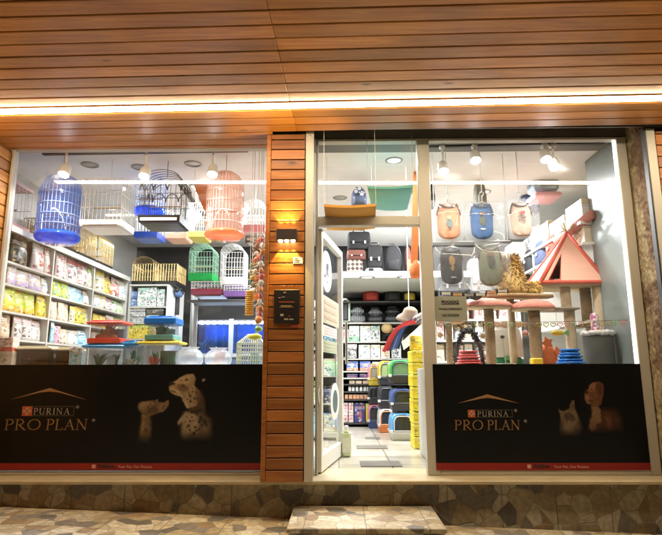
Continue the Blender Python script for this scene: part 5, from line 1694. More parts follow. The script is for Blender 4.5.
tuft(t, 'plant', (b6[0] + .05, b6[2] + .08, b6[4]), .07, .12, PLG, 26, 3); tuft(t, 'plant', (b6[1] - .06, b6[2] + .08, b6[4]), .06, .11, PLG, 22, 4)
mb = MB(); mb.box(b6[1] - .095, b6[2], b6[4], b6[1] - .035, b6[2] + .02, b6[4] + .09); mb.build('filter', M('filter_grey', (.45, .5, .58), .4), t)
zt_ = atY(100, 343.5, YD).z + .002
t, b6 = tank('red lidded tank with orange sand stacked on the blue lidded one', 86, 121, 319.5, 343, YD, REDL, HZW, REDL, .04, z=zt_)
mb = MB(); mb.box(b6[0], b6[3] - .02, b6[4], b6[1], b6[3], b6[5]); mb.build('backdrop', DKB, t)
mb = MB(); mb.sm = True; mb.ball(((b6[0] + b6[1]) / 2 - .02, b6[2] + .06, b6[4] + .015), .10, .05, .035); mb.build('sand', ORS, t)
tuft(t, 'coral', ((b6[0] + b6[1]) / 2, b6[2] + .05, b6[4] + .02), .08, .10, M('tan_coral', (.42, .26, .12), .7, .3, 20), 26, 5)
t, b6 = tank('small blue lidded tank with white coral', 118.5, 138, 340.5, 364, YD + .05, BLUL, HZW, None, .045)
tuft(t, 'plant', ((b6[0] + b6[1]) / 2, b6[3] - .02, b6[4]), .07, .15, PLG, 26, 6); tuft(t, 'coral', ((b6[0] + b6[1]) / 2, b6[2] + .02, b6[4]), .075, .07, WCO, 40, 7)
t, b6 = tank('yellow lidded tank with red coral under the bright blue one', 136, 178.5, 340, 364, YD, YELL, HZW, None, .035)
tuft(t, 'coral', (b6[0] + .085, b6[2] + .03, b6[4]), .06, .09, CRL, 40, 8); tuft(t, 'plant', (b6[0] + .06, b6[3] - .03, b6[4]), .06, .14, PLG, 20, 9)
tuft(t, 'plant', (b6[1] - .06, b6[2] + .07, b6[4]), .08, .14, PLG, 34, 10); mb = MB(); mb.box(b6[0] + .1, b6[3] - .02, b6[4], b6[1], b6[3], b6[5] - .02); mb.build('backdrop', M('green_backdrop', (.12, .24, .14), .5, .3, 8), t)
mb = MB(); mb.box(b6[0], b6[2], b6[4], b6[1], b6[3], b6[4] + .012); mb.build('gravel_bed', M('tan_gravel', (.38, .30, .18), .8, .4, 60), t)
zt_ = atY(157, 340, YD).z + .002
t, b6 = tank('bright blue lidded tank with plants stacked on the yellow lidded one', 143.5, 174.5, 315.5, 339.6, YD, BLUL2, HZW, M('aqua_base', (.16, .42, .40), .3), .075, z=zt_)
mb = MB(); mb.box(b6[0], b6[3] - .02, b6[4], b6[1], b6[3], b6[5]); mb.build('backdrop', MATS['green_backdrop'], t)
tuft(t, 'plant', (b6[0] + .07, b6[2] + .06, b6[4]), .06, .09, PLG, 24, 12); tuft(t, 'plant', (b6[1] - .07, b6[2] + .06, b6[4]), .06, .07, PLG, 24, 13)

GB = glass('fishbowl_glass', (.97, .98, .99), haze=.30, hazecol=(.82, .88, .95), ior=1.7)
for k, (px, r_px, lab, cols) in enumerate(((189.5, 14, 'clear fishbowl with white pebbles beside the yellow lidded tank', ((.76, .78, .8), (.55, .62, .72))), (218.5, 13.5, 'clear fishbowl with orange and white pebbles beside the small white cage', ((.80, .50, .25), (.76, .78, .82))))):
    yb_ = 4.80
    rr_ = (atY(px + r_px, 355, yb_).x - atY(px - r_px, 355, yb_).x) / 2
    cxx = atY(px, 355, yb_).x
    t = thing('fishbowl', lab, 'fishbowl', (cxx, yb_, DECK + .001))
    hh = rr_ * 1.45
    prof = [(rr_ * math.cos(R(a_)), hh * (.5 + .53 * math.sin(R(a_)))) for a_ in range(-68, 58, 9)] + [(rr_ * .56, hh * .96), (rr_ * .60, hh + .008)]
    prof[0] = (prof[0][0], .001)
    mb = MB(); mb.sm = True; mb.lathe(prof, (cxx, yb_, DECK + .001), 30, cap=False); mb.build('bowl', GB, t)
    mb = MB(); mb.sm = True; mb.lathe([(rr_ * .66, hh + .002), (rr_ * .69, hh + .009), (rr_ * .62, hh + .012)], (cxx, yb_, DECK + .001), 30, cap=False); mb.build('rim', HZG, t)
    for q in range(2):
        rs = random.Random(20 + k * 3 + q); mb = MB(); mb.sm = True
        for _ in range(60):
            aa = rs.uniform(0, 6.28); ra = rr_ * .66 * math.sqrt(rs.random())
            mb.ball((cxx + ra * math.cos(aa) + (q - .5) * .03, yb_ + ra * math.sin(aa), DECK + .014 + rs.uniform(0, .05) * (1 - ra / rr_)), .014, .012, .010, 7, 4)
        mb.build('pebbles', M(f'pebble_{k}{q}', cols[q], .5, .1, 30), t)
    mb = MB(); mb.box(cxx - rr_ * .3, yb_ + rr_ * .2, DECK + .05, cxx + rr_ * .45, yb_ + rr_ * .22, DECK + .15); mb.build('paper_insert', M(f'insert_{k}', ((.5, .55, .66), (.66, .52, .6))[k], .5, .3, 30), t)
# small white cage beside the pillar
a, c = atY(236, 360, 4.72), atY(263, 360, 4.72)
t = cage('birdcage', 'small white cage with a peaked roof and green base beside the pillar', ((a.x + c.x) / 2, 4.72 + .12, DECK + .001), c.x - a.x, .24, atY(240, 343, 4.72).z - DECK, M('pale_green_white_wire', (.66, .70, .58), .35), M('dark_green_base', (.02, .12, .04), .3), 'peak', 11, .0028, .035, (.2, .4, .6, .8))
mb = MB(); mb.sm = True; mb.ball(((a.x + c.x) / 2 + .03, 4.80, atY(255, 337, 4.8).z), .06, .03, .03); mb.build('feeder', M('yellow_feeder', (.66, .62, .06), .4), t)
mb = MB(); mb.box((a.x + c.x) / 2, 4.80, DECK + .05, (a.x + c.x) / 2 + .07, 4.84, DECK + .13); mb.build('nest_box', M('pale_blue_box', (.30, .52, .66), .4), t)

# ------------------------------------------------------------------ rope toys and packets hung by the pillar
def knot_toy(label, px, py0, py1, Y, mats, r=.03, sway=.02, seed=0, cat='toy'):
    rs = random.Random(seed)
    a, c = atY(px, py0, Y), atY(px, py1, Y)
    t = thing('rope_toy', label, cat, (a.x, Y, c.z), 'toys hung beside the pillar')
    n = max(4, int((a.z - c.z) / .055))
    mb = MB(); mb.tube([(a.x, Y, CZ - .001), (a.x, Y, a.z)], .003, 5); mb.build('cord', M('cord_white', (.7, .68, .62), .7), t)
    for k, mt in enumerate(mats):
        mb = MB(); mb.sm = True
        for i in range(n):
            if i % len(mats) != k: continue
            z = a.z + (c.z - a.z) * (i + .5) / n
            x = a.x + rs.uniform(-sway, sway)
            mb.ball((x, Y + rs.uniform(-.01, .01), z), r * rs.uniform(.7, 1.15), r * .8, r * rs.uniform(.8, 1.2), 9, 6)
            for s in range(5):
                mb.tube([(x, Y, z), (x + rs.uniform(-2, 2) * r, Y + rs.uniform(-1, 1) * r, z - rs.uniform(.2, 1.8) * r)], .006, 5)
        mb.build('knot', mt, t)
    return t


TR = M('toy_red', (.55, .09, .05), .6, .2, 20); TO = M('toy_orange', (.72, .26, .06), .6, .2, 20); TC = M('toy_cream', (.70, .62, .48), .6, .2, 20); TG = M('toy_green', (.16, .36, .08), .6, .2, 20); TB = M('toy_brown', (.25, .12, .06), .6, .2, 20); TYL = M('toy_yellow', (.72, .48, .06), .6, .2, 20)
knot_toy('string of red and cream knotted toys hung nearest the pillar', 262, 236, 318, 4.70, [TR, TC, TO], .026, .015, 1)
knot_toy('string of orange and brown knotted toys hung second from the pillar', 257.5, 238, 300, 4.73, [TO, TB, TC], .026, .015, 2)
knot_toy('string of green and cream knotted toys hung below the white domed cage', 252.5, 262, 300, 4.76, [TG, TC, TYL], .022, .015, 3)
# blue and red patterned carton hung above them
carton_px(245, 233, 264, 243, 4.9, 'bw', 'dark patterned carton under the rose tray beside the pillar', None, .1)
a, c = atY(250, 241, 4.72), atY(259, 248, 4.72)
# yellow comb-shaped packet
a, c = atY(245, 290.5, 4.64), atY(253.5, 315.5, 4.64)
mb = MB(); mb.sm = True
n_ = 12
for i in range(n_):
    z = a.z + (c.z - a.z) * (i + .5) / n_
    mb.ball(((a.x + c.x) / 2, 4.65, z), (c.x - a.x) / 2, .012, (a.z - c.z) / n_ * .62, 10, 6)
t = thing('treat_pack', 'bumpy yellow orange strip of treats hung by the pillar', 'packet', ((a.x + c.x) / 2, 4.65, c.z))
mb.build('treats', M('treat_orange', (.78, .40, .03), .4, .12, 20), t)
mb = MB(); mb.tube([((a.x + c.x) / 2, 4.65, a.z), ((a.x + c.x) / 2, 4.65, CZ - .001)], .0025, 5); mb.build('cord', MATS['cord_white'], t)
t = thing('ball_toy', 'orange ball over a green one hung on a cord beside the pillar', 'toy', (atY(259, 321, 4.66).x, 4.66, atY(259, 333, 4.66).z))
p = atY(258.5, 320, 4.66); mb = MB(); mb.sm = True; mb.ball(p, .034); mb.build('ball', M('ball_orange', (.78, .30, .06), .4), t)
p2 = atY(258.5, 329, 4.66); mb = MB(); mb.sm = True; mb.ball(p2, .034, .034, .025); mb.build('ball', M('ball_green', (.25, .46, .10), .4), t)
mb = MB(); mb.tube([p + Vector((0, 0, .03)), Vector((p.x, p.y, CZ - .001))], .0025, 5); mb.tube([p2 + Vector((0, 0, .02)), p], .0025, 5); mb.build('cord', MATS['cord_white'], t)
# ------------------------------------------------------------------ through the door
YR = 8.15
# wall rack at the back
xa, xb = atY(341, 400, YR).x, atY(470, 400, YR).x
rz_lv = [atY(360, v, YR).z for v in (322.5, 341.5, 358.5, 371, 377.8, 384, 391.5, 399.5, 423)]
t = thing('shelf_rack', 'white back wall rack of cartons seen through the open door', 'shelf', ((xa + xb) / 2, YR, 0))
for k, z in enumerate(rz_lv):
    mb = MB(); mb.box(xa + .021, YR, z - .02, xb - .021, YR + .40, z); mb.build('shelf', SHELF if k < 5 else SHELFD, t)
for x in (xa, xb - .02):
    mb = MB(); mb.box(x, YR, .002, x + .02, YR + .41, rz_lv[0]); mb.build('upright', SHELF, t)
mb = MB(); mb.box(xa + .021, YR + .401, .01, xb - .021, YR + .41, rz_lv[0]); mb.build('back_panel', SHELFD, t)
GB_ = 'cartons on the back wall rack'


def row(zi, ztop, items):
    for (a, c, key, lab, hf) in items:
        A, C = atY(a, 360, YR + .02), atY(c, 360, YR + .02)
        zb = rz_lv[zi]; top = rz_lv[ztop] - .025
        put('box', (C.x - A.x) * .95, (top - zb) * hf, .22, PK_[key], ((A.x + C.x) / 2, YR + .14, zb + .001), R(rnd.uniform(-3, 3)), 'carton', lab, 'box', GB_)


row(1, 0, [(343, 349, 'pinkbox', 'narrow pink carton beside the white and green one on the back rack', .7), (349.5, 360, 'greenw', 'white carton with a green foot on the top shelf of the back rack', .92), (360, 371, 'white', 'plain white carton second from the green footed one on the back rack', .92),
            (371, 381, 'whitebox', 'white carton with a dark picture beside the round tan bag', .9), (393, 404, 'peach', 'peach carton behind the hanging leashes on the back rack', .8)])
row(2, 1, [(346.5, 357.5, 'bw', 'black and white carton on the second shelf of the back rack', .95), (358.5, 371, 'white', 'broad white carton on the second shelf of the back rack', .9), (371, 381, 'white', 'white carton in the middle of the back rack second shelf', .92), (381, 390, 'cream', 'cream carton behind the red leash ends on the back rack', .85), (392, 402, 'whitebox', 'white carton with a dark picture above the green litter box', .9)])
row(3, 2, [(346.5, 358.5, 'bluepack', 'blue and orange pack nearer the door leaf on the back rack', .9), (359.5, 371, 'bluepack', 'blue and orange pack further from the door leaf on the back rack', .9), (372, 381, 'greenw', 'white and green pack beside the blue ones on the back rack', .85), (381.5, 390, 'lime', 'lime pack above the yellow litter box on the back rack', .85)])
row(4, 3, [(346.5, 358, 'navy', 'dark navy carton under the blue packs, nearer the door leaf', .85), (359, 371, 'navy', 'dark navy carton under the blue packs, further from the door leaf', .85)])
row(5, 4, [(349, 355, 'peach', 'peach tub, first in its row on the back rack', .85), (355.5, 362, 'peach', 'peach tub, second in its row on the back rack', .85), (362.5, 369, 'peach', 'peach tub, third in its row on the back rack', .85)])
row(6, 5, [(348 + 3.7 * i, 351.2 + 3.7 * i, 'white', f'white bottle, {ORD[i]} from the door leaf on the back rack', .85) for i in range(6)])
row(7, 6, [(344.5 + 3.7 * i, 348 + 3.7 * i, 'orangecan', f'orange can, {ORD[i]} from the door leaf on the back rack', .85) for i in range(7)])
zt1 = rz_lv[8] + (rz_lv[7] - .03 - rz_lv[8]) * .49
for j, (a, c) in enumerate(((342.5, 347.6), (348, 353))):
    for i in range(2):
        A, C = atY(a, 360, YR + .02), atY(c, 360, YR + .02)
        hh = (rz_lv[7] - .03 - rz_lv[8]) * .48
        put('box', (C.x - A.x), hh - .003, .22, PK_['pinkbox'], ((A.x + C.x) / 2, YR + .14, rz_lv[8] + .001 + i * hh), 0, 'carton', f'pink and white carton, {["lower", "upper"][i]} of the pair {["beside the door leaf", "beside the navy sack"][j]} at the back', 'box', GB_)
row(8, 7, [(353.8, 365, 'navy', 'big navy sack carton with a red picture at the foot of the back rack', .93), (365.5, 371, 'ybox', 'yellow and green sack at the foot of the back rack', .9)])

# storage canopy over the back rack, with bags standing on it and two downlights in it
cy0, cy1 = 6.75, YB - .01
zc0 = atY(380, 272, cy0).z
zc1 = zc0 - .06
cxa, cxb = atY(342, 280, cy0).x, 2.6
t = thing('storage_loft', 'white boxed loft over the back rack with bags standing on it', 'shelf', ((cxa + cxb) / 2, cy0, zc1))
mb = MB(); mb.box(cxa, cy0, zc1, cxb, cy1, zc0); mb.build('boxing', M('loft_paint', (.52, .51, .48), .7, .08, 3), t)
mb = MB(); mb.box(cxa, cy0 - .006, zc1 - .01, cxb, cy0 - .001, zc0 + .01); mb.build('edge_trim', MATS['loft_paint'], t)
LOFT = None
for (px, py, lab) in ((367, 277, 'downlight under the loft near the red backpack'), (405, 276.5, 'downlight under the loft near the yellow backpack')):
    downlight(px, py, lab, 17, zc1, .10)
# upper back shelf under the loft: rucksacks above, carriers below
zs0 = atY(375, 301.5, YR - .05).z
t = thing('wall_shelf', 'dark wall shelf of rucksacks under the white loft', 'shelf', (.8, YR, zs0))
mb = MB(); mb.box(xa, YR - .1, zs0 - .02, xb, YB - .01, zs0); mb.build('board', SHELFD, t)
zs1 = rz_lv[0]


def rucksack(label, px0, px1, py0, py1, Y, mat, pocket, z=None, group='rucksacks and carriers on the dark shelf'):
    a, c = atY(px0, py0, Y), atY(px1, py1, Y)
    zb = c.z if z is None else z
    w, h, d = c.x - a.x, a.z - zb, .16
    x = (a.x + c.x) / 2
    t = thing('rucksack', label, 'bag', (x, Y + d / 2, zb), group)
    mb = MB(); mb.sm = True
    rings = []
    for f, k, kd in ((0, .86, .8), (.05, 1, 1), (.35, 1.02, 1.05), (.65, .94, .95), (.85, .76, .75), (.96, .48, .5), (1, .2, .25)):
        rings.append([(x + w / 2 * k * math.copysign(abs(math.cos(q)) ** .6, math.cos(q)), Y + d / 2 + d / 2 * kd * math.copysign(abs(math.sin(q)) ** .6, math.sin(q)), zb + .001 + h * f) for q in [2 * math.pi * i / 20 for i in range(20)]])
    mb.loft(rings, True, True); mb.build('body', mat, t)
    mb = MB(); mb.sm = True
    rings = []
    for f, k in ((.06, .8), (.1, 1), (.36, 1), (.44, .7)):
        rings.append([(x + w * .36 * k * math.copysign(abs(math.cos(q)) ** .5, math.cos(q)), Y - .02 + .05 * math.sin(q) * k, zb + h * f) for q in [2 * math.pi * i / 16 for i in range(16)]])
    mb.loft(rings, True, True); mb.build('pocket', pocket, t)
    mb = MB(); mb.tube([(x - .03, Y + d / 2, zb + h * .98), (x - .03, Y + d / 2, zb + h * 1.06), (x + .03, Y + d / 2, zb + h * 1.06), (x + .03, Y + d / 2, zb + h * .98)], .007, 6); mb.build('grab_loop', BLACK, t)
    return t


CLB = M('black_cloth', (.022, .022, .024), .75, .3, 14, .2); CLR = M('red_cloth', (.42, .05, .03), .75, .2, 14, .2); CLY = M('yellow_cloth', (.55, .38, .03), .75, .2, 14, .2)
CLN = M('navy_cloth', (.05, .07, .13), .7, .3, 14, .2); CLBR = M('brown_cloth', (.16, .06, .045), .7, .3, 14, .2); CLO = M('orange_cloth', (.70, .20, .05), .6, .15, 10, .15); CLT = M('teal_cloth', (.16, .50, .48), .7, .1, 10, .1); CLOC = M('ochre_cloth', (.60, .30, .05), .7, .12, 10, .1)
CLRS = M('dark_red_cloth', (.30, .03, .025), .75, .2, 14, .2)
rucksack('rucksack with a red front pocket on the dark shelf', 363, 379, 281.5, 301.5, YR - .08, CLRS, CLR, zs0)
rucksack('black rucksack between the red and the yellow ones', 384.5, 401.5, 281.5, 301.5, YR - .08, CLB, CLB, zs0)
rucksack('black rucksack with a yellow pocket on the dark shelf', 402, 417, 283, 301.5, YR - .08, CLB, CLY, zs0)


def carrier(label, px0, px1, py0, Y, z, body, front):
    a, c = atY(px0, py0, Y), atY(px1, py0, Y)
    w, h, d = c.x - a.x, a.z - z, .3
    x = (a.x + c.x) / 2
    t = thing('pet_carrier', label, 'carrier', (x, Y, z), 'rucksacks and carriers on the dark shelf')
    mb = MB(); mb.bevbox(a.x, Y, z + .001, c.x, Y + d, z + h * .5, .03); mb.build('base', body, t)
    mb = MB(); mb.bevbox(a.x + .015, Y + .01, z + h * .5 + .001, c.x - .015, Y + d - .01, z + h, .05); mb.build('cover', front, t)
    mb = MB()
    for i in range(6):
        xx = a.x + w * (.2 + .12 * i); mb.tube([(xx, Y - .004, z + h * .15), (xx, Y - .004, z + h * .85)], .004, 5)
    mb.build('grille', BWIRE, t)
    mb = MB(); mb.tube([(x - .06, Y + d / 2, z + h), (x - .05, Y + d / 2, z + h + .03), (x + .05, Y + d / 2, z + h + .03), (x + .06, Y + d / 2, z + h)], .01, 6); mb.build('handle', BLACK, t)


GRC = M('grey_carrier', (.26, .27, .28), .4, .1, 6); DKC = M('dark_carrier', (.05, .05, .055), .4, .2, 6); CLC = M('pale_carrier', (.55, .60, .60), .35, .1, 6)
carrier('pale and grey pet carrier nearest the door leaf on the rack top', 350, 365, 307, YR, zs1 + .001, GRC, CLC)
carrier('dark pet carrier in the middle of the rack top', 368, 383, 309, YR, zs1 + .001, DKC, GRC)
carrier('dark pet carrier behind the hanging hat on the rack top', 385, 401, 308, YR, zs1 + .001, DKC, DKC)
a, c = atY(341.5, 299, YR - .05), atY(349.5, 321, YR - .05)
t = thing('bed_frame', 'pale green rounded frame leaning beside the carriers', 'frame', ((a.x + c.x) / 2, YR, zs1))
mb = MB(); x0, x1, z0, z1 = a.x, c.x, zs1 + .02, a.z
mb.tube([(x0, YR, z0), (x0, YR, z1 - .04), (x0 + .04, YR, z1), (x1 - .04, YR, z1), (x1, YR, z1 - .04), (x1, YR, z0)], .018, 8, closed=True); mb.build('tube', M('pale_green_tube', (.50, .58, .44), .45), t)
mb = MB(); mb.box(x0 + .03, YR + .012, z0 + .03, x1 - .03, YR + .016, z1 - .04); mb.build('mesh_panel', DKC, t)


def holdall(label, px0, px1, py0, py1, Y, mat, flap=None, d=.2, z=None, cat='bag', sag=.0, pat=None):
    """boxy soft bag with a flap, a strap and buckles"""
    a, c = atY(px0, py0, Y), atY(px1, py1, Y)
    x0, x1, zt, zb = a.x, c.x, a.z, (c.z if z is None else z)
    t = thing('shoulder_bag', label, cat, ((x0 + x1) / 2, Y + d / 2, zb), 'bags standing on the white loft')
    mb = MB(); mb.sm = True
    w = x1 - x0; h = zt - zb; x = (x0 + x1) / 2
    rings = []
    for f, k in ((0, .94), (.08, 1.0), (.5, 1.02), (.9, .97), (1, .88)):
        rings.append([(x + w / 2 * k * math.copysign(abs(math.cos(q)) ** .35, math.cos(q)), Y + d / 2 + d / 2 * k * math.copysign(abs(math.sin(q)) ** .35, math.sin(q)), zb + .001 + h * f) for q in [2 * math.pi * i / 24 for i in range(24)]])
    mb.loft(rings, True, True); mb.build('body', mat, t)
    if flap:
        mb = MB(); mb.bevbox(x0 + w * .06, Y - .014, zb + h * .38, x1 - w * .06, Y - .001, zt - h * .06, .01); mb.build('flap', flap, t)
        for u in (.25, .75):
            mb = MB(); mb.box(x0 + w * u - .012, Y - .022, zb + h * .30, x0 + w * u + .012, Y - .0145, zb + h * .46); mb.build('buckle', M('steel_handle', (.6, .6, .6), .3), t)
    mb = MB(); mb.tube([(x - w * .3, Y + d / 2, zt - .01), (x - w * .22, Y + d / 2, zt + .05), (x + w * .22, Y + d / 2, zt + .05), (x + w * .3, Y + d / 2, zt - .01)], .009, 6); mb.build('strap', BLACK, t)
    return t


def check_mat():
    m = M('patterned_cloth', (.5, .42, .34), .7)
    n, l = nodes_of(m); tc = n.new('ShaderNodeTexCoord'); mp = n.new('ShaderNodeMapping'); mp.inputs['Scale'].default_value = (26, 26, 26); mp.inputs['Rotation'].default_value = (0, R(45), 0)
    ck = n.new('ShaderNodeTexChecker'); ck.inputs['Scale'].default_value = 1; ck.inputs[1].default_value = (.55, .45, .36, 1); ck.inputs[2].default_value = (.08, .05, .04, 1)
    l.new(tc.outputs['Object'], mp.inputs[0]); l.new(mp.outputs[0], ck.inputs[0]); l.new(ck.outputs[0], n['Principled BSDF'].inputs['Base Color'])
    return m


YG = 6.8
ztop = zc0 + .002
holdall('patterned bag at the bottom of the pile on the loft', 347, 363, 259.5, 272, YG, check_mat(), None, .22, ztop)
z2 = atY(355, 259.3, YG).z
holdall('brown bag between the patterned and the black one on the loft', 347, 366, 249.5, 259, YG + .01, CLBR, CLBR, .22, z2 + .002)
z3 = atY(355, 249, YG).z
holdall('black bag on top of the pile on the loft', 347.5, 371, 231.5, 248, YG + .02, CLB, CLB, .22, z3 + .004)
holdall('black bag with buckles beside the pile on the loft', 367, 383, 245, 266, YG - .02 + .04, CLB, CLB, .2, atY(375, 267.5, YG).z + .002)
mb = MB(); a, c = atY(365.5, 267.5, YG), atY(383, 272, YG)
t = thing('pet_bowl', 'white and black oval carrier base under the buckled black bag', 'carrier', ((a.x + c.x) / 2, YG + .1, ztop))
mb.bevbox(a.x, YG, ztop, c.x, YG + .24, a.z - .002, .02); mb.build('shell', M('white_black_plastic', (.5, .5, .48), .4, .4, 4), t)
mb = MB(); mb.bevbox(a.x + .04, YG - .008, ztop + .004, a.x + .10, YG - .001, a.z - .01, .01); mb.build('opening', BLACK, t)
rucksack('big black rucksack with buckles on the loft', 384.5, 403, 244, 272, YG, CLB, CLB, ztop, 'bags standing on the white loft')
rucksack('small brown and gold rucksack at the end of the loft', 405, 412, 245, 272, YG, CLBR, M('gold_cloth', (.4, .26, .08), .6), ztop, 'bags standing on the white loft')

# mats and bags hung from the ceiling near the transom
def hung_mat(label, quad, mat, th=.03, cat='mat', cords=((0.05, .0), (.95, .0))):
    a, b_, c, d_ = [Vector(q) for q in quad]           # front left, front right, back right, back left
    t = thing('hanging_mat', label, cat, ((a + b_ + c + d_) / 4), None)
    mb = MB(); mb.sm = True
    rings = []
    N = 10
    for i in range(N + 1):
        u = i / N
        p, q = a.lerp(b_, u), d_.lerp(c, u)
        s = -.012 * math.sin(math.pi * u)
        rings.append([p + Vector((0, 0, s)), q + Vector((0, 0, s)), q + Vector((0, 0, s + th)), p + Vector((0, 0, s + th))])
    mb.loft(rings, True, True)
    for i in range(len(mb.s)): mb.s[i] = False
    mb.build('cloth', mat, t)
    for p in (a, b_, c, d_):
        mb = MB(); mb.tube([p + Vector((0, 0, th - .002)), Vector((p.x, p.y, CZ - .001))], .002, 5)
        mb.build('cord', M('white_cord', (.72, .72, .70), .6), t)
    return t


zA = atY(325, 230.5, 4.95).z
q0, q1 = atY(323.5, 206.5, 4.95), atY(377, 206, 4.95)
hung_mat('ochre pet hammock hung across the door top', (atZ(327, 230, zA), atZ(375, 228.5, zA), atZ(376, 206, zA), atZ(324, 206.5, zA)), CLOC, .02)
zB = atY(385, 209, 5.1).z
q = atZ(372, 209, zB), atZ(407, 210, zB), atZ(413, 187, zB), atZ(367.5, 188, zB)
hung_mat('teal pet hammock hung beyond the transom', q, CLT, .02)
# navy bag with pale paw prints
t = rucksack('navy bag with pale paw prints hung between the ochre and teal hammocks', 351, 367.5, 186, 206, 5.5, CLN, CLN, None, 'bags hung from the ceiling')
a, c = atY(351, 186, 5.49), atY(367.5, 206, 5.49)
mb = MB(); mb.sm = True
for (u, v) in ((.3, .3), (.65, .55), (.3, .7), (.7, .2), (.5, .85)):
    x, z = a.x + (c.x - a.x) * u, c.z + (a.z - c.z) * v
    for (dx, dz, r) in ((0, 0, .02), (-.022, .022, .009), (0, .03, .009), (.022, .022, .009)): mb.ball((x + dx, 5.47, z + dz), r, .006, r, 8, 5)
mb.build('paw_print', M('paw_pale', (.55, .55, .58), .6), t)
p = atY(359, 186, 5.58)
mb = MB(); mb.tube([p, (p.x, p.y, CZ - .001)], .004, 5); mb.build('cord', MATS['white_cord'], t)
# orange bag on a long strap by the window post
a, c = atY(409.5, 257, 5.3), atY(424, 277.5, 5.3)
t = thing('shoulder_bag', 'orange drawstring bag on a broad orange strap by the window post', 'bag', ((a.x + c.x) / 2, 5.3, c.z))
mb = MB(); mb.sm = True; mb.lathe([(.001, 0), (.08, .005), (.12, .04), (.125, .09), (.10, .14), (.05, .175), (.03, .19)], ((a.x + c.x) / 2, 5.36, c.z), 20, sx=(c.x - a.x) / .25, sy=.6); mb.build('pouch', CLO, t)
s0, s1 = atY(414, 258, 5.34), atY(419, 222, 5.34)
mb = MB(); w = .035
mb.add([(s0.x - w, 5.34, s0.z - .05), (s0.x + w, 5.34, s0.z - .05), (s0.x + w, 5.35, s0.z - .05), (s0.x - w, 5.35, s0.z - .05), (s1.x - w, 5.34, CZ - .002), (s1.x + w, 5.34, CZ - .002), (s1.x + w, 5.35, CZ - .002), (s1.x - w, 5.35, CZ - .002)], [(0, 1, 5, 4), (1, 2, 6, 5), (2, 3, 7, 6), (3, 0, 4, 7), (4, 5, 6, 7), (0, 3, 2, 1)])
mb.build('strap', CLO, t)
# round tan bag on the rack
a, c = atY(381, 323.5, YR), atY(392.5, 333.5, YR)
mb = MB(); mb.sm = True; mb.ball(((a.x + c.x) / 2, YR - .02, (a.z + c.z) / 2), (c.x - a.x) / 2, .08, (a.z - c.z) / 2, 16, 10)
solo(mb, 'round_cushion', M('tan_cushion', (.52, .36, .16), .7, .2, 12, .2), 'round tan cushion perched at the front of the back rack', 'cushion', ((a.x + c.x) / 2, YR, c.z))
# hat and leashes hung on the window side
YHt = 6.0
a, c = atY(396.5, 304, YHt), atY(424, 319, YHt)
t = thing('sun_hat', 'brown fabric hat hung above the coloured leashes', 'hat', ((a.x + c.x) / 2, YHt, c.z))
mb = MB(); mb.sm = True
w = (c.x - a.x) / 2
mb.lathe([(w * 1.02, 0), (w * .9, .03), (w * .6, .065), (w * .5, .12), (w * .3, .145), (.001, .15)], ((a.x + c.x) / 2, YHt + .1, c.z), 24, axis=(.12, -.5, 1), sy=.8); mb.build('crown', M('beige_felt', (.27, .20, .135), .8, .15, 14, .2), t)
mb = MB(); mb.tube([((a.x + c.x) / 2, YHt + .1, c.z + .14), ((a.x + c.x) / 2, YHt + .1, CZ - .001)], .005, 5); mb.build('cord', MATS['white_cord'], t)


def leash(label, pts_px, Y, mat, w=.05, Y1=None):
    P_ = [atY(px, py, Y + ((Y1 or Y) - Y) * i / (len(pts_px) - 1)) for i, (px, py) in enumerate(pts_px)]
    t = thing('leash', label, 'leash', (P_[-1].x, P_[-1].y, P_[-1].z), 'leashes hung beside the back rack')
    mb = MB(); mb.sm = False
    rings = []
    for i, p in enumerate(P_):
        d = (P_[min(i + 1, len(P_) - 1)] - P_[max(i - 1, 0)]); d.y = 0; d.normalize(); s = Vector((-d.z, 0, d.x)) * w / 2
        rings.append([p - s, p + s, p + s + Vector((0, .012, 0)), p - s + Vector((0, .012, 0))])
    mb.loft(rings, True, True); mb.build('webbing', mat, t)
    mb = MB(); mb.sm = True; mb.tube([P_[0] + Vector((.025 * math.cos(q), .006, .03 + .025 * math.sin(q))) for q in [2 * math.pi * k / 12 for k in range(12)]], .005, 5, closed=True); mb.build('ring', MATS['steel_handle'], t)
    return t


CB = M('blue_webbing', (.05, .12, .32), .6, .2, 20); CRD = M('red_webbing', (.50, .05, .05), .6, .2, 20); CW = M('white_webbing', (.62, .62, .62), .6, .1, 20); CNV = M('dark_webbing', (.04, .045, .06), .6, .2, 20)
for k, (mt, w_, dx, dy, lab) in enumerate((
        (CNV, .05, 0, 0, 'dark leash curving down furthest under the brown hat'),
        (CB, .045, -2, 1, 'blue leash next to the dark one under the brown hat'),
        (CW, .018, -4.2, 1.5, 'thin white leash between the two blue ones'),
        (CB, .04, -5.8, 2.2, 'second blue leash, on the door side of the white one'),
        (CNV, .03, -7.6, 2.6, 'narrow dark leash between the blue and the red ones'),
        (CRD, .045, -9.4, 3.0, 'red leash next to the narrow dark one'),
        (CRD, .035, -11.6, 4.2, 'red leash nearest the open door leaf'))):
    leash(lab, [(421 + dx * .5, 318 + dy), (412 + dx * .7, 320.5 + dy), (405 + dx * .85, 326 + dy), (401.5 + dx, 334 + dy), (399 + dx * 1.1, 342 + dy), (397 + dx * 1.15, 348 + dy * .9)], YHt - .022 * k, mt, w_)
# white sloping tray beyond them
a, b_, c, d_ = atY(424, 322, 6.3), atY(424, 334, 6.3), atY(404, 350, 6.3), atY(402, 342, 6.3)
mb = MB(); mb.prism([(p.x, p.z) for p in (a, b_, c, d_)], 'Y', 6.3, 6.34)
solo(mb, 'sloping_tray', M('tray_white', (.7, .7, .68), .35, .05), 'white sloping tray above the yellow cartons by the window post', 'tray', (c.x, 6.3, c.z))

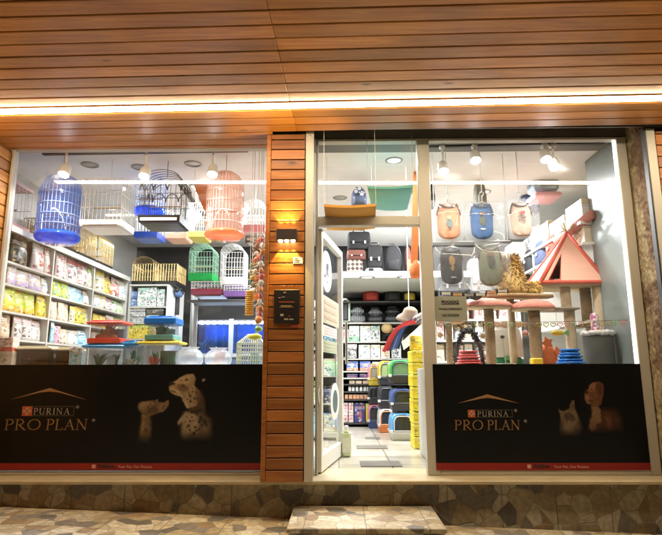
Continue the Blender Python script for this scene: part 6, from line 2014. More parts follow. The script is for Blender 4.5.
# hooded litter boxes stacked along the aisle
def litter_box(label, px0, px1, py0, py1, Y, hood, base, door, z=None, d=.42, grp='hooded litter boxes stacked in the aisle'):
    a, c = atY(px0, py0, Y), atY(px1, py1, Y)
    x0, x1, zt = a.x, c.x, a.z
    zb = c.z if z is None else z
    w, h = x1 - x0, zt - zb
    x = (x0 + x1) / 2
    t = thing('litter_box', label, 'litter box', (x, Y + d / 2, zb), grp)
    mb = MB()
    mb.loft([[(x + w / 2 * k * s1, Y + d / 2 + d / 2 * k * s2, zb + .001 + h * f) for (s1, s2) in ((-1, -1), (1, -1), (1, 1), (-1, 1))] for f, k in ((0, .84), (.26, .98), (.27, 1.02), (.31, 1.02))]); mb.build('base', base, t)
    prof = [(-1, .32), (-1.0, .62), (-.93, .82), (-.78, .94), (-.55, 1), (.55, 1), (.78, .94), (.93, .82), (1.0, .62), (1, .32)]
    mb = MB(); rings = []
    for (yy, k) in ((Y + .012, .93), (Y + .04, .99), (Y + d - .04, .99), (Y + d - .012, .93)):
        rings.append([(x + w / 2 * .97 * u * k, yy, zb + h * (.315 + (v - .315) * (k if v > .4 else 1))) for u, v in prof])
    mb.loft(rings, True, True); mb.build('hood', hood, t)
    mb = MB(); mb.prism([(x + w * .33 * u, zb + h * v) for u, v in ((-1, .36), (1, .36), (1, .7), (.8, .84), (.5, .88), (-.5, .88), (-.8, .84), (-1, .7))], 'Y', Y + .002, Y + .011); mb.build('flap_door', door, t)
    for s_ in (-1, 1):
        mb = MB(); mb.bevbox(x + s_ * w * .47 - .018, Y - .012, zb + h * .27, x + s_ * w * .47 + .018, Y + .010, zb + h * .38, .004); mb.build('latch', door if False else PGP, t)
    mb = MB()
    for i in range(5):
        mb.box(x - w * .12 + w * .06 * i - .006, Y + .004, zb + h * .915, x - w * .12 + w * .06 * i + .006, Y + .0125, zb + h * .955)
    mb.build('vent_slots', BLACK, t)
    mb = MB(); mb.tube([(x + w * .35 * u, Y + .0, zb + h * v) for u, v in ((-1, .35), (1, .35), (1, .71), (.8, .85), (.5, .89), (-.5, .89), (-.8, .85), (-1, .71))], .007, 6, closed=True); mb.build('door_rim', base, t)
    mb = MB(); mb.tube([(x - w * .18, Y + d / 2, zb + h * .995), (x - w * .15, Y + d / 2, zb + h * 1.04), (x + w * .15, Y + d / 2, zb + h * 1.04), (x + w * .18, Y + d / 2, zb + h * .995)], .012, 6); mb.build('handle', base, t)
    return t


GRP = M('green_plastic', (.05, .34, .08), .3, .1, 4, 0, 0, .5, .3); SMK = glass('smoked_flap', (.50, .52, .52), haze=.35, hazecol=(.10, .10, .10)); CLF = glass('clear_flap', (.85, .92, .85), haze=.25, hazecol=(.5, .6, .5))
BLP = M('sky_blue_plastic', (.12, .36, .66), .3, .08, 4); NVP = M('navy_plastic', (.06, .10, .26), .3, .1, 4); PGP = M('pale_grey_plastic', (.56, .56, .52), .35, .06, 4); YLP = M('ochre_plastic', (.58, .42, .05), .3, .1, 4); PKP = M('rose_plastic', (.62, .22, .26), .3, .1, 4); BKP = M('charcoal_plastic', (.04, .04, .045), .35, .15, 4); ORP = M('orange_plastic', (.66, .20, .05), .35, .1, 4)
yb0 = atZ(401, 441, 0).y
z1_ = atY(401, 413, yb0).z; z2_ = atY(401, 386, yb0).z
litter_box('blue and grey litter box on the floor at the front of the aisle stacks', 390.5, 415.5, 413.5, 441, yb0, BLP, PGP, SMK, .002)
litter_box('navy litter box with a dark tray in the middle of the front stack', 391, 414.5, 389, 413, yb0 + .01, NVP, BKP, SMK, z1_ + .02)
litter_box('green litter box on top of the front stack', 389, 413, 360, 386, yb0 + .02, GRP, BKP, CLF, z2_ + .03)
yb1 = atZ(385, 434, 0).y + .08
for lab, py0, py1, h_, b_, dr, z in (('pale litter box on the floor with an orange foot, second stack back', 409, 434, PGP, ORP, SMK, .002), ('charcoal litter box in the middle of the second stack back', 386, 408.5, BKP, BKP, SMK, None), ('ochre litter box on top of the second stack back', 361, 385, YLP, BKP, CLF, None)):
    litter_box(lab, 378.5, 395, py0, py1, yb1, h_, b_, dr, z)
yb2 = yb1 + .55
for lab, py0, py1, h_, b_, dr, z in (('rose litter box on the floor, last stack back', 405, 429, PKP, NVP, SMK, .002), ('charcoal litter box in the middle of the last stack back', 386, 404.5, BKP, BKP, SMK, None), ('rose and ochre litter box on top of the last stack back', 365, 385.5, PKP, YLP, CLF, None)):
    litter_box(lab, 368, 381, py0, py1, yb2, h_, b_, dr, z)
# column of yellow cartons beside the window post
yy0 = atZ(419, 449.5, 0).y
zb = .002
nC = 8
za_ = atY(419, 350, yy0).z
for i in range(nC):
    h_ = (za_ - .002) / nC
    a, c = atY(412.5, 400, yy0), atY(432, 400, yy0)
    put('box', c.x - a.x, h_ - .004, .3, PK_['litter'], ((a.x + c.x) / 2 + rnd.uniform(-.006, .006), yy0 + .16, zb + i * h_), R(rnd.uniform(-2, 2)), 'carton', f'yellow carton, {(ORD[i] + " from the floor") if i < nC - 1 else "topmost"} of the column by the window post', 'box', 'yellow cartons in a column')
t = thing('carton_sack', 'yellow sack lying on the column of cartons by the window post', 'sack', (atY(420, 349, yy0).x, yy0 + .16, za_ + .003))
mb = MB(); pm = MB(); pouch_mesh(mb, .2, .16, .12); px_ = atY(421, 349, yy0).x
for i in range(len(mb.v)): mb.v[i] = mb.v[i] + Vector((px_, yy0 + .16, za_ + .004))
mb.build('sack', PK_['yellow'], t)
# bottle on the floor at the door edge
pb_ = atZ(346.5, 457, 0)
t = thing('floor_cleaner', 'pale green bottle with a white cap on the floor beside the open door', 'bottle', (pb_.x, pb_.y, 0))
hb = atY(346, 426, pb_.y).z
mb = MB(); mb.bevbox(pb_.x - .045, pb_.y - .03, .001, pb_.x + .045, pb_.y + .03, hb * .82, .015); mb.lathe([(.03, hb * .82), (.018, hb * .88)], (pb_.x, pb_.y, 0), 14); mb.build('bottle', M('bottle_green_white', (.55, .60, .36), .3, .1, 5), t)
mb = MB(); mb.lathe([(.02, hb * .881), (.02, hb), (.012, hb + .004)], (pb_.x, pb_.y, 0), 14); mb.build('cap', WHITE, t)
mb = MB(); mb.box(pb_.x - .04, pb_.y - .0325, hb * .15, pb_.x + .04, pb_.y - .0305, hb * .62); mb.build('sticker_panel', M('bottle_print', (.70, .70, .55), .4, .3, 30), t)
# dark strips let into the floor
for (px0, px1, py0, py1, lab) in ((361, 399, 461.5, 467, 'dark strip mat on the shop floor nearest the sill'), (357, 386, 446, 449, 'dark strip mat on the shop floor second from the sill'), (366, 379, 437.5, 439.5, 'dark strip mat on the shop floor furthest from the sill')):
    p0, p1 = atZ(px0, py1, 0), atZ(px1, py0, 0)
    mb = MB(); mb.bevbox(p0.x, p0.y, .001, p1.x, p1.y, .007, .002)
    solo(mb, 'floor_strip', M('strip_mat', (.14, .125, .10), .7, .3, 12, .3), lab, 'mat', (p0.x, p0.y, 0), 'strip mats on the shop floor')
# shelf of small goods behind the open leaf
YS = 6.6
sx0, sx1 = atY(312, 380, YS).x - .35, atY(336, 380, YS).x
t = thing('shelf_rack', 'shallow rack of small bright goods behind the open door leaf', 'shelf', ((sx0 + sx1) / 2, YS, 0))
lv = [.1, .42, .74, 1.06, 1.38]
for z in lv:
    mb = MB(); mb.box(sx0, YS, z - .016, sx1, YS + .28, z); mb.build('shelf', SHELF, t)
for x in (sx0 - .02, sx1):
    mb = MB(); mb.box(x, YS, .002, x + .018, YS + .29, 1.6); mb.build('upright', SHELF, t)
mb = MB(); mb.box(sx0, YS + .281, .1, sx1, YS + .29, 1.6); mb.build('back_panel', SHELF, t)
keys = ['pinkb', 'cream', 'lblue', 'ywhite', 'redwhite', 'white', 'gwhite', 'darkbox', 'peach', 'bluebox', 'pinkbox', 'white', 'orangecan', 'cream', 'darkbox', 'lblue', 'gwhite', 'pinkb', 'bw', 'white']
nm = {'pinkb': 'pink', 'cream': 'cream', 'lblue': 'light blue', 'ywhite': 'yellow and white', 'redwhite': 'red and white', 'white': 'white', 'gwhite': 'pale green', 'darkbox': 'dark', 'peach': 'peach', 'bluebox': 'deep blue', 'pinkbox': 'rose', 'orangecan': 'orange', 'bw': 'black and white'}
for r_ in range(5):
    for k in range(4):
        key = keys[r_ * 4 + k]; w = (sx1 - sx0) / 4
        put('box', w * .86, .2 + .06 * ((r_ * 3 + k) % 3) / 2, .14, PK_[key], (sx0 + w * (k + .5), YS + .11, lv[r_] + .001), R(rnd.uniform(-4, 4)), 'carton', f'{nm[key]} carton, {ORD[k]} from the pillar on the {["lowest", "second lowest", "middle", "second highest", "highest"][r_]} shelf behind the door', 'box', 'cartons behind the open door leaf')
# ------------------------------------------------------------------ dog clothes and cat trees in the second window
# pale partition at the end of the window and the rack beyond it
XP = iR + .012
ya, yb = F + .07, atX(593, 250, XP).y
mb = MB(); mb.box(XP, ya, .002, XP + .03, yb, CZ - .003)
solo(mb, 'partition', M('grey_green_panel', (.20, .235, .225), .32, .06, 2), 'plain grey green partition panel at the far end of the cat tree window', 'partition', (XP, ya, 0))

# wall rack along the side, seen above the trees
XW = 2.30
zw = [atX(542, 263, XW).z, atX(575, 224, XW).z]
ye = YR - .35
t = thing('shelf_rack', 'white side wall rack of bags and cartons beyond the cat trees', 'shelf', (XW, 5.1, 0))
for z in zw + [1.25, .8]:
    mb = MB(); mb.box(XW, 5.06, z - .025, XWR - .3, ye, z); mb.build('shelf', WHITE, t)
for y in (6.4, ye):
    mb = MB(); mb.box(XW + .01, y, .002, XWR - .3, y + .018, zw[1] + .3); mb.build('upright', SHELF, t)
mb = MB(); mb.box(XWR - .299, 5.04, .002, XWR - .28, ye, zw[1] + .3); mb.build('back_panel', SHELF, t)
def side_item(kind, ya_, yb_, z, h, key, label, name='carton', cat='box'):
    put(kind, abs(yb_ - ya_) * .95, h, .3, PK_[key], (XW + .2, (ya_ + yb_) / 2, z + .001), R(-90), name, label, cat, 'goods on the side wall rack')
for k, (y0, y1, h, key, lab) in enumerate(((5.1, 5.5, .24, 'white', 'white carton nearest the partition on the upper side shelf'), (5.52, 5.95, .20, 'cream', 'cream carton second from the partition on the upper side shelf'), (5.97, 6.36, .26, 'white', 'white carton third from the partition on the upper side shelf'), (6.45, 6.9, .22, 'greybox', 'grey carton deep on the upper side shelf'))):
    side_item('box', y0, y1, zw[1], h, key, lab)
for k, (y0, y1, h, key, lab) in enumerate(((5.1, 5.42, .22, 'cream', 'cream carton nearest the partition on the lower side shelf'), (5.44, 5.7, .25, 'white', 'white carton second from the partition on the lower side shelf'))):
    side_item('box', y0, y1, zw[0], h, key, lab)
# soft bags on the lower side shelf: red, dark blue
def slump(label, y0, y1, z, h, mat, spots=True):
    t = thing('cloth_bag', label, 'bag', (XW + .16, (y0 + y1) / 2, z), 'cloth bags on the side wall rack')
    mb = MB(); mb.sm = True
    rings = []
    for f, k in ((0, .95), (.1, 1.03), (.5, 1.0), (.85, .86), (1, .5)):
        rings.append([(XW + .16 + .15 * k * math.copysign(abs(math.cos(q)) ** .5, math.cos(q)), (y0 + y1) / 2 + (y1 - y0) / 2 * k * math.copysign(abs(math.sin(q)) ** .5, math.sin(q)), z + .001 + h * f) for q in [2 * math.pi * i / 20 for i in range(20)]])
    mb.loft(rings, True, True); mb.build('body', mat, t)
    mb = MB(); mb.sm = True; mb.ball((XW - .0, (y0 + y1) / 2, z + h * .4), .012, .03, .02, 10, 6); mb.build('badge', STW, t)
    mb = MB(); mb.tube([(XW + .12, (y0 + y1) / 2 - .05, z + h * .97), (XW + .12, (y0 + y1) / 2, z + h * 1.12), (XW + .12, (y0 + y1) / 2 + .05, z + h * .97)], .012, 6); mb.build('handle', mat, t)
slump('red cloth bag with a pale badge on the side wall rack', 5.76, 6.06, zw[0], .30, CLR)
slump('dark blue cloth bag with a pale badge beside the red one', 6.1, 6.42, zw[0], .32, CLN)
slump('black cloth bag deepest on the side wall rack', 6.5, 6.85, zw[0], .30, CLB)
# long pink roll lying on top
a, c = atY(569, 235, 5.2), atY(594, 214, 5.0)
mb = MB(); mb.sm = True; mb.tube([(a.x, 5.5, a.z), (c.x - .02, 4.98, c.z)], .045, 14)
solo(mb, 'fabric_roll', M('pink_felt', (.45, .19, .16), .8, .15, 14, .2), 'long dusty pink fabric roll above the red and white tent', 'roll', (a.x, 5.4, a.z - .045))

# back rack of the second window
YB2 = 6.7
x0, x1 = atY(436, 330, YB2).x, 2.2
lz = [atY(500, v, YB2).z for v in (299.5, 319, 340, 361)] + [.4]
t = thing('shelf_rack', 'white back rack of pale cartons seen between the cat trees', 'shelf', ((x0 + x1) / 2, YB2, 0))
for z in lz:
    mb = MB(); mb.box(x0, YB2, z - .02, x1, YB2 + .35, z); mb.build('shelf', WHITE, t)
for x in (x0 - .021, (x0 + x1) / 2 - .01, x1 + .001):
    mb = MB(); mb.box(x, YB2 - .003, .002, x + .02, YB2 + .36, lz[0]); mb.build('upright', WHITE, t)
mb = MB(); mb.box(x0, YB2 + .351, .002, x1, YB2 + .36, lz[0]); mb.build('back_panel', WHITE, t)
kk = ['redwhite', 'white', 'cream', 'white', 'whitebox', 'pinkbox', 'white', 'ywhite', 'white', 'redwhite', 'cream', 'white', 'pinkbox', 'white', 'cream', 'white']
nm2 = {'redwhite': 'red footed white', 'white': 'white', 'cream': 'cream', 'whitebox': 'dark pictured white', 'pinkbox': 'rose', 'ywhite': 'yellow headed white'}
nI = 9
for r_ in range(3):
    for k in range(nI):
        key = kk[(r_ * 5 + k * 3) % 16]
        w = (x1 - x0) / nI
        xx = x0 + w * (k + .5)
        if abs(xx - (x0 + x1) / 2) < .02: xx += .03
        put('box' if (k + r_) % 3 else 'pouch', w * .84, (lz[r_] - .02 - lz[r_ + 1]) * (.78 + .1 * ((k + r_) % 3) / 2), .18, PK_[key], (xx, YB2 + .13, lz[r_ + 1] + .001), R(rnd.uniform(-4, 4)), 'carton',
            f'{nm2[key]} packet, {ORD[k]} from the window post on the {["upper", "middle", "lower"][r_]} shelf behind the trees', 'packet', 'pale packets behind the cat trees')
# grey pet house with an oval door, and companions on top of the back rack
a, c = atY(508, 238, YB2), atY(534, 298, YB2)
t = thing('pet_house', 'grey felt pet house with a dark oval opening on the back rack', 'pet house', ((a.x + c.x) / 2, YB2 + .16, lz[0]))
w = c.x - a.x; h = atY(520, 242, YB2).z - lz[0]; xm = (a.x + c.x) / 2
mb = MB(); mb.prism([(xm + w / 2 * u, lz[0] + .002 + h * v) for u, v in ((-1, 0), (1, 0), (1.06, .55), (.55, 1), (-.6, 1), (-1.06, .5))], 'Y', YB2 + .0, YB2 + .32); mb.build('shell', M('grey_felt', (.34, .33, .31), .85, .1, 14, .2), t)
mb = MB(); mb.sm = True; mb.prism([(xm + .04 + w * .17 * math.cos(q), lz[0] + h * .42 + h * .22 * math.sin(q)) for q in [2 * math.pi * i / 20 for i in range(20)]], 'Y', YB2 - .008, YB2 - .001); mb.build('opening', M('dark_opening', (.05, .045, .04), .9), t)
mb = MB(); mb.tube([(xm + .04 + w * .18 * math.cos(q), YB2 - .006, lz[0] + h * .42 + h * .235 * math.sin(q)) for q in [2 * math.pi * i / 24 for i in range(24)]], .01, 6, closed=True); mb.build('rim', BLACK, t)
holds = ((440, 466, 262, 'dark cloth carrier behind the black vest on the back rack', CLB), (470, 500, 258, 'grey cloth carrier behind the olive vest on the back rack', M('grey_cloth', (.22, .21, .20), .8, .2, 14, .2)), (540, 566, 262, 'navy cloth carrier beside the grey pet house', CLN))
for (p0, p1, pt, lab, mt) in holds:
    a, c = atY(p0, pt, YB2), atY(p1, pt, YB2)
    o = holdall(lab, p0, p1, pt, 298, YB2 + .02, mt, mt, .28, lz[0] + .002); o['group'] = 'carriers on top of the back rack'
# things hung from the ceiling behind the vests
a, c = atY(531.5, 178, 5.7), atY(558, 199, 5.7)
t = thing('pet_carrier', 'grey blue pet carrier with a pink base hung near the ceiling', 'carrier', ((a.x + c.x) / 2, 5.7, c.z))
mb = MB(); mb.bevbox(a.x, 5.6, c.z + .055, c.x, 5.9, a.z, .05); mb.build('cover', M('bluegrey_plastic', (.26, .32, .36), .3, .2, 6), t)
mb = MB(); mb.bevbox(a.x - .01, 5.59, c.z, c.x + .01, 5.91, c.z + .054, .015); mb.build('base', M('pink_plastic', (.66, .34, .36), .35), t)
for xx in (a.x + .05, c.x - .05):
    mb = MB(); mb.tube([(xx, 5.75, a.z - .002), (xx, 5.75, CZ - .001)], .004, 5); mb.build('cord', MATS['white_cord'], t)
o = rucksack('navy cloth sack hung beside the grey blue carrier', 522.5, 541, 178, 212, 6.1, CLN, CLN, None, 'bags hung from the ceiling')
o = rucksack('slim olive grey sack hung above the blue vest', 475, 488, 178, 206, 5.6, M('olive_cloth', (.18, .18, .14), .8, .2, 14, .2), MATS['olive_cloth'], None, 'bags hung from the ceiling')
o = rucksack('slim dark sack hung beside the window post', 428, 436, 178, 206, 5.6, CLB, CLB, None, 'bags hung from the ceiling')
for (px, py, y) in ((532, 178, 6.18), (481.5, 178, 5.68), (432, 178, 5.68)):
    pass

# ---- vests in clear bags on white hangers
def vest(label, px0, px1, py0, py1, hook, bag, Y, mat, trim, prints, hung=True):
    a, c = atY(px0, py0, Y), atY(px1, py1, Y)
    w, h = c.x - a.x, a.z - c.z
    x, zb = (a.x + c.x) / 2, c.z
    hx_, hz_ = atY(hook[0], hook[1], Y).x, atY(hook[0], hook[1], Y).z
    t = thing('dog_vest', label, 'dog vest', (x, Y, zb), 'bagged dog vests hung in the window')
    mb = MB(); mb.sm = True
    rings = []
    nu = 12
    #   height, half width, neck dip
    prof = [(0, .62), (.05, .80), (.16, .90), (.4, .95), (.62, .96), (.74, .93), (.84, .84), (.92, .77), (1.0, .66)]
    for f, k in prof:
        ring_f, ring_b = [], []
        for i in range(nu + 1):
            u = -1 + 2 * i / nu
            zz = zb + h * f
            if f > .8: zz -= h * .11 * max(0, 1 - (u / .62) ** 2) * (f - .8) / .2 + h * .05 * (f - .8) / .2 * (abs(u) > .9)
            if f < .1: zz += h * .04 * u * u
            th = .028 * (1 - abs(u) ** 2.5 * .8) * (1 if f < .85 else .6) + .006 * math.sin(7 * u + 9 * f)
            ring_f.append((x + w / 2 * k * u, Y - th, zz)); ring_b.append((x + w / 2 * k * u, Y + th * .7, zz + (h * .03 if f > .8 else 0)))
        rings.append(ring_f + ring_b[::-1])
    mb.loft(rings, True, True); mb.build('cloth', mat, t)
    # trim round neck and armholes
    mb = MB(); mb.sm = True
    mb.tube([(x + w * .37 * u, Y - .026 + .012 * abs(u), zb + h * (1.0 - .11 * (1 - (u / 1.0) ** 2)) - .004) for u in [-.85 + 1.7 * i / 12 for i in range(13)]], .008, 6); mb.build('neck_trim', trim, t)
    for s in (-1, 1):
        mb = MB(); mb.sm = True
        mb.tube([(x + s * w / 2 * k, Y - .012, zb + h * f) for f, k in ((.66, .97), (.74, .945), (.84, .855), (.92, .785), (.99, .67))], .007, 6); mb.build('arm_trim', trim, t)
    for (u, v, ru, rv, m_, kind) in prints:
        mb = MB()
        cx_, cz_ = x + w / 2 * u, zb + h * v
        if kind == 'blot':
            rs = random.Random(int(100 * v + 10 * ru * 100))
            mb.prism([(cx_ + w * ru * (1 + rs.uniform(-.25, .25)) * math.cos(q), cz_ + h * rv * (1 + rs.uniform(-.25, .25)) * math.sin(q)) for q in [2 * math.pi * i / 13 for i in range(13)]], 'Y', Y - .037, Y - .035)
        elif kind == 'heart':
            mb.prism([(cx_ + w * ru * .062 * 16 * math.sin(q) ** 3, cz_ + w * ru * .062 * (13 * math.cos(q) - 5 * math.cos(2 * q) - 2 * math.cos(3 * q) - math.cos(4 * q))) for q in [2 * math.pi * i / 20 for i in range(20)]], 'Y', Y - .037, Y - .035)
        else:
            text(kind, (cx_, Y - .0355, cz_), h * rv, m_, t, 'lettering'); continue
        mb.build('print', m_, t)
    # hanger
    mb = MB(); mb.sm = True
    mb.tube([(x - w * .36, Y, zb + h * .97), (x - w * .1, Y, zb + h * 1.02), (hx_, Y, zb + h * 1.06), (hx_ + w * .1, Y, zb + h * 1.02), (x + w * .36, Y, zb + h * .97)], .007, 6)
    mb.tube([(hx_, Y, zb + h * 1.06), (hx_, Y, hz_ - .02), (hx_ + .016, Y, hz_ - .005), (hx_ + .016, Y, hz_ + .012), (hx_, Y, hz_ + .022), (hx_ - .016, Y, hz_ + .014)], .0055, 6); mb.build('hanger', WHITE, t)
    # crinkled clear bag
    b0, b1 = atY(bag[0], bag[1], Y), atY(bag[2], bag[3], Y)
    mb = MB(); mb.sm = True
    rs = random.Random(int(px0))
    NX, NZ = 9, 8
    for s in (-1, 1):
        vs = []
        for j in range(NZ + 1):
            for i in range(NX + 1):
                u, v = i / NX, j / NZ
                e = min(u, 1 - u, .2) * min(v, 1 - v, .2) / .04
                vs.append((b0.x + (b1.x - b0.x) * u + (rs.uniform(-.004, .004)), Y + s * (.012 + .038 * e) + rs.uniform(-.006, .006) * e, b1.z + (b0.z - b1.z) * v + .012 * math.sin(5 * u) * (v - .5)))
        mb.add(vs, [(j * (NX + 1) + i, j * (NX + 1) + i + 1, (j + 1) * (NX + 1) + i + 1, (j + 1) * (NX + 1) + i) for j in range(NZ) for i in range(NX)])
    mb.build('clear_bag', BAGP, t)
    if hung:
        mb = MB(); mb.tube([(hx_, Y, hz_ + .022), (hx_, Y, CZ - .001)], .0045, 5); mb.build('cord', MATS['white_cord'], t)
    return t


BAGP = glass('crinkled_clear_bag', (.97, .98, .98), haze=.13, hazecol=(.85, .86, .87), ior=1.4, rough=.06)
VO = M('vest_orange', (.66, .27, .13), .8, .12, 18, .3); VB = M('vest_blue', (.02, .11, .30), .8, .15, 18, .3); VP = M('vest_blush', (.66, .46, .36), .8, .08, 18, .3); VK = M('vest_black', (.018, .018, .02), .8, .2, 18, .3); VOl = M('vest_olive', (.16, .17, .11), .8, .2, 18, .3)
TD = M('trim_dark', (.10, .07, .06), .7); TGD = M('print_gold', (.30, .17, .05), .7, .3, 30); TTE = M('print_teal_grey', (.10, .16, .15), .7, .3, 30); TBR = M('print_brown', (.16, .09, .06), .7, .3, 30); TRD = M('print_red', (.55, .05, .05), .6)
YV = 4.86
vest('orange dog vest with a dark teal print, beside the window post', 435.7, 461.5, 204, 239, (447, 195), (430.5, 200.5, 463, 242), YV, VO, TD, ((0, .42, .13, .10, TTE, 'blot'), (0, .58, .09, .06, M('print_sand', (.5, .36, .2), .7), 'blot'), (0, .26, .1, .015, TD, 'blot')))
vest('blue dog vest with a brown print, between the orange and pink vests', 469, 494.5, 204, 239, (481.7, 194), (463.5, 202, 506, 241.5), YV + .015, VB, M('trim_navy', (.03, .06, .14), .7), ((0, .50, .13, .14, M('print_moss', (.09, .10, .06), .7, .3, 30), 'blot'), (0, .70, .12, .05, TBR, 'blot'), (0, .26, .13, .02, STW, 'blot')))
vest('pink dog vest with a red heart and dark lettering', 508.5, 533, 203, 236.5, (518.7, 194), (506.5, 199, 541, 238.5), YV - .01, VP, TD, ((-.22, .68, .0, .11, INK, 'I'), (.12, .68, .11, .1, TRD, 'heart'), (.05, .555, 0, .10, INK, 'MOM'), (.05, .455, 0, .10, INK, 'DAD')))
vest('black dog vest with a gold print, in the lower row by the post', 439, 463.5, 248, 284, (452, 243), (433, 247, 477, 290), YV + .03, VK, M('trim_black', (.03, .03, .03), .7), ((0, .62, .15, .14, TGD, 'blot'), (.05, .42, .08, .07, TGD, 'blot'), (.1, .17, .14, .02, M('print_grey', (.4, .4, .4), .7), 'blot')), False)
vest('olive dog vest with a dark brown print, in the lower row', 477, 503, 246, 286, (498, 242), (474, 243, 512, 288), YV + .05, VOl, TD, ((.05, .60, .15, .13, M('print_dark_moss', (.045, .05, .035), .7, .3, 30), 'blot'), (0, .76, .16, .05, TBR, 'blot')), False)
# the rod that carries the lower row
a, c = atY(433, 242, YV + .04), atY(510, 241, YV + .04)
t = thing('hanging_rod', 'thin white rod carrying the lower row of dog vests', 'rod', ((a.x + c.x) / 2, YV + .04, a.z))
mb = MB(); mb.tube([a, c], .005, 6); mb.build('rod', WHITE, t)
for p in (a.lerp(c, .03), a.lerp(c, .97)):
    mb = MB(); mb.tube([p, (p.x, p.y, CZ - .001)], .004, 5); mb.build('cord', MATS['white_cord'], t)

# ---- paper notice taped to the inside of the glass
a, c = atY(433, 296.5, F + .02), atY(467.5, 321, F + .02)
t = thing('paper_notice', 'pale green grey paper notice with three lines of print on the glass', 'sign', ((a.x + c.x) / 2, F + .02, c.z))
mb = MB(); mb.box(a.x, F + .012, c.z, c.x, F + .014, a.z); mb.build('paper', M('notice_paper', (.46, .47, .38), .6, .05, 5), t)
xm = (a.x + c.x) / 2; hh = a.z - c.z
text('PROCHOICE', (xm, F + .011, a.z - hh * .24), .035, INK, t, width=(c.x - a.x) * .52, bold=.0008)
mb = MB(); mb.box(xm - (c.x - a.x) * .26, F + .0105, a.z - hh * .335, xm + (c.x - a.x) * .26, F + .0115, a.z - hh * .315); mb.build('underline', INK, t)
text('TAVUKLU MAMALARDA', (xm, F + .011, a.z - hh * .52), .026, INK, t, width=(c.x - a.x) * .70)
text('%20 \u0130ND\u0130R\u0130M', (xm, F + .011, a.z - hh * .78), .03, INK, t, width=(c.x - a.x) * .50)

# ---- garlands
def heart_pts(cx, y, cz, s): return [(cx + s * .062 * 16 * math.sin(q) ** 3, y, cz + s * .062 * (13 * math.cos(q) - 5 * math.cos(2 * q) - 2 * math.cos(3 * q) - math.cos(4 * q))) for q in [2 * math.pi * i / 18 for i in range(18)]]
YGd = 4.60
t = thing('heart_garland', 'garland of small coloured heart outlines strung across the cat trees', 'garland', (atY(540, 323, YGd).x, YGd, atY(540, 323, YGd).z))
g0, g1 = atY(436, 321, YGd), atY(645, 320, YGd)
g1.x = min(g1.x, XP - .005)
mb = MB(); mb.tube([g0.lerp(g1, i / 16) - Vector((0, 0, .012 * math.sin(math.pi * i / 16))) for i in range(17)], .0022, 5); mb.build('string', TD, t)
hc = [M('heart_' + n_, c_, .5) for n_, c_ in (('pink', (.6, .2, .2)), ('green', (.25, .45, .15)), ('olive', (.36, .34, .10)), ('grey', (.2, .2, .18)), ('orange', (.66, .32, .08)), ('mint', (.30, .5, .36)))]
NH = 27
for i in range(NH):
    p = g0.lerp(g1, (i + .7) / (NH + .4)) - Vector((0, 0, .024 + .012 * math.sin(math.pi * (i + .5) / NH)))
    mb = MB(); mb.tube(heart_pts(p.x, YGd - .004 + .002 * (i % 2), p.z, .022), .0036, 5, closed=True); mb.build('heart', hc[(i * 5 + i // 3) % 6], t)
YGb = 4.62
t = thing('bone_garland', 'dark edged garland of bone shapes strung over the paper notice', 'garland', (atY(470, 294, YGb).x, YGb, atY(470, 294, YGb).z))
pc = [M('bone_' + n_, c_, .6) for n_, c_ in (('white', (.7, .68, .62)), ('tan', (.55, .32, .12)), ('grey', (.35, .36, .34)), ('orange', (.66, .30, .12)))]
for i, (px, py) in enumerate(((446, 293.5), (457.5, 294.5), (469, 295), (480.5, 294.5), (491.5, 292.5), (502.5, 291))):
    p = atY(px, py, YGb)
    def bone(k): return [(p.x + k * u, p.z + k * v) for u, v in ((-.046, .006), (-.040, .017), (-.028, .012), (.028, .012), (.040, .017), (.046, .006), (.042, 0), (.046, -.006), (.040, -.017), (.028, -.012), (-.028, -.012), (-.040, -.017), (-.046, -.006), (-.042, 0))]
    mb = MB(); mb.prism(bone(1.12), 'Y', YGb, YGb + .006); b_ = mb.build('bone', BLACK, t)
    mb = MB(); mb.prism(bone(.84), 'Y', YGb - .005, YGb - .0005); mb.build('face', pc[(0, 1, 2, 0, 3, 0)[i]], b_)
pA, pB = atY(437, 292, YGb), atY(512, 289, YGb)
mb = MB(); mb.tube([pA.lerp(pB, i / 8) + Vector((0, .009, -.018 * math.sin(math.pi * i / 8) + .012)) for i in range(9)], .003, 5); mb.build('string', BLACK, t)

# ---- cat trees
SIS = M('sisal_rope', (.34, .24, .14), .85, .25, 40, .5)
n, l = nodes_of(SIS); wv_ = n.new('ShaderNodeTexWave'); wv_.bands_direction = 'Z'; wv_.inputs['Scale'].default_value = 28; wv_.inputs['Distortion'].default_value = .6
tc_ = n.new('ShaderNodeTexCoord'); l.new(tc_.outputs['Object'], wv_.inputs['Vector']); bp_ = n.new('ShaderNodeBump'); bp_.inputs['Strength'].default_value = .9; bp_.inputs['Distance'].default_value = .006
l.new(wv_.outputs['Fac'], bp_.inputs['Height']); l.new(bp_.outputs[0], n['Principled BSDF'].inputs['Normal'])
PLW = M('grey_plush', (.26, .21, .16), .95, .2, 30, .5); PLC = M('cream_plush', (.60, .50, .34), .95, .12, 30, .5); PLR = M('salmon_plush', (.60, .24, .19), .95, .2, 12, .5); SISL = M('pale_sisal', (.58, .48, .34), .85, .2, 40, .5)


def post(parent, px, py0, py1, Y, rpx, mat, ztop=None, zbot=None):
    a, c = atY(px, py0, Y), atY(px, py1, Y)
    r = (atY(px + rpx, 330, Y).x - atY(px - rpx, 330, Y).x) / 2
    z1, z0 = (a.z if ztop is None else ztop), (c.z if zbot is None else zbot)
    mb = MB(); mb.sm = True; mb.lathe([(r * .98, z0), (r, z0 + .01), (r, z1 - .01), (r * .98, z1)], (a.x, Y, 0), 20)
    return mb.build('post', mat, parent)


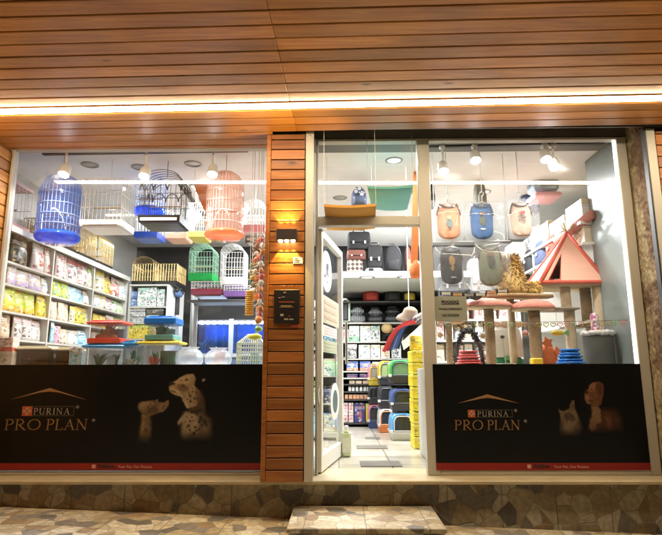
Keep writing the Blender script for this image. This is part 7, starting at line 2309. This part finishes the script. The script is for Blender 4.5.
def mushroom(label, px, Y, disc, ydisc, rpx_post, capm, h_cap=.05, fluff=True):
    p = atY(px, ydisc, Y)
    R_ = (atY(disc[1], ydisc, Y).x - atY(disc[0], ydisc, Y).x) / 2; xc = atY((disc[0] + disc[1]) / 2, ydisc, Y).x
    t = thing('cat_tree', label, 'cat tree', (p.x, Y, DECK + .001), 'cat trees on the platform')
    mb = MB(); mb.bevbox(p.x - .17, Y - .15, DECK + .001, p.x + .17, Y + .17, DECK + .025, .008); mb.build('foot', PLC, t)
    post(t, px, ydisc, 363, Y, rpx_post, SIS, p.z - .002, DECK + .026)
    mb = MB(); mb.sm = True; mb.lathe([(R_ * .96, 0), (R_, .006), (R_, .022), (R_ * .97, .026)], (xc, Y, p.z), 30, sy=.62); mb.build('disc', PLC, t)
    rs = random.Random(int(px)); mb = MB(); mb.sm = True
    rings = []
    for rr, zz in ((1.04, .020), (1.06, .034), (.98, .044 + h_cap * .2), (.75, .044 + h_cap * .6), (.4, .044 + h_cap * .9), (.02, .044 + h_cap)):
        rings.append([(xc + R_ * rr * math.cos(q) * (1 + rs.uniform(-.03, .03)), Y + R_ * .62 * rr * math.sin(q), p.z + zz + rs.uniform(-.006, .006)) for q in [2 * math.pi * i / 30 for i in range(30)]])
    mb.loft(rings, False, True); mb.build('cover', capm, t)
    return t, xc, R_, p.z


mushroom('cat tree with one round salmon platform behind the paper notice', 448.5, 5.15, (437, 462), 324, 3.2, PLR, .03)
t, xc, R_, z = mushroom('cat tree with a wide salmon platform behind the arch brush', 488.5, 4.92, (465, 511), 309, 5.0, PLR, .05)
mb = MB(); mb.sm = True; q_ = atY(476, 303, 4.80); mb.ball((q_.x, 4.80, z + .105), .058, .05, .04, 16, 10)
solo(mb, 'plush_ball', M('charcoal_plush', (.07, .065, .06), .95, .3, 30, .6), 'dark grey plush ball resting on the wide salmon cat tree', 'toy', (q_.x, 4.80, z + .06))
t, xc3, R3, z3_ = mushroom('cat tree with a salmon platform left of the blue toy'.replace('left of', 'next to'), 533.5, 4.92, (512, 554), 311, 6.0, PLR, .06)
# fluffy cone and lump resting up there
def fluff(label, px, pyb, pyt, Y, rpx, mat, seed, name='plush_cone', tufts=420):
    b_, tp = atY(px, pyb, Y), atY(px, pyt, Y)
    r = (atY(px + rpx, pyb, Y).x - atY(px - rpx, pyb, Y).x) / 2; h = tp.z - b_.z
    rs = random.Random(seed)
    t = thing(name, label, 'plush', (b_.x, Y, b_.z))
    mb = MB(); mb.sm = True; mb.lathe([(r * .9, 0), (r, h * .08), (r * .86, h * .35), (r * .6, h * .65), (r * .42, h * .86), (r * .2, h * .97), (.004, h)], b_, 18, sy=.8); mb.build('body', mat[0], t)
    for k, m_ in enumerate(mat[:2]):
        mb = MB()
        for i in range(tufts // 2):
            f = rs.random() ** .8; q = rs.uniform(0, 6.28)
            rr = r * (1 - f * .62) * (1 if f > .06 else .95)
            p = Vector((b_.x + rr * math.cos(q), Y + rr * .8 * math.sin(q), b_.z + h * f))
            d = Vector((math.cos(q) + rs.uniform(-.6, .6), math.sin(q) + rs.uniform(-.6, .6), rs.uniform(-.5, 1.0))).normalized() * rs.uniform(.02, .05)
            mb.tube([p - d * .2, p + d * .5, p + d + Vector((0, 0, -.006))], .004, 4, rr=[.006, .0045, .001])
        mb.build('fur', m_, t)
    return t
YF1 = M('straw_fur', (.58, .40, .14), .9, .25, 20); YF2 = M('brown_fur', (.30, .16, .06), .9, .3, 20)
t_b = atY(512, 294.5, 5.0)
fluff('straw coloured shaggy plush cone on a tan leaf shaped board', 512, 294, 255, 5.0, 15.5, (YF1, YF2), 4, 'plush_cone', 700)
fluff('small yellow shaggy plush lump beside the shaggy cone', 533, 293, 282, 5.0, 8, (M('yellow_fur', (.62, .42, .10), .9, .2, 20), YF1), 5, 'plush_lump', 240)
zb_ = t_b.z - .002
lx_ = atY(511, 295, 5.0).x
mb = MB(); mb.sm = True; mb.prism([(lx_ + .40 * u, 5.0 + .20 * v) for u, v in ((-.75, -.1), (-.4, -.5), (.1, -.6), (.6, -.4), (.95, -.1), (.9, .4), (.3, .7), (-.3, .6), (-.65, .3))], 'Z', zb_ - .03, zb_)
t = thing('cat_tree', 'tall thin cat tree whose tan board carries the shaggy cone', 'cat tree', (lx_, 5.0, DECK + .001), 'cat trees on the platform')
mb.build('board', M('tan_plush', (.42, .30, .15), .95, .2, 30, .5), t)
mb = MB(); mb.sm = True; mb.lathe([(.035, DECK + .026), (.035, zb_ - .031)], (lx_ + .02, 5.1, 0), 14); mb.build('post', SISL, t)
mb = MB(); mb.bevbox(lx_ - .16, 5.0, DECK + .001, lx_ + .2, 5.3, DECK + .025, .008); mb.build('foot', PLC, t)

# big cat tree with a tent
YT = 5.22
TENTW = M('tent_white_pink', (.76, .42, .31), .7, .1, 6, .1); TENTR = M('tent_red_edge', (.58, .10, .06), .7, .15, 10, .1); POLE = M('tent_pole', (.66, .56, .38), .5, .1, 10)
cl, cr = atY(541, 287, YT - .22), atY(607, 283, YT - .22)
zt_ = atY(575, 282, YT - .22).z
ap = atY(566.5, 233, YT); 
t = thing('cat_tree', 'tallest cat tree with a red edged white tent on four posts', 'cat tree', ((cl.x + cr.x) / 2, YT, DECK + .001), 'cat trees on the platform')
x0, x1, y0, y1 = cl.x, cr.x, YT - .22, YT + .24
mb = MB(); mb.bevbox(x0 + .01, y0, zt_ - .03, x1 - .01, y1, zt_ - .001, .008); mb.build('platform', M('tan_plush', (.42, .30, .15), .95, .2, 30, .5), t)
B = [Vector((x0, y0, zt_)), Vector((x1, y0, zt_)), Vector((x1, y1, zt_)), Vector((x0, y1, zt_))]
A_ = Vector((ap.x, YT, ap.z))
tent = MB()
def face(p, q, r, th=.006):
    nrm = (q - p).cross(r - p).normalized() * th
    tent.add([p, q, r, p + nrm, q + nrm, r + nrm], [(0, 1, 2), (5, 4, 3), (0, 3, 4, 1), (1, 4, 5, 2), (2, 5, 3, 0)])
# front has an opening: two side flaps and a head piece
f0, f1 = B[0].lerp(B[1], .10), B[0].lerp(B[1], .30)
mO = ((f0 + f1) / 2).lerp(A_, .55)
face(B[0], f0, mO); face(B[0], mO, A_); face(f1, B[1], A_); face(f1, A_, mO)
face(B[1], B[2], A_); face(B[2], B[3], A_); face(B[3], B[0], A_)
tent.build('tent_cloth', TENTW, t)
for k in range(4):
    mb = MB(); mb.sm = True; mb.tube([B[k], A_], .021, 8); mb.build('edge', TENTR, t)
    mb = MB(); mb.sm = True; d_ = (A_ - B[k]).normalized(); mb.tube([A_ + d_ * .005, A_ + d_ * .11], .009, 8); mb.build('pole_tip', POLE, t)
mb = MB(); mb.tube([B[0], B[1], B[2], B[3]], .018, 8, closed=True); mb.build('hem', TENTR, t)
mb = MB(); mb.tube([f0, mO, f1], .008, 6); mb.build('opening_trim', TENTR, t)
mb = MB(); mb.bevbox(f0.x, y0 + .1, zt_ + .002, x1 - .1, y1 - .1, zt_ + .05, .02); mb.build('cushion', PLR, t)
mb = MB(); mb.bevbox(x0 + .05, YT - .2, DECK + .001, x1 + .02, YT + .28, DECK + .025, .008); mb.build('foot', PLC, t)
# upper posts, two middle platforms, lower posts
zm1 = atY(562, 308, YT - .12).z; zm2 = atY(581, 325, YT - .04).z
post(t, 564.5, 285, 306, YT - .10, 5, SISL, zt_ - .031, zm1 + .001)
post(t, 584.5, 285, 323, YT - .02, 5.3, SIS, zt_ - .031, zm2 + .001)
post(t, 597.5, 280, 326, YT - .14, 6, SISL, zt_ - .031, DECK + .026)
post(t, 569, 312, 348, YT - .08, 5.3, SISL, zm1 - .021, DECK + .026)
post(t, 590.5, 327, 360, YT + .0, 4.5, SISL, zm2 - .021, DECK + .026)
a, c = atY(545, 308, YT - .16), atY(579, 308, YT - .16)
mb = MB(); mb.bevbox(a.x, YT - .2, zm1 - .02, c.x, YT + .1, zm1, .01); mb.build('step', PLW, t)
a, c = atY(571, 325, YT - .1), atY(594, 325, YT - .1)
mb = MB(); mb.bevbox(a.x, YT - .06, zm2 - .02, c.x, YT + .2, zm2, .01); mb.build('step', PLW, t)
# pink spotted scratching post standing in front
p = atY(598.5, 362, YT - .32)
mb = MB(); mb.sm = True; hz_ = atY(598.5, 313, YT - .32).z
mb.lathe([(.034, 0), (.036, .01), (.036, hz_ - DECK - .03), (.028, hz_ - DECK - .008), (.01, hz_ - DECK)], (p.x, YT - .32, DECK + .001), 18)
sp = M('pink_spotted_cloth', (.60, .42, .46), .85, .1, 20)
n, l = nodes_of(sp); vo_ = n.new('ShaderNodeTexVoronoi'); vo_.inputs['Scale'].default_value = 32; tc_ = n.new('ShaderNodeTexCoord'); l.new(tc_.outputs['Object'], vo_.inputs['Vector'])
lt_ = n.new('ShaderNodeMath'); lt_.operation = 'LESS_THAN'; lt_.inputs[1].default_value = .42; l.new(vo_.outputs['Distance'], lt_.inputs[0])
mx_2 = n.new('ShaderNodeMix'); mx_2.data_type = 'RGBA'; mx_2.inputs[6].default_value = (.64, .54, .52, 1); mx_2.inputs[7].default_value = (.42, .12, .26, 1); l.new(lt_.outputs[0], mx_2.inputs[0]); l.new(mx_2.outputs[2], n['Principled BSDF'].inputs['Base Color'])
solo(mb, 'scratching_post', sp, 'pink spotted cloth scratching post in front of the tent tree', 'scratching post', (p.x, YT - .32, DECK + .001))
# grey drum with a fluffy white rim
a, c = atY(605, 335, 4.74), atY(634, 335, 4.74)
rD = (c.x - a.x) / 2; xD = min((a.x + c.x) / 2, XP - rD - .02); zD = atY(620, 333, 4.74).z
t = thing('cat_barrel', 'dark grey cat barrel with a fluffy white rim against the partition', 'barrel', (xD, 4.74 + rD, DECK + .001))
mb = MB(); mb.sm = True; mb.lathe([(rD * .94, .0), (rD, .02), (rD, zD - DECK - .02), (rD * .97, zD - DECK)], (xD, 4.74 + rD, DECK + .001), 28); mb.build('drum', M('drum_grey', (.085, .09, .08), .8, .2, 14, .3), t)
mb = MB(); mb.sm = True; rs = random.Random(9)
for i in range(44):
    q = 2 * math.pi * i / 44; mb.ball((xD + rD * .95 * math.cos(q), 4.74 + rD + rD * .95 * math.sin(q), zD + .004 + rs.uniform(-.005, .008)), .026 * rs.uniform(.8, 1.2), .026, .022, 9, 6)
mb.build('fluffy_rim', M('white_fluff', (.62, .62, .60), .95, .1, 40, .6), t)
mb = MB(); mb.sm = True; mb.lathe([(rD * .92, .0), (rD * .9, .012), (.01, .02)], (xD, 4.74 + rD, zD - .01), 24); mb.build('cushion', PLW, t)

# ---- toys on the platform
def track_tower(label, px0, px1, py0, py1, Y, mat, ballm):
    a, c = atY(px0, py0, Y), atY(px1, py1, Y)
    r = (c.x - a.x) / 2; h = a.z - DECK
    x = (a.x + c.x) / 2
    t = thing('ball_tower', label, 'toy', (x, Y, DECK + .001), 'tiered ball track toys')
    for k, (rr, z0, z1) in enumerate(((1, 0, .30), (.86, .31, .60), (.70, .61, .92))):
        mb = MB(); mb.sm = True; mb.lathe([(r * rr * .86, h * z0), (r * rr, h * (z0 + .05)), (r * rr * .98, h * (z0 + .12)), (r * rr * .80, h * (z0 + .13)), (r * rr * .80, h * (z0 + .20)), (r * rr * .98, h * (z0 + .21)), (r * rr * .96, h * z1), (r * rr * .80, h * (z1 - .005))], (x, Y, DECK + .001), 28); mb.build('tier', mat, t)
        mb = MB(); mb.sm = True; mb.ball((x + r * rr * .6 * math.cos(k * 2 + 4), Y + r * rr * .88 * math.sin(k * 2 + 4), DECK + h * (z0 + .165)), .018); mb.build('ball', ballm, t)
    return t
track_tower('red three tier ball track toy under the dark arch brush', 454.5, 482.5, 349.5, 364, 4.64, M('red_plastic', (.62, .07, .06), .3, .06, 5), WHITE)
track_tower('blue three tier ball track toy in front of the tent tree', 555, 585, 347.5, 364, 4.70, M('blue_plastic', (.01, .20, .66), .3, .06, 5), STW)
# dark bristly arch
Y = 4.72
pl_, pr_, pt_ = atY(456, 364, Y), atY(483, 364, Y), atY(466.5, 332, Y)
t = thing('arch_brush', 'dark bristly cat arch brush behind the red ball track toy', 'toy', ((pl_.x + pr_.x) / 2, Y, DECK + .001))
cx_ = (pl_.x + pr_.x) / 2; ra = (pr_.x - pl_.x) / 2; ha = pt_.z - DECK
arc = [Vector((cx_ + ra * math.cos(q), Y, DECK + .012 + ha * math.sin(q))) for q in [math.pi * (1 - i / 26) for i in range(27)]]
mb = MB(); mb.sm = True; mb.tube(arc, .018, 10); mb.build('arch', BKP, t)
mb = MB(); rs = random.Random(2)
for i in range(900):
    k = rs.random() * 25.99; p = arc[int(k)].lerp(arc[int(k) + 1], k % 1)
    d = Vector((rs.gauss(0, 1), rs.gauss(0, 1), rs.gauss(0, 1))).normalized()
    mb.tube([p + d * .014, p + d * rs.uniform(.034, .048)], .002, 3, rr=[.003, .0015], cap=False)
mb.build('bristles', M('bristle_grey', (.08, .085, .08), .6, .4, 30), t)
mb = MB(); mb.bevbox(cx_ - ra - .05, Y - .08, DECK + .001, cx_ + ra + .05, Y + .1, DECK + .011, .004); mb.build('base', BKP, t)
# white pet carrier with green base and a scalloped cream cushion on it
a, c = atY(492, 327, 5.30), atY(523, 364, 5.30)
t = thing('pet_carrier', 'white pet carrier with a dark green base behind the cat trees', 'carrier', ((a.x + c.x) / 2, 5.3, DECK + .001))
hC = a.z - DECK
mb = MB(); mb.bevbox(a.x, 5.25, DECK + .001, c.x, 5.58, DECK + hC * .26, .02); mb.build('base', M('carrier_green', (.02, .20, .10), .35, .1, 5), t)
mb = MB(); mb.loft([[(a.x + (c.x - a.x) * (.5 + u * k / 2), 5.25 + .33 * (.5 + v * k / 2), DECK + hC * f) for u, v in ((-1, -1), (1, -1), (1, 1), (-1, 1))] for f, k in ((.262, .98), (.7, .95), (.92, .86), (1, .7))]); mb.build('shell', M('carrier_white', (.66, .68, .64), .35, .05, 5), t)
mb = MB(); mb.box(a.x + .08, 5.242, DECK + hC * .2, c.x - .12, 5.249, DECK + hC * .30); mb.build('latch', M('carrier_mint', (.14, .42, .24), .35), t)
xx = (a.x + c.x) / 2 + .02
t = thing('shell_cushion', 'cream scalloped cushion lying on the white pet carrier', 'cushion', (xx, 5.4, a.z + .003))
mb = MB(); mb.sm = True
nS = 40
rings = []
for rr, zz in ((.9, 0), (1, .02), (.95, .05), (.6, .075), (.02, .085)):
    rings.append([(xx + .17 * rr * (1 + .05 * math.cos(10 * q)) * math.cos(q), 5.4 + .13 * rr * (1 + .05 * math.cos(10 * q)) * math.sin(q), a.z + .003 + zz + .006 * math.cos(10 * q) * rr) for q in [2 * math.pi * i / nS for i in range(nS)]])
mb.loft(rings, True, True); mb.build('cushion', M('cream_velvet', (.56, .52, .36), .9, .1, 20, .3), t)
# steel bowl, stick toy, yellow tub, orange toy, hanging balls and fish
p = atY(509, 363, 4.66)
mb = MB(); mb.sm = True; mb.lathe([(.06, 0), (.075, .008), (.082, .038), (.085, .04), (.074, .037), (.062, .012), (.001, .01)], (p.x, 4.74, DECK + .001), 24)
solo(mb, 'steel_bowl', M('bowl_steel', (.55, .54, .50), .22, .05, 5, 0, 1), 'shallow steel bowl in front of the white pet carrier', 'bowl', (p.x, 4.74, DECK + .001))
p0, p1 = atY(506, 362, 4.86), atY(502.5, 337, 4.86)
t = thing('wand_toy', 'thin wand toy with a dark tip standing by the steel bowl', 'toy', (p0.x, 4.86, DECK + .001))
mb = MB(); mb.tube([(p0.x, 4.86, DECK + .012), p1], .0035, 6); mb.lathe([(.03, 0), (.03, .01), (.006, .014)], (p0.x, 4.86, DECK + .001), 14); mb.build('wand', M('wand_grey', (.45, .45, .42), .4), t)
mb = MB(); mb.sm = True; mb.ball(p1, .02, .018, .016, 12, 8); mb.build('tip', BKP, t)
a, c = atY(522.5, 353, 4.98), atY(533, 363, 4.98)
t = thing('feed_tub', 'yellow tub on an orange tray at the foot of the salmon cat tree', 'tub', ((a.x + c.x) / 2, 5.0, DECK + .001))
mb = MB(); mb.bevbox(a.x - .01, 4.70, DECK + .001, atY(542, 360, 4.98).x, 4.86, DECK + .026, .008); mb.build('tray', M('tray_orange', (.66, .28, .10), .4), t)
mb = MB(); mb.bevbox(a.x, 4.72, DECK + .027, c.x, 4.82, DECK + .085, .01); mb.build('tub', M('tub_yellow', (.70, .52, .04), .35), t)
a, c = atY(541, 340, 4.95), atY(558, 352, 4.95)
xx = (a.x + c.x) / 2
t = thing('plush_dragon', 'orange finned plush toy lying behind the blue ball track toy', 'toy', (xx, 5.05, DECK + .001))
hP = a.z - DECK
mb = MB(); mb.sm = True; mb.ball((xx, 5.05, DECK + hP * .42), .10, .07, hP * .42, 16, 10); mb.build('body', M('plush_orange', (.62, .17, .06), .9, .2, 20, .4), t)
for k, (u, v, s) in enumerate(((-.09, .62, .055), (.0, .9, .06), (.09, .6, .05), (-.11, .25, .045), (.12, .2, .045))):
    mb = MB(); mb.prism([(xx + u + s * math.cos(q) * (1 if i % 2 else .55), DECK + hP * v + s * math.sin(q) * (1 if i % 2 else .55)) for i, q in enumerate([2 * math.pi * j / 10 for j in range(10)])], 'Y', 4.985 + .004 * k, 4.997 + .004 * k); mb.build('fin', MATS['plush_orange'], t)
for (px, py, zhang, lab, mt, r) in ((440, 335, 'x', 'tan ball hung on a thread beside the window post', M('ball_tan', (.45, .32, .18), .8, .2, 30, .3), .026), (482.5, 336, 'x', 'tan ball hung under the wide salmon platform', M('ball_tan', (.45, .32, .18), .8), .024), (525.3, 333, 'x', 'dusty pink ball hung beside the thick brown post', M('ball_pink', (.50, .26, .24), .8, .2, 30, .3), .028)):
    Yq = 4.86 if px != 440 else 5.1
    p = atY(px, py, Yq)
    t = thing('ball_toy', lab, 'toy', (p.x, Yq, p.z - r), 'balls hung under the cat trees')
    mb = MB(); mb.sm = True; mb.ball(p, r); mb.build('ball', mt, t)
    zt2 = {440: atY(440, 322, Yq).z, 482.5: z + .0, 525.3: z3_ + .0}[px]
    mb = MB(); mb.tube([(p.x, Yq, p.z + r - .002), (p.x, Yq, zt2 - .001)], .002, 4); mb.build('thread', MATS['cord_white'], t)
p = atY(557.5, 333, YT - .14)
t = thing('fish_toy', 'yellow and green plush fish hung under the grey step of the tent tree', 'toy', (p.x, YT - .14, p.z - .03))
mb = MB(); mb.sm = True; mb.ball(p, .062, .03, .026, 14, 8); mb.build('body', M('fish_yellow', (.62, .46, .06), .8, .3, 20), t)
mb = MB(); mb.prism([(p.x + .05, p.z), (p.x + .10, p.z + .032), (p.x + .10, p.z - .028)], 'Y', YT - .15, YT - .13); mb.build('tail', M('fish_green', (.16, .34, .10), .8), t)
mb = MB(); mb.tube([p + Vector((0, 0, .02)), (p.x, YT - .14, zm1 - .021)], .002, 4); mb.build('thread', MATS['cord_white'], t)
# ------------------------------------------------------------------ night sky, camera, output
w = bpy.data.worlds.new('World'); SC.world = w
w.use_nodes = True
nt = w.node_tree
bg = nt.nodes['Background']
sky = nt.nodes.new('ShaderNodeTexSky'); sky.sky_type = 'NISHITA'; sky.sun_disc = False
sky.sun_elevation = R(-4); sky.sun_rotation = R(200)
nt.links.new(sky.outputs[0], bg.inputs[0]); bg.inputs[1].default_value = .05
cam = bpy.data.cameras.new('camera'); co = bpy.data.objects.new('camera', cam); COL.objects.link(co)
cam.sensor_fit = 'HORIZONTAL'; cam.sensor_width = 36; cam.lens = FPX / 662 * 36
cam.clip_start = .05; cam.clip_end = 200
co.matrix_world = Matrix.Translation(EYE) @ ROT.to_4x4()
SC.camera = co
SC.render.engine = 'CYCLES'
SC.cycles.max_bounces = 8; SC.cycles.transparent_max_bounces = 24
SC.cycles.diffuse_bounces = 4; SC.cycles.glossy_bounces = 4
SC.cycles.caustics_reflective = False; SC.cycles.caustics_refractive = False
SC.cycles.sample_clamp_indirect = 6
SC.cycles.use_denoising = True
SC.view_settings.view_transform = 'Standard'; SC.view_settings.look = 'None'
SC.view_settings.exposure = 0.55; SC.view_settings.gamma = 1
